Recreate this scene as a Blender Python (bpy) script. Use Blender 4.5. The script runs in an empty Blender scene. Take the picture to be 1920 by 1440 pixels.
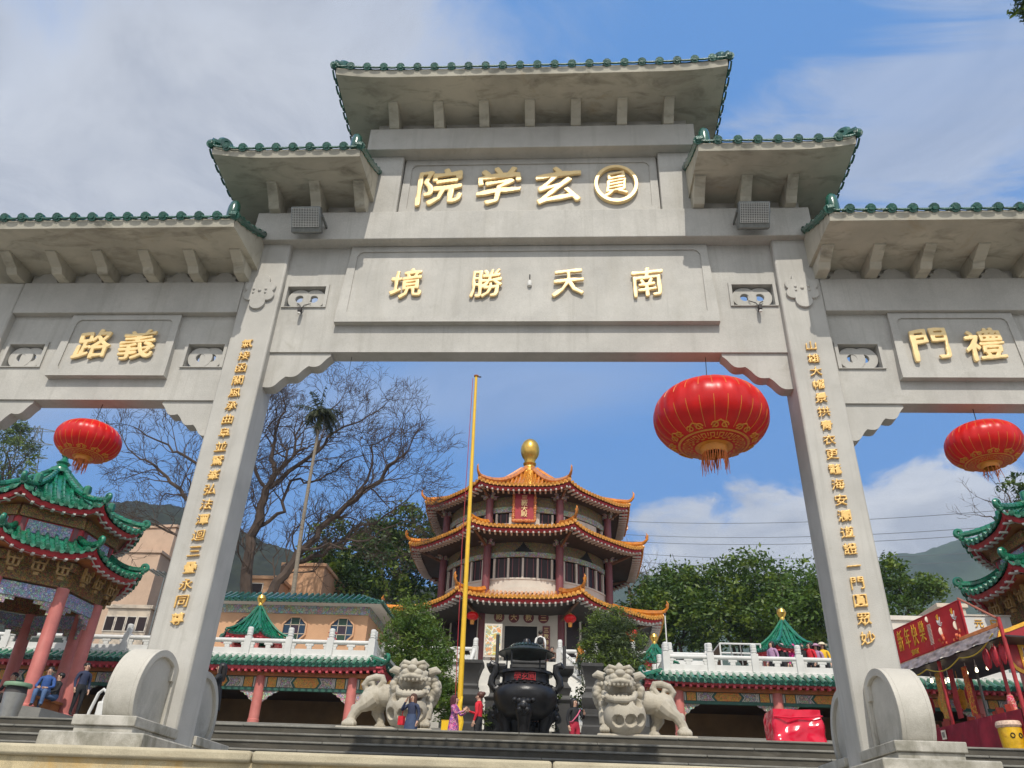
import bpy, bmesh, math, random
import numpy as np
from mathutils import Vector, Matrix, noise as mnoise
R = math.radians
PI = math.pi
SC = bpy.context.scene
COL = SC.collection
random.seed(7)

# ------------------------------------------------------------------ camera
CAM_LOC = Vector((0.601, -9.934, -0.996))
F_PX = 1465.3
def _rot(yaw, pitch, roll):
    cy, sy, cp, sp = math.cos(yaw), math.sin(yaw), math.cos(pitch), math.sin(pitch)
    f = Vector((sy*cp, cy*cp, sp)); r0 = Vector((cy, -sy, 0)); u0 = r0.cross(f)
    c, s = math.cos(roll), math.sin(roll)
    return c*r0 + s*u0, -s*r0 + c*u0, f
CR, CU, CF = _rot(R(-4.2931), R(31.0029), R(2.39997))
cam = bpy.data.cameras.new('camera'); cam.sensor_width = 36.0; cam.sensor_fit = 'HORIZONTAL'
cam.lens = F_PX*36.0/1920.0; cam.clip_start = 0.1; cam.clip_end = 20000
camo = bpy.data.objects.new('camera', cam); COL.objects.link(camo)
M3 = Matrix((CR, CU, -CF)).transposed()
camo.matrix_world = Matrix.Translation(CAM_LOC) @ M3.to_4x4()
SC.camera = camo
def ray(px, py): return CR*((px-960)/F_PX) - CU*((py-720)/F_PX) + CF
def at(px, py, Y):
    d = ray(px, py); return CAM_LOC + d*((Y-CAM_LOC.y)/d.y)
def zat(px, py, Y): return at(px, py, Y).z
def xat(px, py, Y): return at(px, py, Y).x

# ------------------------------------------------------------------ light
SUN_EL, SUN_AZ = 50.0, 5.0          # azimuth measured from -Y (behind the camera) towards +X
sd = Vector((math.sin(R(SUN_AZ))*math.cos(R(SUN_EL)), -math.cos(R(SUN_AZ))*math.cos(R(SUN_EL)), math.sin(R(SUN_EL))))
sun = bpy.data.lights.new('sun', 'SUN'); sun.energy = 3.4; sun.angle = R(0.5); sun.color = (1.0, 0.94, 0.84)
suno = bpy.data.objects.new('sun', sun); COL.objects.link(suno)
suno.rotation_euler = (-sd).to_track_quat('-Z', 'Y').to_euler()
vs = SC.view_settings; vs.view_transform = 'Standard'; vs.look = 'None'; vs.gamma = 1.0; vs.use_curve_mapping = False
vs.exposure = 0.0
try:
    SC.cycles.max_bounces = 6; SC.cycles.diffuse_bounces = 4; SC.cycles.transparent_max_bounces = 6
    SC.cycles.use_denoising = True
except Exception: pass

# ------------------------------------------------------------------ world: nishita sky and procedural clouds
W = bpy.data.worlds.new('World'); SC.world = W; W.use_nodes = True
nt = W.node_tree; nt.nodes.clear(); N = nt.nodes; LK = nt.links
def nd(t, **k):
    n = N.new(t)
    for a, b in k.items(): setattr(n, a, b)
    return n
def mth(op, a, b=None, c=None):
    n = nd('ShaderNodeMath', operation=op)
    for i, v in enumerate((a, b, c)):
        if v is None: continue
        if isinstance(v, (int, float)): n.inputs[i].default_value = v
        else: LK.new(v, n.inputs[i])
    return n.outputs[0]
tc = nd('ShaderNodeTexCoord'); DIR = tc.outputs['Generated']
def dot(v):
    n = nd('ShaderNodeVectorMath', operation='DOT_PRODUCT'); LK.new(DIR, n.inputs[0]); n.inputs[1].default_value = v
    return n.outputs['Value']
sky = nd('ShaderNodeTexSky', sky_type='NISHITA', sun_disc=False)
sky.sun_elevation = R(SUN_EL); sky.sun_rotation = R(180 - SUN_AZ); sky.altitude = 100; sky.air_density = 1.0; sky.dust_density = 0.6; sky.ozone_density = 1.6
sep = nd('ShaderNodeSeparateXYZ'); LK.new(DIR, sep.inputs[0])
den = mth('ADD', mth('MAXIMUM', sep.outputs[2], 0.0), 0.18)
comb = nd('ShaderNodeCombineXYZ'); LK.new(mth('DIVIDE', sep.outputs[0], den), comb.inputs[0]); LK.new(mth('DIVIDE', sep.outputs[1], den), comb.inputs[1])
def nz(scale, detail, rough, vec, dist=0.0):
    n = nd('ShaderNodeTexNoise'); n.inputs['Scale'].default_value = scale; n.inputs['Detail'].default_value = detail
    n.inputs['Roughness'].default_value = rough; n.inputs['Distortion'].default_value = dist
    LK.new(vec, n.inputs['Vector']); return n.outputs['Fac']
n1 = nz(1.6, 7, 0.55, comb.outputs[0], 0.4); n2 = nz(9.0, 8, 0.6, DIR, 0.5); n3 = nz(3.0, 5, 0.5, DIR, 0.8)
def blob(px, py, wx, wy, nzv, amt, soft, ang=0.0):
    c = ray(px, py).normalized(); r = CR*math.cos(ang) + CU*math.sin(ang); r = (r - c*r.dot(c)).normalized(); u = c.cross(r)
    ex, ey = wx/F_PX, wy/F_PX
    dc = mth('MAXIMUM', dot(c), 0.05)
    a = mth('DIVIDE', mth('DIVIDE', dot(r), dc), ex); b = mth('DIVIDE', mth('DIVIDE', dot(u), dc), ey)
    d = mth('SQRT', mth('ADD', mth('MULTIPLY', a, a), mth('MULTIPLY', b, b)))
    d = mth('ADD', d, mth('MULTIPLY', mth('SUBTRACT', nzv, 0.5), amt))
    mr = nd('ShaderNodeMapRange', interpolation_type='SMOOTHSTEP'); LK.new(d, mr.inputs[0])
    mr.inputs[1].default_value = 1.0 - soft; mr.inputs[2].default_value = 1.0 + soft; mr.inputs[3].default_value = 1.0; mr.inputs[4].default_value = 0.0
    return mr.outputs[0]
n4 = nz(2.2, 9, 0.62, comb.outputs[0], 1.2)
stretch = nd('ShaderNodeMapping'); LK.new(comb.outputs[0], stretch.inputs[0]); stretch.inputs['Rotation'].default_value = (0,0,R(35)); stretch.inputs['Scale'].default_value = (1.2, 4.5, 1)
n5 = nz(2.6, 9, 0.62, stretch.outputs[0], 0.8)
CLOUDS = [  # (px, py, rx, ry, noise, amount, softness, angle, opacity)
    (150, 230, 600, 330, n4, 2.6, 0.60, 0, 0.85), (560, 90, 380, 150, n4, 2.8, 0.5, 0.1, 0.8), (60, 480, 420, 230, n1, 1.2, 0.6, 0, 0.8), (420, 330, 330, 200, n4, 1.8, 0.7, 0, 0.75),
    (1800, 190, 420, 150, n5, 3.4, 0.6, 0.5, 0.55), (1720, 320, 300, 70, n5, 3.0, 0.8, 0.3, 0.30), (880, 735, 430, 70, n4, 2.4, 0.8, 0.1, 0.34),
    (1330, 1080, 190, 110, n2, 2.4, 0.3, 0, 0.8), (1540, 1060, 320, 130, n2, 2.4, 0.25, 0, 0.9), (1830, 1010, 280, 125, n2, 2.8, 0.22, 0, 0.92), (1700, 1130, 520, 110, n2, 1.0, 0.5, 0, 0.7)]
mask = None
for (px, py, rx, ry, nn, am, so, an, op) in CLOUDS:
    m = mth('MULTIPLY', blob(px, py, rx, ry, nn, am, so, an), op)
    inv = mth('SUBTRACT', 1.0, m)
    mask = inv if mask is None else mth('MULTIPLY', mask, inv)
mask = mth('SUBTRACT', 1.0, mask)
ccol = nd('ShaderNodeMix', data_type='RGBA'); mrc = nd('ShaderNodeMapRange'); LK.new(n4, mrc.inputs[0]); mrc.inputs[1].default_value = 0.36; mrc.inputs[2].default_value = 0.64; LK.new(mrc.outputs[0], ccol.inputs['Factor'])
SKY_S = 0.10
ccol.inputs['A'].default_value = (4.5, 4.9, 5.8, 1); ccol.inputs['B'].default_value = (6.8, 7.1, 7.7, 1)
tint = nd('ShaderNodeMix', data_type='RGBA', blend_type='MULTIPLY'); tint.inputs['Factor'].default_value = 1.0
tint.inputs['B'].default_value = (1, 1, 1, 1)
even = nd('ShaderNodeMix', data_type='RGBA'); even.inputs['Factor'].default_value = 0.8; LK.new(sky.outputs[0], even.inputs['A']); even.inputs['B'].default_value = (1.30, 3.45, 7.9, 1); LK.new(even.outputs['Result'], tint.inputs['A'])
deep = nd('ShaderNodeMapRange'); LK.new(sep.outputs[1], deep.inputs[0]); deep.inputs[1].default_value = -0.5; deep.inputs[2].default_value = 0.3; deep.inputs[3].default_value = 0.9; deep.inputs[4].default_value = 0.0  # mask of the brightness added behind the viewer
mx = nd('ShaderNodeMix', data_type='RGBA'); LK.new(mask, mx.inputs['Factor']); LK.new(tint.outputs['Result'], mx.inputs['A']); LK.new(ccol.outputs['Result'], mx.inputs['B'])
rear_fill = nd('ShaderNodeMix', data_type='RGBA'); LK.new(deep.outputs[0], rear_fill.inputs['Factor']); LK.new(mx.outputs['Result'], rear_fill.inputs['A']); rear_fill.inputs['B'].default_value = (10.4, 10.8, 11.2, 1)   # unseen brightness added behind the viewer to fill the shaded stone
bg = nd('ShaderNodeBackground'); LK.new(rear_fill.outputs['Result'], bg.inputs['Color']); bg.inputs['Strength'].default_value = SKY_S
out = nd('ShaderNodeOutputWorld'); LK.new(bg.outputs[0], out.inputs['Surface'])

# ------------------------------------------------------------------ object helpers
def tag(o, label=None, cat=None, group=None, kind=None):
    if label: o['label'] = label
    if cat: o['category'] = cat
    if group: o['group'] = group
    if kind: o['kind'] = kind
    return o
def thing(name, loc, label, cat, group=None, rz=0.0):
    o = bpy.data.objects.new(name, None); COL.objects.link(o); o.empty_display_size = 0.2
    o.location = loc; o.rotation_euler = (0, 0, rz)
    return tag(o, label, cat, group)
def link(name, me, m=None, parent=None, loc=None):
    o = bpy.data.objects.new(name, me); COL.objects.link(o)
    if m is not None and not me.materials: me.materials.append(m)
    if parent is not None: o.parent = parent
    if loc is not None: o.location = loc
    return o
def kids(o): return [c for c in COL.objects if c.parent == o]
def copy_tree(o, parent=None):
    ch = kids(o)
    c = o.copy(); COL.objects.link(c); c.parent = parent
    for k in ch: copy_tree(k, c)
    return c

class MB:
    """collects geometry; build() links it as ONE mesh object"""
    def __init__(s): s.v = []; s.f = []
    def add(s, vs, fs):
        b = len(s.v); s.v += [tuple(p) for p in vs]; s.f += [tuple(i+b for i in f) for f in fs]
    def box(s, x0, x1, y0, y1, z0, z1):
        s.add([(x0,y0,z0),(x1,y0,z0),(x1,y1,z0),(x0,y1,z0),(x0,y0,z1),(x1,y0,z1),(x1,y1,z1),(x0,y1,z1)],
              [(0,3,2,1),(4,5,6,7),(0,1,5,4),(1,2,6,5),(2,3,7,6),(3,0,4,7)])
        return s
    def obox(s, c, sx, sy, sz, rz=0.0, tilt=None):
        m = Matrix.Rotation(rz, 3, 'Z')
        if tilt is not None: m = m @ tilt
        pts = [Vector(c) + m @ Vector((a*sx/2, b*sy/2, d*sz/2)) for d in (-1,1) for (a,b) in ((-1,-1),(1,-1),(1,1),(-1,1))]
        s.add(pts, [(0,3,2,1),(4,5,6,7),(0,1,5,4),(1,2,6,5),(2,3,7,6),(3,0,4,7)]); return s
    def tube(s, pts, rad, n=6, cap=True, sq=1.0):
        pts = [Vector(p) for p in pts]; k = len(pts)
        if not hasattr(rad, '__len__'): rad = [rad]*k
        vs = []; ref = None
        for i, p in enumerate(pts):
            t = (pts[min(i+1,k-1)] - pts[max(i-1,0)])
            if t.length < 1e-9: t = Vector((0,0,1))
            t.normalize()
            if ref is None:
                a = Vector((0,0,1)) if abs(t.z) < 0.9 else Vector((1,0,0)); ref = a
            u = ref - t*ref.dot(t)
            if u.length < 1e-6: u = t.orthogonal()
            u.normalize(); w = t.cross(u); ref = u
            for j in range(n):
                an = 2*PI*(j+0.5)/n; vs.append(p + (u*math.cos(an)*sq + w*math.sin(an))*rad[i])
        fs = [(i*n+j, i*n+(j+1)%n, (i+1)*n+(j+1)%n, (i+1)*n+j) for i in range(k-1) for j in range(n)]
        if cap: fs += [tuple(range(n-1,-1,-1)), tuple((k-1)*n+j for j in range(n))]
        s.add(vs, fs); return s
    def lathe(s, prof, n=24, c=(0,0,0), a0=0.0, a1=2*PI, sx=1.0, sy=1.0):
        full = abs(a1-a0-2*PI) < 1e-6; m = n if full else n+1; vs = []
        for (r, z) in prof:
            for j in range(m):
                an = a0 + (a1-a0)*j/n; vs.append((c[0]+r*math.cos(an)*sx, c[1]+r*math.sin(an)*sy, c[2]+z))
        k = len(prof); fs = []
        for i in range(k-1):
            for j in range(n if full else m-1):
                fs.append((i*m+j, i*m+(j+1)%m, (i+1)*m+(j+1)%m, (i+1)*m+j))
        if full and prof[0][0] > 1e-4: fs.append(tuple(range(m-1,-1,-1)))
        if full and prof[-1][0] > 1e-4: fs.append(tuple((k-1)*m+j for j in range(m)))
        s.add(vs, fs); return s
    def prism(s, poly, ax, d0, d1):
        """2D outline extruded along axis ax ('x': poly in (y,z), 'y': (x,z), 'z': (x,y))"""
        def p3(a, b, d): return {'x': (d,a,b), 'y': (a,d,b), 'z': (a,b,d)}[ax]
        n = len(poly); vs = [p3(a,b,d0) for a,b in poly] + [p3(a,b,d1) for a,b in poly]
        fs = [tuple(range(n)), tuple(range(2*n-1,n-1,-1))] + [(i,i+n,(i+1)%n+n,(i+1)%n) for i in range(n)]
        s.add(vs, fs); return s
    def ring(s, outer, inner, ax, d0, d1):
        def p3(a, b, d): return {'x': (d,a,b), 'y': (a,d,b), 'z': (a,b,d)}[ax]
        n = len(outer); vs = [p3(a,b,d) for d in (d0,d1) for poly in (outer,inner) for a,b in poly]
        fs = []
        for i in range(n):
            j = (i+1)%n
            fs += [(i,j,n+j,n+i), (2*n+i,3*n+i,3*n+j,2*n+j), (i,2*n+i,2*n+j,j), (n+i,n+j,3*n+j,3*n+i)]
        s.add(vs, fs); return s
    def grid(s, fn, nu, nv):
        vs = [fn(i/nu, j/nv) for j in range(nv+1) for i in range(nu+1)]
        fs = [(j*(nu+1)+i, j*(nu+1)+i+1, (j+1)*(nu+1)+i+1, (j+1)*(nu+1)+i) for j in range(nv) for i in range(nu)]
        s.add(vs, fs); return s
    def ball(s, c, r, n=12, m=8, sc=(1,1,1)):
        prof = [(math.sin(PI*i/m)*r, -math.cos(PI*i/m)*r) for i in range(m+1)]
        vs = []; 
        for (rr, z) in prof:
            for j in range(n): vs.append((c[0]+rr*math.cos(2*PI*j/n)*sc[0], c[1]+rr*math.sin(2*PI*j/n)*sc[1], c[2]+z*sc[2]))
        fs = [(i*n+j, i*n+(j+1)%n, (i+1)*n+(j+1)%n, (i+1)*n+j) for i in range(m) for j in range(n)]
        s.add(vs, fs); return s
    def mesh(s, name, smooth=True, ang=35, fix=True):
        me = bpy.data.meshes.new(name); me.from_pydata(s.v, [], s.f)
        if fix:
            bm = bmesh.new(); bm.from_mesh(me); bmesh.ops.remove_doubles(bm, verts=bm.verts, dist=1e-5)
            bmesh.ops.dissolve_degenerate(bm, edges=bm.edges, dist=1e-6)
            bmesh.ops.recalc_face_normals(bm, faces=bm.faces); bm.to_mesh(me); bm.free()
        me.update()
        if smooth:
            me.polygons.foreach_set('use_smooth', [True]*len(me.polygons)); me.set_sharp_from_angle(angle=R(ang))
        return me
    def build(s, name, m, parent=None, smooth=True, ang=35, bevel=0.0, fix=True):
        o = link(name, s.mesh(name, smooth, ang, fix), m, parent)
        if bevel:
            b = o.modifiers.new('bevel', 'BEVEL'); b.width = bevel; b.segments = 2; b.limit_method = 'ANGLE'; b.angle_limit = R(40)
        return o

# ------------------------------------------------------------------ materials
def mat(name, col, rough=0.6, var=0.25, scale=3.0, detail=6, bump=0.0, bscale=40.0, metal=0.0, spec=0.5, col2=None, coat=0.0,
        stretch=(1,1,1), speck=0.0, island=0.0, sheen=0.0, trans=0.0):
    m = bpy.data.materials.new(name); m.use_nodes = True; t = m.node_tree; t.nodes.clear(); ns = t.nodes; lk = t.links
    o = ns.new('ShaderNodeOutputMaterial'); b = ns.new('ShaderNodeBsdfPrincipled'); lk.new(b.outputs[0], o.inputs[0])
    c = ns.new('ShaderNodeTexCoord'); mp = ns.new('ShaderNodeMapping'); mp.inputs['Scale'].default_value = stretch; lk.new(c.outputs['Object'], mp.inputs[0])
    n = ns.new('ShaderNodeTexNoise'); n.inputs['Scale'].default_value = scale; n.inputs['Detail'].default_value = detail; n.inputs['Roughness'].default_value = 0.6; lk.new(mp.outputs[0], n.inputs['Vector'])
    r = ns.new('ShaderNodeValToRGB'); lk.new(n.outputs['Fac'], r.inputs[0])
    c2 = col2 if col2 else tuple(x*(1-var) for x in col)
    r.color_ramp.elements[0].position = 0.32; r.color_ramp.elements[1].position = 0.66
    r.color_ramp.elements[0].color = (*c2, 1); r.color_ramp.elements[1].color = (*(tuple(min(1, x*(1+var*0.35)) for x in col) if not col2 else col), 1)
    last = r.outputs[0]
    if speck:
        n2 = ns.new('ShaderNodeTexNoise'); n2.inputs['Scale'].default_value = 170; n2.inputs['Detail'].default_value = 2; lk.new(c.outputs['Object'], n2.inputs['Vector'])
        mr = ns.new('ShaderNodeMapRange'); lk.new(n2.outputs['Fac'], mr.inputs[0]); mr.inputs[1].default_value = 0.3; mr.inputs[2].default_value = 0.7; mr.inputs[3].default_value = 1-speck; mr.inputs[4].default_value = 1+speck*0.6
        mm = ns.new('ShaderNodeMix'); mm.data_type = 'RGBA'; mm.blend_type = 'MULTIPLY'; mm.inputs['Factor'].default_value = 1; lk.new(last, mm.inputs['A']); lk.new(mr.outputs[0], mm.inputs['B']); last = mm.outputs['Result']
    if island:
        g = ns.new('ShaderNodeNewGeometry'); mr = ns.new('ShaderNodeMapRange'); lk.new(g.outputs['Random Per Island'], mr.inputs[0]); mr.inputs[3].default_value = 1-island; mr.inputs[4].default_value = 1+island
        mm = ns.new('ShaderNodeMix'); mm.data_type = 'RGBA'; mm.blend_type = 'MULTIPLY'; mm.inputs['Factor'].default_value = 1; lk.new(last, mm.inputs['A']); lk.new(mr.outputs[0], mm.inputs['B']); last = mm.outputs['Result']
    lk.new(last, b.inputs['Base Color'])
    b.inputs['Roughness'].default_value = rough; b.inputs['Metallic'].default_value = metal
    if 'Specular IOR Level' in b.inputs: b.inputs['Specular IOR Level'].default_value = spec
    if coat and 'Coat Weight' in b.inputs: b.inputs['Coat Weight'].default_value = coat
    if sheen and 'Sheen Weight' in b.inputs: b.inputs['Sheen Weight'].default_value = sheen
    if trans and 'Transmission Weight' in b.inputs: b.inputs['Transmission Weight'].default_value = trans
    if bump:
        n3 = ns.new('ShaderNodeTexNoise'); n3.inputs['Scale'].default_value = bscale; n3.inputs['Detail'].default_value = 5; lk.new(mp.outputs[0], n3.inputs['Vector'])
        bp = ns.new('ShaderNodeBump'); bp.inputs['Strength'].default_value = bump; bp.inputs['Distance'].default_value = 0.02; lk.new(n3.outputs['Fac'], bp.inputs['Height']); lk.new(bp.outputs[0], b.inputs['Normal'])
    return m
def stained(m, col, scale, lo, hi, stretch=(1,1,1), amt=1.0, zr=None):
    """weather stains laid over a material: noise blotches, optionally stronger below a height zr=(z0,z1)"""
    t = m.node_tree; ns = t.nodes; lk = t.links; b = next(n for n in ns if n.type == 'BSDF_PRINCIPLED')
    src = b.inputs['Base Color'].links[0].from_socket
    c = ns.new('ShaderNodeTexCoord'); mp = ns.new('ShaderNodeMapping'); mp.inputs['Scale'].default_value = stretch; lk.new(c.outputs['Object'], mp.inputs[0])
    n = ns.new('ShaderNodeTexNoise'); n.inputs['Scale'].default_value = scale; n.inputs['Detail'].default_value = 9; n.inputs['Roughness'].default_value = 0.65; n.inputs['Distortion'].default_value = 0.6; lk.new(mp.outputs[0], n.inputs['Vector'])
    mr = ns.new('ShaderNodeMapRange'); lk.new(n.outputs['Fac'], mr.inputs[0]); mr.inputs[1].default_value = lo; mr.inputs[2].default_value = hi; mr.inputs[3].default_value = 0; mr.inputs[4].default_value = amt
    fac = mr.outputs[0]
    if zr:
        sp = ns.new('ShaderNodeSeparateXYZ'); lk.new(c.outputs['Object'], sp.inputs[0])
        m2 = ns.new('ShaderNodeMapRange'); lk.new(sp.outputs[2], m2.inputs[0]); m2.inputs[1].default_value = zr[0]; m2.inputs[2].default_value = zr[1]; m2.inputs[3].default_value = 1; m2.inputs[4].default_value = 0
        ml = ns.new('ShaderNodeMath'); ml.operation = 'MULTIPLY'; lk.new(fac, ml.inputs[0]); lk.new(m2.outputs[0], ml.inputs[1]); fac = ml.outputs[0]
    mm = ns.new('ShaderNodeMix'); mm.data_type = 'RGBA'; lk.new(fac, mm.inputs['Factor']); lk.new(src, mm.inputs['A']); mm.inputs['B'].default_value = (*col, 1)
    lk.new(mm.outputs['Result'], b.inputs['Base Color']); return m

M = {}
M['stone'] = stained(stained(mat('grey_granite', (0.475,0.457,0.418), 0.75, 0.16, 1.3, bump=0.14, bscale=60, speck=0.24), (0.33,0.305,0.25), 0.9, 0.56, 0.82, (1.6,1.6,0.45), 0.6),
                     (0.26,0.24,0.19), 3.0, 0.60, 0.80, (1,1,1), 0.45)
stained(M['stone'], (0.30,0.285,0.25), 2.6, 0.52, 0.75, (2.4,2.4,0.14), 0.55)
M['drum'] = stained(mat('base_granite', (0.52,0.49,0.43), 0.75, 0.13, 1.6, bump=0.14, bscale=60, speck=0.16), (0.15,0.14,0.10), 3.5, 0.34, 0.66, (1,1,0.7), 0.85, (0.05, 0.75))
M['soffit'] = stained(stained(mat('weathered_concrete', (0.47,0.44,0.36), 0.85, 0.25, 1.1, bump=0.15, bscale=25), (0.12,0.11,0.08), 1.6, 0.50, 0.72, (1,2.2,1), 0.7), (0.34,0.26,0.15), 1.7, 0.60, 0.74, (1,1,1), 0.55)
M['gilt2'] = mat('deep_gold_leaf', (0.78,0.50,0.17), 0.42, 0.15, 9, metal=0.15)
M['gilt'] = mat('gold_leaf', (0.92,0.68,0.33), 0.42, 0.12, 9, metal=0.15, bump=0.05, bscale=120)
M['gtile'] = mat('green_glazed_tile', (0.007,0.080,0.052), 0.22, 0.45, 3.5, bump=0.08, bscale=14, coat=0.4, island=0.28)
M['gtile2'] = mat('bright_green_glazed_tile', (0.010,0.155,0.080), 0.22, 0.45, 3.5, bump=0.08, bscale=14, coat=0.4, island=0.30)
M['gcap'] = stained(mat('green_tile_cap', (0.010,0.095,0.065), 0.30, 0.35, 30, bump=0.6, bscale=45, coat=0.3, island=0.25), (0.16,0.26,0.21), 22, 0.54, 0.62, (1,1,1), 0.35)
M['otile'] = mat('orange_glazed_tile', (0.62,0.21,0.018), 0.24, 0.4, 3.0, bump=0.08, bscale=14, coat=0.3, island=0.28)
M['ocap'] = mat('orange_tile_cap', (0.72,0.33,0.055), 0.35, 0.35, 20, island=0.2)
M['red'] = mat('red_paint', (0.45,0.025,0.03), 0.5, 0.35, 4)
M['redcol'] = stained(mat('dull_red_column_paint', (0.56,0.17,0.145), 0.6, 0.18, 2.0, bump=0.05), (0.70,0.33,0.28), 1.5, 0.5, 0.8, (1,1,0.4), 0.5)
M['maroon'] = mat('maroon_column_paint', (0.19,0.05,0.055), 0.5, 0.2, 2.0)
M['white'] = stained(mat('white_painted_rail', (0.64,0.63,0.60), 0.7, 0.10, 2.0, bump=0.08, bscale=50), (0.45,0.43,0.39), 2.5, 0.58, 0.8, (1,1,0.5), 0.5)
M['gold'] = mat('polished_gold', (0.75,0.46,0.10), 0.3, 0.25, 3, metal=0.85)
M['steps'] = stained(stained(mat('dark_step_granite', (0.080,0.070,0.052), 0.8, 0.35, 1.5, bump=0.2, bscale=40, speck=0.3), (0.05,0.047,0.04), 0.8, 0.5, 0.7, (1,1,2), 0.7), (0.15,0.14,0.115), 1.3, 0.55, 0.7, (1,1,3), 0.5)
M['nosing'] = stained(mat('step_nosing', (0.22,0.21,0.18), 0.75, 0.3, 3, bump=0.1), (0.13,0.12,0.10), 1.2, 0.5, 0.7, (1,1,1), 0.8)
M['coping'] = stained(mat('platform_coping', (0.47,0.41,0.285), 0.8, 0.2, 2.5, bump=0.2, bscale=40, speck=0.2), (0.28,0.22,0.13), 1.5, 0.5, 0.75, (0.5,1,3), 0.7)
M['yellowstone'] = stained(stained(mat('yellowed_granite', (0.55,0.45,0.27), 0.85, 0.25, 2.5, bump=0.25, bscale=40, speck=0.35), (0.50,0.30,0.08), 2.2, 0.5, 0.68, (1,1,0.5), 0.75), (0.14,0.12,0.08), 3, 0.6, 0.8, (1,1,0.4), 0.8)
M['paving'] = mat('paving_stone', (0.24,0.23,0.205), 0.85, 0.25, 0.8, bump=0.15, bscale=30, speck=0.2)
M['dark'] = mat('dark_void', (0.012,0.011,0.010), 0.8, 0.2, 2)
M['metal'] = mat('grey_lamp_metal', (0.23,0.24,0.23), 0.45, 0.2, 20, metal=0.7)
M['rope'] = mat('dark_cord', (0.05,0.045,0.045), 0.8, 0.2, 10)
# ================================================================== tiled roofs (shared by gate, pavilions, hall, wings)
def tiled_slope(T, CAP, A, B, C, D, sp=0.3, r=0.075, dk=1.0, conc=0.35, lift=0.0, lp=4, seg=4, joints=0, drip=True, sides=6, liftA=None, liftB=None):
    """glazed tile rows running up from eave A-B to ridge C-D (C above A); rows are cut along the hips"""
    A, B, C, D = map(Vector, (A, B, C, D)); e = B - A; ez = e.z; e.z = 0; L = e.length; e = e/L
    n = Vector((-e.y, e.x, 0))
    if (C - A).dot(n) < 0: n = -n
    W_ = (C - A).dot(n); H = C.z - A.z; a = (C - A).dot(e); b = (D - A).dot(e)
    la = lift if liftA is None else liftA; lb = lift if liftB is None else liftB
    def lf(s):
        t = 2*s/L - 1
        return (lb if t > 0 else la)*abs(t)**lp
    def vmax(s):
        v = 1.0
        if a > 1e-6 and s < a: v = min(v, s/a)
        if b < L - 1e-6 and s > b: v = min(v, (L - s)/(L - b))
        return max(v, 0.0)
    def pos(s, v, dz=0.0, ds=0.0):
        p = A + e*(s+ds) + n*(W_*v); p.z = A.z + ez*s/L + H*((1-conc)*v + conc*v*v) + lf(s)*(1-v)**2 + dz
        return p
    k = max(2, round(L/sp)); st = L/k
    for i in range(k+1):
        s = i*st; vm = vmax(s)
        if vm < 0.03: vm = 0.03
        q = max(2, int(seg*vm+1)); 
        if joints:
            m = max(1, int(joints*vm)); pts = []; rd = []
            for j in range(m):
                pts += [pos(s, vm*j/m, r*0.35), pos(s, vm*(j+0.97)/m, r*0.35)]; rd += [r*1.06, r*0.86]
        else:
            pts = [pos(s, vm*j/q, r*0.35) for j in range(q+1)]; rd = r
        T.tube(pts, rd, sides)
        p0 = pts[0]; d = (pts[0]-pts[1]).normalized()
        CAP.tube([p0 - d*0.02, p0 + d*r*0.55], r*1.22, 10)
        CAP.tube([p0 + d*r*0.55, p0 + d*r*0.8], r*0.62, 8)
        if i < k:
            s2 = s + st; m_ = s + st/2; cols = [s, s+st*0.25, m_, s+st*0.75, s2]; sag = [0, -r*0.35, -r*0.5, -r*0.35, 0]
            vs = []; q = seg
            for j in range(q+1):
                for c_, sg in zip(cols, sag): vs.append(pos(c_, max(vmax(c_), 0.02)*j/q, sg))
            T.add(vs, [(j*5+i_, j*5+i_+1, (j+1)*5+i_+1, (j+1)*5+i_) for j in range(q) for i_ in range(4)])
            if drip:
                arc = [(s + r*0.8 + (st - 1.6*r)*(0.5 - 0.5*math.cos(PI*q_/8)), -r*0.8*dk*math.sin(PI*q_/8)) for q_ in range(9)]
                o = -n*0.02
                f1 = [pos(x, 0, z - r*0.2) + o for x, z in arc]; f2 = [p - n*0.03 for p in f1]
                CAP.add(f1 + f2, [tuple(range(9)), tuple(range(17,8,-1))] + [(i_, i_+9, (i_+1)%9+9, (i_+1)%9) for i_ in range(9)])
    return pos, L, vmax, e, n
def curl(mb, p, d, s, r):
    """upturned ridge end: rises along d and curls back"""
    d = Vector(d).normalized(); z = Vector((0,0,1)); pts = []; rd = []
    for i in range(11):
        t = i/10; an = -0.5*PI + t*1.55*PI
        q = Vector(p) + d*(s*0.55*math.cos(an)*(1-0.35*t)) + z*(s*0.55 + s*0.55*math.sin(an)*(1-0.35*t))
        pts.append(q); rd.append(r*(1.15 - 0.45*t))
    mb.tube(pts, rd, 8)

# ================================================================== memorial archway
gate = thing('memorial_archway', (0,0,0), 'large pale granite memorial archway with green tiled roofs and gilded characters', 'archway')
def gbox(name, boxes, m='stone', parent=None, bevel=0.012):
    mb = MB()
    for b in boxes: mb.box(*b)
    return mb.build(name, M[m], parent or gate, bevel=bevel)
PX = 4.32
for s in (-1, 1):
    a, b = sorted((s*4.0, s*4.645)); gbox('pillar', [(a, b, 0, 0.54, -0.05, 7.78)], bevel=0.03)
    a, b = sorted((s*8.43, s*9.07)); gbox('pillar', [(a, b, 0, 0.54, -0.05, 6.95)], bevel=0.03)
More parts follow.
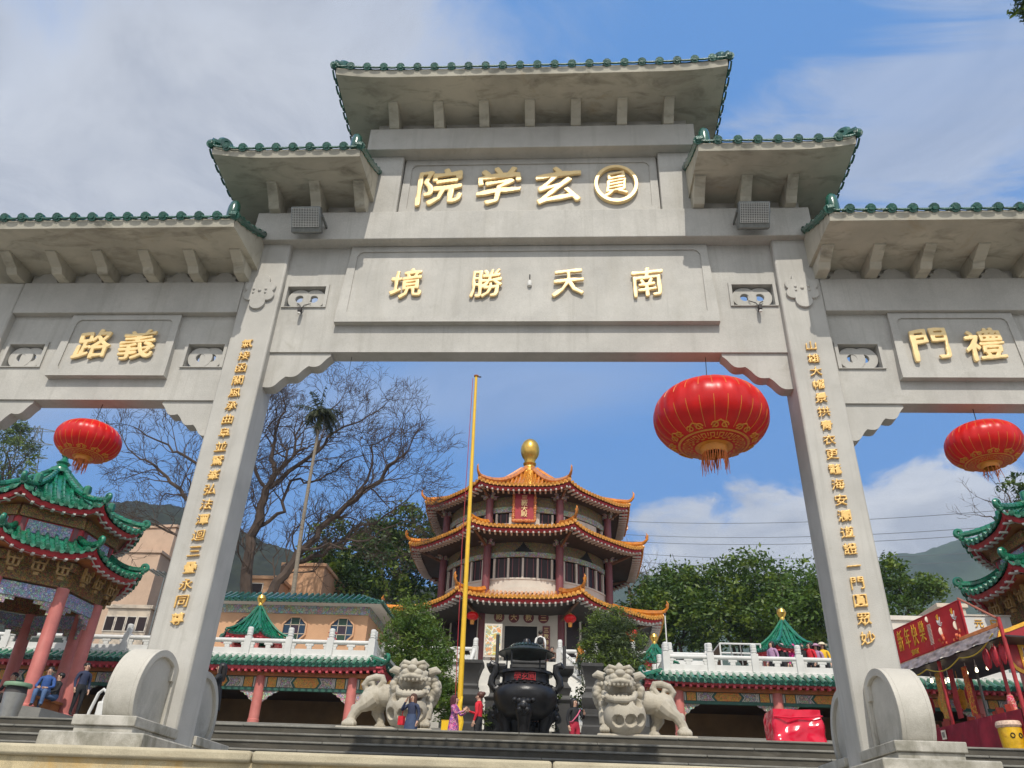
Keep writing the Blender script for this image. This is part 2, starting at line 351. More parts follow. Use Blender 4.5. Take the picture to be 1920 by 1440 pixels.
# --- stone drums and plinths before and behind every pillar
def drum_outline(sy):
    cy, cz, rr = -0.37, 0.42, 0.55; out = [(0.0, 0.10), (0.0, 0.80)]
    for i in range(21):
        an = R(48) + (R(212) - R(48))*i/20; out.append((cy + rr*math.cos(an), cz + rr*math.sin(an)))
    out += [(-0.80, 0.10)]
    inn = [(-0.075, 0.17), (-0.075, 0.66), (-0.13, 0.66)]
    for i in range(20):
        an = R(60) + (R(205) - R(60))*i/19; inn.append((cy + (rr-0.085)*math.cos(an), cz + (rr-0.085)*math.sin(an)))
    inn += [(-0.72, 0.17)]
    if sy < 0: out = [(0.54 - y, z) for y, z in out]; inn = [(0.54 - y, z) for y, z in inn]
    return out, inn
for px in (-8.75, -PX, PX, 8.75):
    for sy in (1, -1):
        o, i = drum_outline(sy); mb = MB(); mb.prism(o, 'x', px-0.13, px+0.13)
        n_ = min(len(o), len(i)); 
        # resample both outlines to the same count for the proud rim
        def rs(p, k=48):
            q = p + [p[0]]; d = [0]
            for a, b in zip(q, q[1:]): d.append(d[-1] + math.dist(a, b))
            res = []; j = 0
            for t in range(k):
                x = d[-1]*t/k
                while d[j+1] < x: j += 1
                f = (x - d[j])/max(d[j+1]-d[j], 1e-9); res.append((q[j][0]+(q[j+1][0]-q[j][0])*f, q[j][1]+(q[j+1][1]-q[j][1])*f))
            return res
        mb.ring(rs(o), rs(i), 'x', px-0.175, px-0.128); mb.ring(rs(o), rs(i), 'x', px+0.128, px+0.175)
        dr = mb.build('stone_drum', M['drum'], gate, bevel=0.006)
        mb = MB()
        y0, y1 = (-1.10, 0.0) if sy > 0 else (0.54, 1.64)
        w = 0.03
        mb.box(px-0.355, px+0.355, y0 if sy > 0 else y0, y1, 0.03, 0.135); mb.box(px-0.33, px+0.33, y0+(w if sy > 0 else 0), y1-(0 if sy > 0 else w), -0.05, 0.03)
        mb.build('plinth', M['drum'], gate, bevel=0.01)
    gbox('base_slab', [(px-0.57, px+0.57, -1.28, 1.82, -0.20, -0.05)], 'drum', bevel=0.015)
# --- beams and walls
WY0, WY1 = 0.125, 0.40
def wall_with_holes(x0, x1, z0, z1, holes):
    """front wall as boxes round rectangular openings [(hx0,hx1,hz0,hz1)]"""
    hs = sorted(holes); bx = []; cx = x0
    for h in hs:
        bx.append((cx, h[0], WY0, WY1, z0, z1)); bx += [(h[0], h[1], WY0, WY1, z0, h[2]), (h[0], h[1], WY0, WY1, h[3], z1)]; cx = h[1]
    bx.append((cx, x1, WY0, WY1, z0, z1)); return bx
hm = [(-3.93,-3.29,6.51,6.92), (3.29,3.93,6.51,6.92)]
gbox('main_lintel', wall_with_holes(-4.0, 4.0, 5.64, 7.75, hm), bevel=0)
SH = []
for s in (-1, 1):
    hs = [tuple(sorted((s*4.74, s*5.33))) + (5.35, 5.77), tuple(sorted((s*7.71, s*8.30))) + (5.35, 5.77)]; SH += hs
    a, b = sorted((s*4.645, s*8.43)); gbox('side_lintel', wall_with_holes(a, b, 4.76, 6.33, hs), bevel=0)
    gbox('side_band', [(a, b, 0.004, 0.536, 6.33, 6.95)])
    gbox('upper_wall', [(a, b, 0.12, 0.42, 6.95, 7.35)])
gbox('cornice_band', [(-4.66, 4.66, -0.12, 0.66, 7.75, 8.36)])
gbox('upper_wall', [(-2.28, 2.28, 0.12, 0.42, 8.36, 9.80), (-4.6, -2.90, 0.10, 0.44, 8.36, 8.9), (2.90, 4.6, 0.10, 0.44, 8.36, 8.9)])
for s in (-1, 1):
    a, b = sorted((s*2.28, s*2.90)); gbox('short_pillar', [(a, b, -0.02, 0.56, 8.36, 9.80)])
gbox('top_band', [(-2.93, 2.93, -0.20, 0.74, 9.80, 10.33)])
gbox('top_wall', [(-2.85, 2.85, 0.0, 0.54, 10.33, 10.85)])
# --- raised name tablets (bottom edge leans out) with notched inner border line
def tablet(x0, x1, z0, z1, yt, yb, tw, inset, nz_, ymin):
    mb = MB(); mb.add([(x0-tw,yb,z0),(x1+tw,yb,z0),(x1,yt,z1),(x0,yt,z1),(x0-tw,WY0+0.01,z0),(x1+tw,WY0+0.01,z0),(x1,WY0+0.01,z1),(x0,WY0+0.01,z1)],
        [(0,1,2,3),(4,7,6,5),(0,4,5,1),(1,5,6,2),(2,6,7,3),(3,7,4,0)])
    def y_at(z): return yb + (yt - yb)*(z - z0)/(z1 - z0)
    i = inset; c = nz_
    out = [(x0+i+c,z0+i),(x1-i-c,z0+i),(x1-i-c*0.4,z0+i+c*0.3),(x1-i,z0+i+c),(x1-i,z1-i-c),(x1-i-c*0.4,z1-i-c*0.3),(x1-i-c,z1-i),(x0+i+c,z1-i),(x0+i+c*0.4,z1-i-c*0.3),(x0+i,z1-i-c),(x0+i,z0+i+c),(x0+i+c*0.4,z0+i+c*0.3)]
    k = 0.024
    xm, zm = (x0+x1)/2, (z0+z1)/2
    # frame proud of the field: outer rectangle minus notched field
    rect = []
    for (x, z) in out:
        ax = (x0 - tw*(z1-z)/(z1-z0)) if x < xm else (x1 + tw*(z1-z)/(z1-z0)); az = z0 if z < zm else z1
        rect.append((ax, z) if abs(x-xm) > (x1-x0)/2 - i - c*0.2 else (x, az))
    # corner points
    for idx in (2, 5, 8, 11):
        x, z = out[idx]; rect[idx] = ((x0-tw*(z1-z)/(z1-z0)) if x < xm else (x1+tw*(z1-z)/(z1-z0)), z0 if z < zm else z1)
    vs = [(x, y_at(z)-k, z) for x, z in rect] + [(x, y_at(z)-k, z) for x, z in out] + [(x, y_at(z)+0.002, z) for x, z in rect] + [(x, y_at(z)+0.002, z) for x, z in out]
    n = 12; fs = []
    for a in range(n):
        b = (a+1) % n; fs += [(a,b,n+b,n+a), (n+a,n+b,3*n+b,3*n+a), (a,2*n+a,2*n+b,b)]
    mb.add(vs, fs)
    return mb.build('name_tablet', M['stone'], gate, smooth=False), y_at
_, yMain = tablet(-2.96, 2.96, 6.14, 7.74, 0.10, 0.03, 0.07, 0.11, 0.10, 0)
_, yTop = tablet(-2.25, 2.25, 8.40, 9.795, 0.10, 0.085, 0.02, 0.12, 0.09, 0)
for s in (-1, 1):
    a, b = sorted((s*5.58, s*7.40)); tablet(a, b, 5.13, 6.325, 0.09, 0.03, 0.05, 0.10, 0.08, 0)
# --- openwork lattices of paired rings
def circ(cx, cz, r, n=28): return [(cx + r*math.cos(2*PI*i/n), cz + r*math.sin(2*PI*i/n)) for i in range(n)]
for h in hm + SH:
    cx, cz = (h[0]+h[1])/2, (h[2]+h[3])/2; rr = (h[3]-h[2])/2*0.94; mb = MB(); w = (h[1]-h[0])/2
    for k, s in enumerate((-1, 1)):
        mb.ring(circ(cx + s*(w - rr - 0.005), cz, rr), circ(cx + s*(w - rr - 0.005)*0.97, cz, rr*0.36), 'y', 0.17 + 0.006*k, 0.25 - 0.006*k)
    mb.build('ring_lattice', M['stone'], gate, bevel=0.006)
    mb = MB(); t = 0.05
    o = [(h[0]-t,h[2]-0.012),(h[1]+t,h[2]-0.012),(h[1]+t,h[3]+t),(h[0]-t,h[3]+t)]; i = [(h[0],h[2]),(h[1],h[2]),(h[1],h[3]),(h[0],h[3])]
    mb.ring(o, i, 'y', WY0-0.03, WY0+0.005); mb.build('window_frame', M['stone'], gate, smooth=False)
# --- scalloped corbels under the lintels
def corbel(x0, zt, w, h, s):
    pts = [(x0, zt), (x0 + s*w, zt), (x0 + s*w, zt - 0.03)]
    a = Vector((x0 + s*w, zt - 0.05)); b = Vector((x0 + s*0.0, zt - h)); k = 3
    d = (b - a)/k; nrm = Vector((s*h, -w)).normalized()
    for i in range(k):
        for j in range(9):
            t = j/8; bul = math.sin(PI*t)*0.06 - 0.02*math.sin(2*PI*t)
            p = a + d*(i + t) + nrm*bul*(1 if i else 1.1)
            pts.append((p.x, p.y))
    return pts
for (x0, zt, w, h, s) in ((-4.0,5.64,0.98,0.62,1), (4.0,5.64,0.98,0.62,-1), (-4.645,4.76,0.86,0.58,-1), (4.645,4.76,0.86,0.58,1), (-8.43,4.76,0.86,0.58,1), (8.43,4.76,0.86,0.58,-1)):
    MB().prism(corbel(x0, zt, w, h, s), 'y', 0.16, 0.365).build('corbel', M['stone'], gate, smooth=False)
# --- quatrefoil reliefs on the pillars
for s in (-1, 1):
    mb = MB(); cx, cz = s*4.33, 6.73; pts = []
    lob = [(0.0,0.22,0.13),(0.15,0.08,0.10),(0.15,-0.09,0.10),(0.0,-0.23,0.13),(-0.15,-0.09,0.10),(-0.15,0.08,0.10)]
    for k in range(96):
        an = 2*PI*k/96; best = 0.10
        for (lx, lz, lr) in lob:
            d = lx*math.cos(an) + lz*math.sin(an); q = lr*lr - (lx*lx + lz*lz - d*d)
            if q > 0: best = max(best, d + math.sqrt(q))
        pts.append((cx + best*math.cos(an), cz + best*math.sin(an)))
    mb.prism(pts, 'y', -0.045, 0.004)
    for (ex, ez, er) in ((0,0.0,0.03),(0.10,0.03,0.025),(-0.10,0.03,0.025),(0.10,-0.04,0.022),(-0.10,-0.04,0.022)): mb.ball((cx+ex, -0.045, cz+ez), er, 8, 6)
    mb.build('quatrefoil_relief', M['stone'], gate, bevel=0.006)

# --- roofs of the archway
YC = 0.27
def gate_roof(x0, x1, zf, hl, hr, wx0, wx1):
    """x0,x1: fascia ends; hl,hr: hipped end (True) or gable end; zf: fascia underside"""
    OV = 1.37; y0, y1 = YC-OV, YC+OV; LIFT = 0.11
    root = None
    def lz(x, y):
        l = 0.0
        if hl: l += max(0, 1-(x-x0)/1.1)**2.2
        if hr: l += max(0, 1-(x1-x)/1.1)**2.2
        return LIFT*l*(abs(y-YC)/OV)**2
    nx, ny = 40, 16
    mb = MB()
    def under(u, v):
        x = x0 + (x1-x0)*u; y = y0 + (y1-y0)*v; t = abs(y-YC)/OV
        cove = 0.10*max(0, min(1, (0.62-t)/0.35))**2 * -1.0
        return (x, y, zf + 0.03*math.sin(PI*min(1,t)) + lz(x, y) + cove*(-0.2))
    mb.grid(under, nx, ny)
    # fascia, leaning out towards the top
    def fas(pts, nrm):
        k = len(pts); vs = [p for p in pts] + [(p[0]+nrm[0]*0.035, p[1]+nrm[1]*0.035, p[2]+0.135) for p in pts]
        mb.add(vs, [(i, i+1, k+i+1, k+i) for i in range(k-1)])
    fas([under(i/nx, 0) for i in range(nx+1)], (0,-1)); fas([under(i/nx, 1) for i in range(nx+1)], (0,1))
    zr = zf + 0.95; ov = 0.04; ye0, ye1 = y0-ov, y1+ov; zt = zf + 0.165
    xl = x0-ov if hl else x0; xr = x1+ov if hr else x1
    for (h, x) in ((hl, x0), (hr, x1)):
        sx = -1 if x == x0 else 1
        if h: fas([under(0 if sx < 0 else 1, j/ny) for j in range(ny+1)], (sx, 0))
        else:
            lo = [under(0 if sx < 0 else 1, j/ny) for j in range(ny+1)]
            up = [(x, p[1], zt - 0.03 + (zr - 0.08 - zt)*(1-abs(p[1]-YC)/OV)**0.9) for p in lo]
            k = len(lo); mb.add(lo + up, [(i, i+1, k+i+1, k+i) for i in range(k-1)])
    root = mb.build('roof', M['soffit'], gate, ang=50)
    T, CAP, RD = MB(), MB(), MB()
    W_ = YC - ye0
    cl = xl + (W_ if hl else 0); cr = xr - (W_ if hr else 0)
    kw = dict(sp=0.295, r=0.062, dk=0.5, conc=0.35, lp=5, seg=4, sides=8)
    tiled_slope(T, CAP, (xl,ye0,zt), (xr,ye0,zt), (cl,YC,zr), (cr,YC,zr), liftA=LIFT if hl else 0, liftB=LIFT if hr else 0, **kw)
    tiled_slope(T, CAP, (xr,ye1,zt), (xl,ye1,zt), (cr,YC,zr), (cl,YC,zr), liftB=LIFT if hl else 0, liftA=LIFT if hr else 0, **kw)
    for (h, xx, cc) in ((hl, xl, cl), (hr, xr, cr)):
        if h:
            a, b = ((xx,ye1,zt),(xx,ye0,zt)) if xx == xl else ((xx,ye0,zt),(xx,ye1,zt))
            tiled_slope(T, CAP, a, b, (cc,YC,zr), (cc,YC,zr), lift=LIFT, **kw)
            for yy in (ye0, ye1):
                pts = []
                for j in range(8):
                    v = j/7; pts.append((xx + (cc-xx)*v, yy + (YC-yy)*v, zt + (zr-zt)*(0.65*v+0.35*v*v) + LIFT*(1-v)**2 + 0.08))
                RD.tube(pts, 0.075, 8); sx = -1 if xx == xl else 1
                curl(RD, (pts[0][0]+sx*-0.16, pts[0][1]+(0.16 if yy == ye0 else -0.16), pts[0][2]-0.03), (sx*0.3, -0.3 if yy == ye0 else 0.3, 0), 0.19, 0.075)
        else:
            for yy in (ye0, ye1):
                pts = [(xx, yy + (YC-yy)*j/7, zt + (zr-zt)*(0.65*j/7+0.35*(j/7)**2) + 0.06) for j in range(8)]
                pts = [(x_ + (0.05 if xx == x0 else -0.05), y_, z_) for x_, y_, z_ in pts]; RD.tube(pts, 0.07, 8)
                for j in range(8):
                    p = Vector(pts[j]); CAP.tube([p + Vector((0.02 if xx == xl else -0.02,0,-0.02)), p + Vector((-0.085 if xx == xl else 0.085,0,-0.04))], 0.07, 8)
                s = 0.16 if xx == x1 else -0.16
                RD.lathe([(0.085,0.0),(0.095,0.10),(0.095,0.24),(0.08,0.33),(0.045,0.385),(0.0,0.40)], 12, (xx - s*0.9, yy + (0.16 if yy == ye0 else -0.16), zt + 0.08))
    RD.box(cl-0.05, cr+0.05, YC-0.11, YC+0.11, zr-0.05, zr+0.22)
    T.build('tile_covering', M['gtile'], root); CAP.build('eave_tile_edge', M['gcap'], root); RD.build('ridge', M['gtile'], root)
    return root
gate_roof(-3.42, 3.42, 10.61, True, True, -2.85, 2.85)
gate_roof(-5.20, -2.70, 8.65, True, False, 0, 0); gate_roof(2.74, 5.20, 8.65, False, True, 0, 0)
gate_roof(-9.6, -4.47, 7.15, True, False, 0, 0); gate_roof(4.52, 9.6, 7.15, False, True, 0, 0)
# --- brackets and cloud blocks below the eaves
def bracket(x, zb, zt, dy=0.62):
    o = [(0.12, zb), (-0.22, zb), (-0.25, zb+0.03), (-0.29, zb+0.09), (-0.40, zb+(zt-zb)*0.55), (-0.42, zb+(zt-zb)*0.62), (-0.52, zt-0.05), (-0.56, zt-0.04), (-0.56, zt), (0.12, zt)]
    for f in (1, -1):
        p = [(y if f > 0 else 0.54 - y, z) for y, z in o]
        mb = MB(); mb.prism(p, 'x', x-0.09, x+0.09); mb.build('eave_bracket', M['soffit'], gate, smooth=False, bevel=0.008)
        if f > 0: continue
def cloud_block(x, zb, w, h, y=0.09):
    o = [(x-w, zb), (x+w, zb), (x+w*0.72, zb+h*0.35), (x+w*0.8, zb+h*0.5), (x+w*0.5, zb+h*0.62)] + [(x + w*0.5*math.cos(PI*i/8), zb+h*0.62+h*0.38*math.sin(PI*i/8)) for i in range(1,8)] + [(x-w*0.5, zb+h*0.62), (x-w*0.8, zb+h*0.5), (x-w*0.72, zb+h*0.35)]
    mb = MB(); mb.prism(o, 'y', y-0.06, y); mb.build('cloud_relief', M['stone'], gate, smooth=False)
bx = [-2.49, -1.66, -0.83, 0.0, 0.83, 1.66, 2.49]
for x in bx: bracket(x, 10.33, 10.655)
for a, b in zip(bx, bx[1:]): cloud_block((a+b)/2, 10.33, 0.2, 0.22, 0.0)
for s in (-1, 1):
    b2 = [2.86, 3.62, 4.36]
    for x in b2: bracket(s*x, 8.36, 8.69)
    for a, b in zip(b2, b2[1:]): cloud_block(s*(a+b)/2, 8.36, 0.24, 0.26, 0.10)
    b3 = [4.66, 5.43, 6.19, 6.97, 7.75, 8.53]
    for x in b3: bracket(s*x, 6.95, 7.19)
    for a, b in zip(b3, b3[1:]): cloud_block(s*(a+b)/2, 6.95, 0.27, 0.24, 0.12)

# ================================================================== gilded characters
def glyph(ch, w, h, depth, loc, weight=0.02, slant=0.10, rx=True, m='gilt', parent=None, vox=None, name='gilded_character', rz=0.0, wob=0.012):
    cu = bpy.data.curves.new('glyph', 'FONT'); cu.body = ch; cu.size = 1.0; cu.extrude = 0.06; cu.offset = 0.0; cu.resolution_u = 2
    o = bpy.data.objects.new('glyph', cu); COL.objects.link(o); me = bpy.data.meshes.new_from_object(o)
    bpy.data.objects.remove(o); bpy.data.curves.remove(cu)
    xs = [v.co.x for v in me.vertices]; ys = [v.co.y for v in me.vertices]
    x0, x1, y0, y1 = min(xs), max(xs), min(ys), max(ys); cx, cy = (x0+x1)/2, (y0+y1)/2; sc = max(x1-x0, y1-y0, 0.5)
    ph = random.random()*9
    for v in me.vertices:
        x, y, z = (v.co.x-cx)/sc, (v.co.y-cy)/sc, v.co.z
        if wob:
            x2 = x + wob*math.sin(7*y + ph) + 0.02*y; y2 = y + slant*x + wob*math.sin(6*x + ph*1.3)
        else: x2, y2 = x, y
        v.co = (x2*w, -z/0.06*depth/2, y2*h)
    bm = bmesh.new(); bm.from_mesh(me); bmesh.ops.remove_doubles(bm, verts=bm.verts, dist=1e-6); bmesh.ops.recalc_face_normals(bm, faces=bm.faces); bm.to_mesh(me); bm.free()
    if vox:
        tmp = bpy.data.objects.new('glyph', me); COL.objects.link(tmp)
        r_ = tmp.modifiers.new('remesh', 'REMESH'); r_.mode = 'VOXEL'; r_.voxel_size = vox
        s_ = tmp.modifiers.new('smooth', 'SMOOTH'); s_.iterations = 2; s_.factor = 0.5
        m2 = bpy.data.meshes.new_from_object(tmp.evaluated_get(bpy.context.evaluated_depsgraph_get())); bpy.data.objects.remove(tmp); bpy.data.meshes.remove(me); me = m2; me.name = name
        n = len(me.vertices); co = np.empty(n*3); me.vertices.foreach_get('co', co); co = co.reshape(-1, 3); no = np.empty(n*3); me.vertex_normals.foreach_get('vector', no); no = no.reshape(-1, 3)
        no[:, 1] *= 0.3; u, v2 = co[:, 0]/w, co[:, 2]/h
        th = weight*w*(0.95 + 0.55*np.sin(9*u + 5*v2 + ph)*np.cos(7*v2 - 4*u + ph*2)); co = co + no*th[:, None]
        co[:, 1] = np.clip(co[:, 1], -depth/2, depth/2); me.vertices.foreach_set('co', co.ravel()); me.update()
        me.polygons.foreach_set('use_smooth', [True]*len(me.polygons)); me.set_sharp_from_angle(angle=R(40))
    ob = link(name, me, M[m], parent if parent is not None else gate); ob.location = loc
    if rz: ob.rotation_euler = (0,0,rz)
    return ob
for ch, x in (('院', -1.57), ('学', -0.53), ('玄', 0.50)): glyph(ch, 0.80, 0.84, 0.05, (x, yTop(9.1)-0.05, 9.10), 0.024, 0.16, vox=0.011, wob=0.022)
glyph('員', 0.42, 0.56, 0.07, (1.53, yTop(9.1)-0.05, 9.10), 0.022, 0.14, vox=0.010, wob=0.022)
mb = MB(); mb.ring([(1.53 + 0.385*math.cos(2*PI*i/40), 9.10 + 0.45*math.sin(2*PI*i/40)) for i in range(40)], [(1.53 + 0.315*math.cos(2*PI*i/40), 9.11 + 0.375*math.sin(2*PI*i/40)) for i in range(40)], 'y', yTop(9.1)-0.085, yTop(9.1)-0.01)
mb.build('gilded_ring', M['gilt'], gate, bevel=0.01)
for ch, x in (('境', -1.94), ('勝', -0.63), ('天', 0.695), ('南', 1.945)): glyph(ch, 0.50, 0.56, 0.045, (x, yMain(6.9)-0.05, 6.90), 0.023, 0.09, vox=0.0085, wob=0.018)
for ch, x in (('路', -6.83), ('義', -6.11), ('門', 6.05), ('禮', 6.82)): glyph(ch, 0.56, 0.53, 0.045, (x, 0.005, 5.70), 0.023, 0.12, vox=0.0085, wob=0.018)
LC = '氣接函關風承曲阜並鷲峯弘法潭迴三疊永同尊'; RC = '山雄大帽景拱青衣更鼇海安瀾道證一門圓眾妙'
for k in range(20):
    z = 5.70 - (5.70-1.44)*k/19
    glyph(LC[k], 0.175, 0.155, 0.036, (-4.325, -0.022, z), 0.009, 0.12, m='gilt2', vox=0.0062, wob=0.02)
    glyph(RC[k], 0.175, 0.155, 0.036, (4.305, -0.022, z-0.04), 0.009, 0.12, m='gilt2', vox=0.0062, wob=0.02)

# ================================================================== floodlights, cameras and lanterns on the archway
for s in (-1, 1):
    fl = thing('floodlight', (s*3.66, -0.12, 8.0), 'grey mesh-fronted floodlight on the cornice below the %s middle roof' % ('left' if s < 0 else 'right'), 'floodlight', 'floodlights on the archway cornice')
    tl = Matrix.Rotation(R(33), 3, 'X')
    mb = MB(); mb.obox((0,-0.26,-0.06), 0.50, 0.14, 0.44, 0, tl); mb.build('lamp_housing', M['metal'], fl, bevel=0.02)
    mb = MB()
    for i in range(17): mb.obox(Vector((0,-0.26,-0.06)) + tl @ Vector((-0.22+0.44*i/16, -0.088, 0.03)), 0.008, 0.012, 0.32, 0, tl)
    for i in range(12): mb.obox(Vector((0,-0.26,-0.06)) + tl @ Vector((0, -0.088, -0.12+0.30*i/11)), 0.45, 0.012, 0.008, 0, tl)
    mb.build('wire_guard', mat('pale_wire_guard', (0.55,0.55,0.52), 0.5, 0.1, metal=0.4), fl, smooth=False)
    mb = MB(); mb.obox(Vector((0,-0.26,-0.06)) + tl @ Vector((0,-0.083,0.03)), 0.44, 0.006, 0.31, 0, tl); mb.build('lens', mat('dark_lens', (0.05,0.05,0.05), 0.7, 0.1, spec=0.2), fl)
    mb = MB(); mb.box(-0.27,-0.245,-0.30,0.0,-0.02,0.03); mb.box(0.245,0.27,-0.30,0.0,-0.02,0.03); mb.build('bracket', M['metal'], fl)
def cam_unit(x, z, lab):
    t = thing('security_camera', (x, 0.06, z), lab, 'camera')
    MB().box(-0.028,0.028,-0.07,0.02,-0.11,-0.02).build('camera_body', M['rope'], t, bevel=0.01)
    MB().lathe([(0.024,0),(0.024,0.025),(0.0,0.035)], 12, (0,-0.04,-0.145)).build('lens', M['white'], t)
    mb = MB(); mb.tube([(0,0,-0.02),(0.03,0.02,0.07),(0.10,0.1,0.16)], 0.008, 5); mb.tube([(0,0,-0.02),(-0.04,0.02,0.07),(-0.12,0.1,0.17)], 0.008, 5); mb.build('cable', M['rope'], t)
cam_unit(-3.62, 6.45, 'small black camera hanging by wires from the left ring lattice of the main lintel')
cam_unit(3.66, 6.47, 'small black camera hanging by wires from the right ring lattice of the main lintel')
t = thing('hanging_lamp', (0.07, yMain(7.0)-0.03, 7.0), 'tiny white lamp on a hook between two gilded characters', 'lamp')
MB().lathe([(0.0,-0.16),(0.035,-0.14),(0.04,-0.09),(0.025,-0.03),(0.0,-0.02)], 10).build('bulb', M['white'], t)
MB().tube([(0,0.02,0.08),(0,-0.03,0.07),(0,-0.0,-0.03)], 0.01, 5).build('hook', M['rope'], t)

def lantern_mats():
    m = mat('red_satin', (0.60,0.009,0.008), 0.34, 0.25, 2.2, spec=0.35); b = next(n for n in m.node_tree.nodes if n.type == 'BSDF_PRINCIPLED')
    b.inputs['Anisotropic'].default_value = 0.4
    return m
M['satin'] = lantern_mats(); M['lgold'] = mat('gold_print', (0.66,0.25,0.03), 0.45, 0.2, 8)
def make_lantern(rad, hgt, loc, top_z, label, grp, rz=0.0, tassel=True):
    t = thing('red_lantern', loc, label, 'lantern', grp, rz)
    NR = 26
    def prof(v):   # v from -1 bottom to 1 top
        a = v*PI/2; return abs(math.cos(a))**0.74*rad, math.copysign(abs(math.sin(a))**0.94, math.sin(a))*hgt/2
    mb = MB(); nv = 26; nu = NR*4
    def fn(u, v):
        vv = -0.91 + 1.82*v; r, z = prof(vv); an = 2*PI*u
        dent = 1 - 0.022*abs(math.sin(an*NR/2))**0.5*0 - 0.02*(1-abs(math.sin(an*NR/2)))**3
        w = 0.006*mnoise.noise(Vector((an*9, vv*5, rad*7)))
        return (r*dent*(1+w)*math.cos(an), r*dent*(1+w)*math.sin(an), z)
    mb.grid(fn, nu, nv); mb.build('lantern_body', M['satin'], t, ang=80)
    mb = MB()
    for k in range(NR):
        an = 2*PI*k/NR
        for (v0, v1) in ((-0.62,-0.06),(0.16,0.80)):
            pts = []
            for j in range(8):
                vv = v0 + (v1-v0)*j/7; r, z = prof(vv); pts.append(((r*0.985+0.001)*math.cos(an), (r*0.985+0.001)*math.sin(an), z))
            mb.tube(pts, 0.0042*rad/0.8, 4)
    mb.build('gold_piping', M['lgold'], t)
    # printed border round the foot: band, key pattern and cloud scrolls laid on the skin
    mb = MB()
    def skin(an, q, off=0.004):   # q: 0 at foot opening .. 1 at the equator
        vv = -0.91 + 0.91*q; r, z = prof(vv); return ((r*0.995+off)*math.cos(an), (r*0.995+off)*math.sin(an), z - off)
    def band(q0, q1):
        mb.grid(lambda u, v: skin(2*PI*u, q0 + (q1-q0)*v), 96, 2)
    band(0.0, 0.05); band(0.235, 0.27)
    K = 20
    for k in range(K):
        u0 = 2*PI*k/K; du = 2*PI/K
        for (a0, a1, q0, q1) in ((0.08,0.20,0.08,0.20),(0.08,0.62,0.18,0.205),(0.50,0.62,0.11,0.205),(0.30,0.62,0.105,0.13),(0.62,1.08,0.075,0.10),(0.80,0.92,0.13,0.205)):
            mb.grid(lambda u, v: skin(u0 + du*(a0 + (a1-a0)*u), q0 + (q1-q0)*v), 3, 2)
    for k in range(10):
        u0 = 2*PI*(k+0.5)/10
        for s in (-1, 1):
            pts = []
            for j in range(17):
                th = j/16*2.1*PI; rr = 0.062*(1-0.62*j/16)
                pts.append(skin(u0 + s*(0.115 + rr*1.5*math.cos(th)*1.0), 0.345 + rr*math.sin(th)*1.05))
            mb.tube(pts, 0.011*rad/0.8, 4)
        mb.tube([skin(u0 - 0.19, 0.30), skin(u0 - 0.08, 0.405), skin(u0, 0.44), skin(u0 + 0.08, 0.405), skin(u0 + 0.19, 0.30)], 0.011*rad/0.8, 4)
    mb.build('printed_border', M['lgold'], t)
    rb, zb = prof(-0.91); mb = MB(); mb.lathe([(rb*1.0, zb), (rb*0.98, zb-0.06*rad/0.8), (rb*0.9, zb-0.10*rad/0.8), (rb*0.86, zb-0.10*rad/0.8), (rb*0.86, zb)], 28); mb.build('foot_ring', M['lgold'], t)
    rt, zt = prof(0.91); MB().lathe([(rt, zt-0.01), (rt, zt+0.05), (0.0, zt+0.06)], 28).build('top_ring', M['lgold'], t)
    rnd = random.Random(int(rad*1000) + int(loc[0]*10)); mb = MB()
    for k in range(46 if tassel else 18):
        an = rnd.random()*2*PI; r = rb*0.88; ln = (0.16 + 0.18*rnd.random())*rad/0.8; w = rnd.uniform(-0.05, 0.03)*rad
        x, y = r*math.cos(an), r*math.sin(an); z0 = zb - 0.08*rad/0.8
        mb.tube([(x,y,z0), (x+w*0.4, y+rnd.uniform(-.02,.02), z0-ln*0.5), (x+w, y+rnd.uniform(-.03,.03), z0-ln)], [0.006*rad/0.8+0.003, 0.006*rad/0.8+0.002, 0.003], 4)
    mb.build('tassel', mat('orange_fringe', (0.62,0.16,0.03), 0.6, 0.4, 30), t)
    MB().tube([(0,0,zt+0.05), (0.02,0,top_z-loc[2])], 0.006, 5).build('cord', M['rope'], t)
    return t
G = 'red lanterns hung under the archway'
c = (at(1225,780,0.27) + at(1440,778,0.27))/2; make_lantern(0.83, 0.98, (c.x, 0.27, 4.58), 5.64, 'large red satin lantern with gold border hanging in the middle opening', G)
c = (at(103,825,0.27) + at(232,835,0.27))/2; make_lantern(0.465, 0.55, (c.x-0.02, 0.27, 4.12), 4.76, 'smaller red lantern with orange fringe in the left side opening', G, 0.4)
c = (at(1775,840,0.27) + at(1916,835,0.27))/2; make_lantern(0.50, 0.60, (c.x, 0.27, 4.17), 4.76, 'smaller red lantern with gold border in the right side opening', G, 1.0, False)
MB().tube([(-2.72,0.27,5.64),(-2.73,0.27,5.25)], 0.004, 4).build('loose_string', M['rope'])
tag(bpy.data.objects['loose_string'], 'thin loose string hanging from the main lintel near the left corbel', 'string')

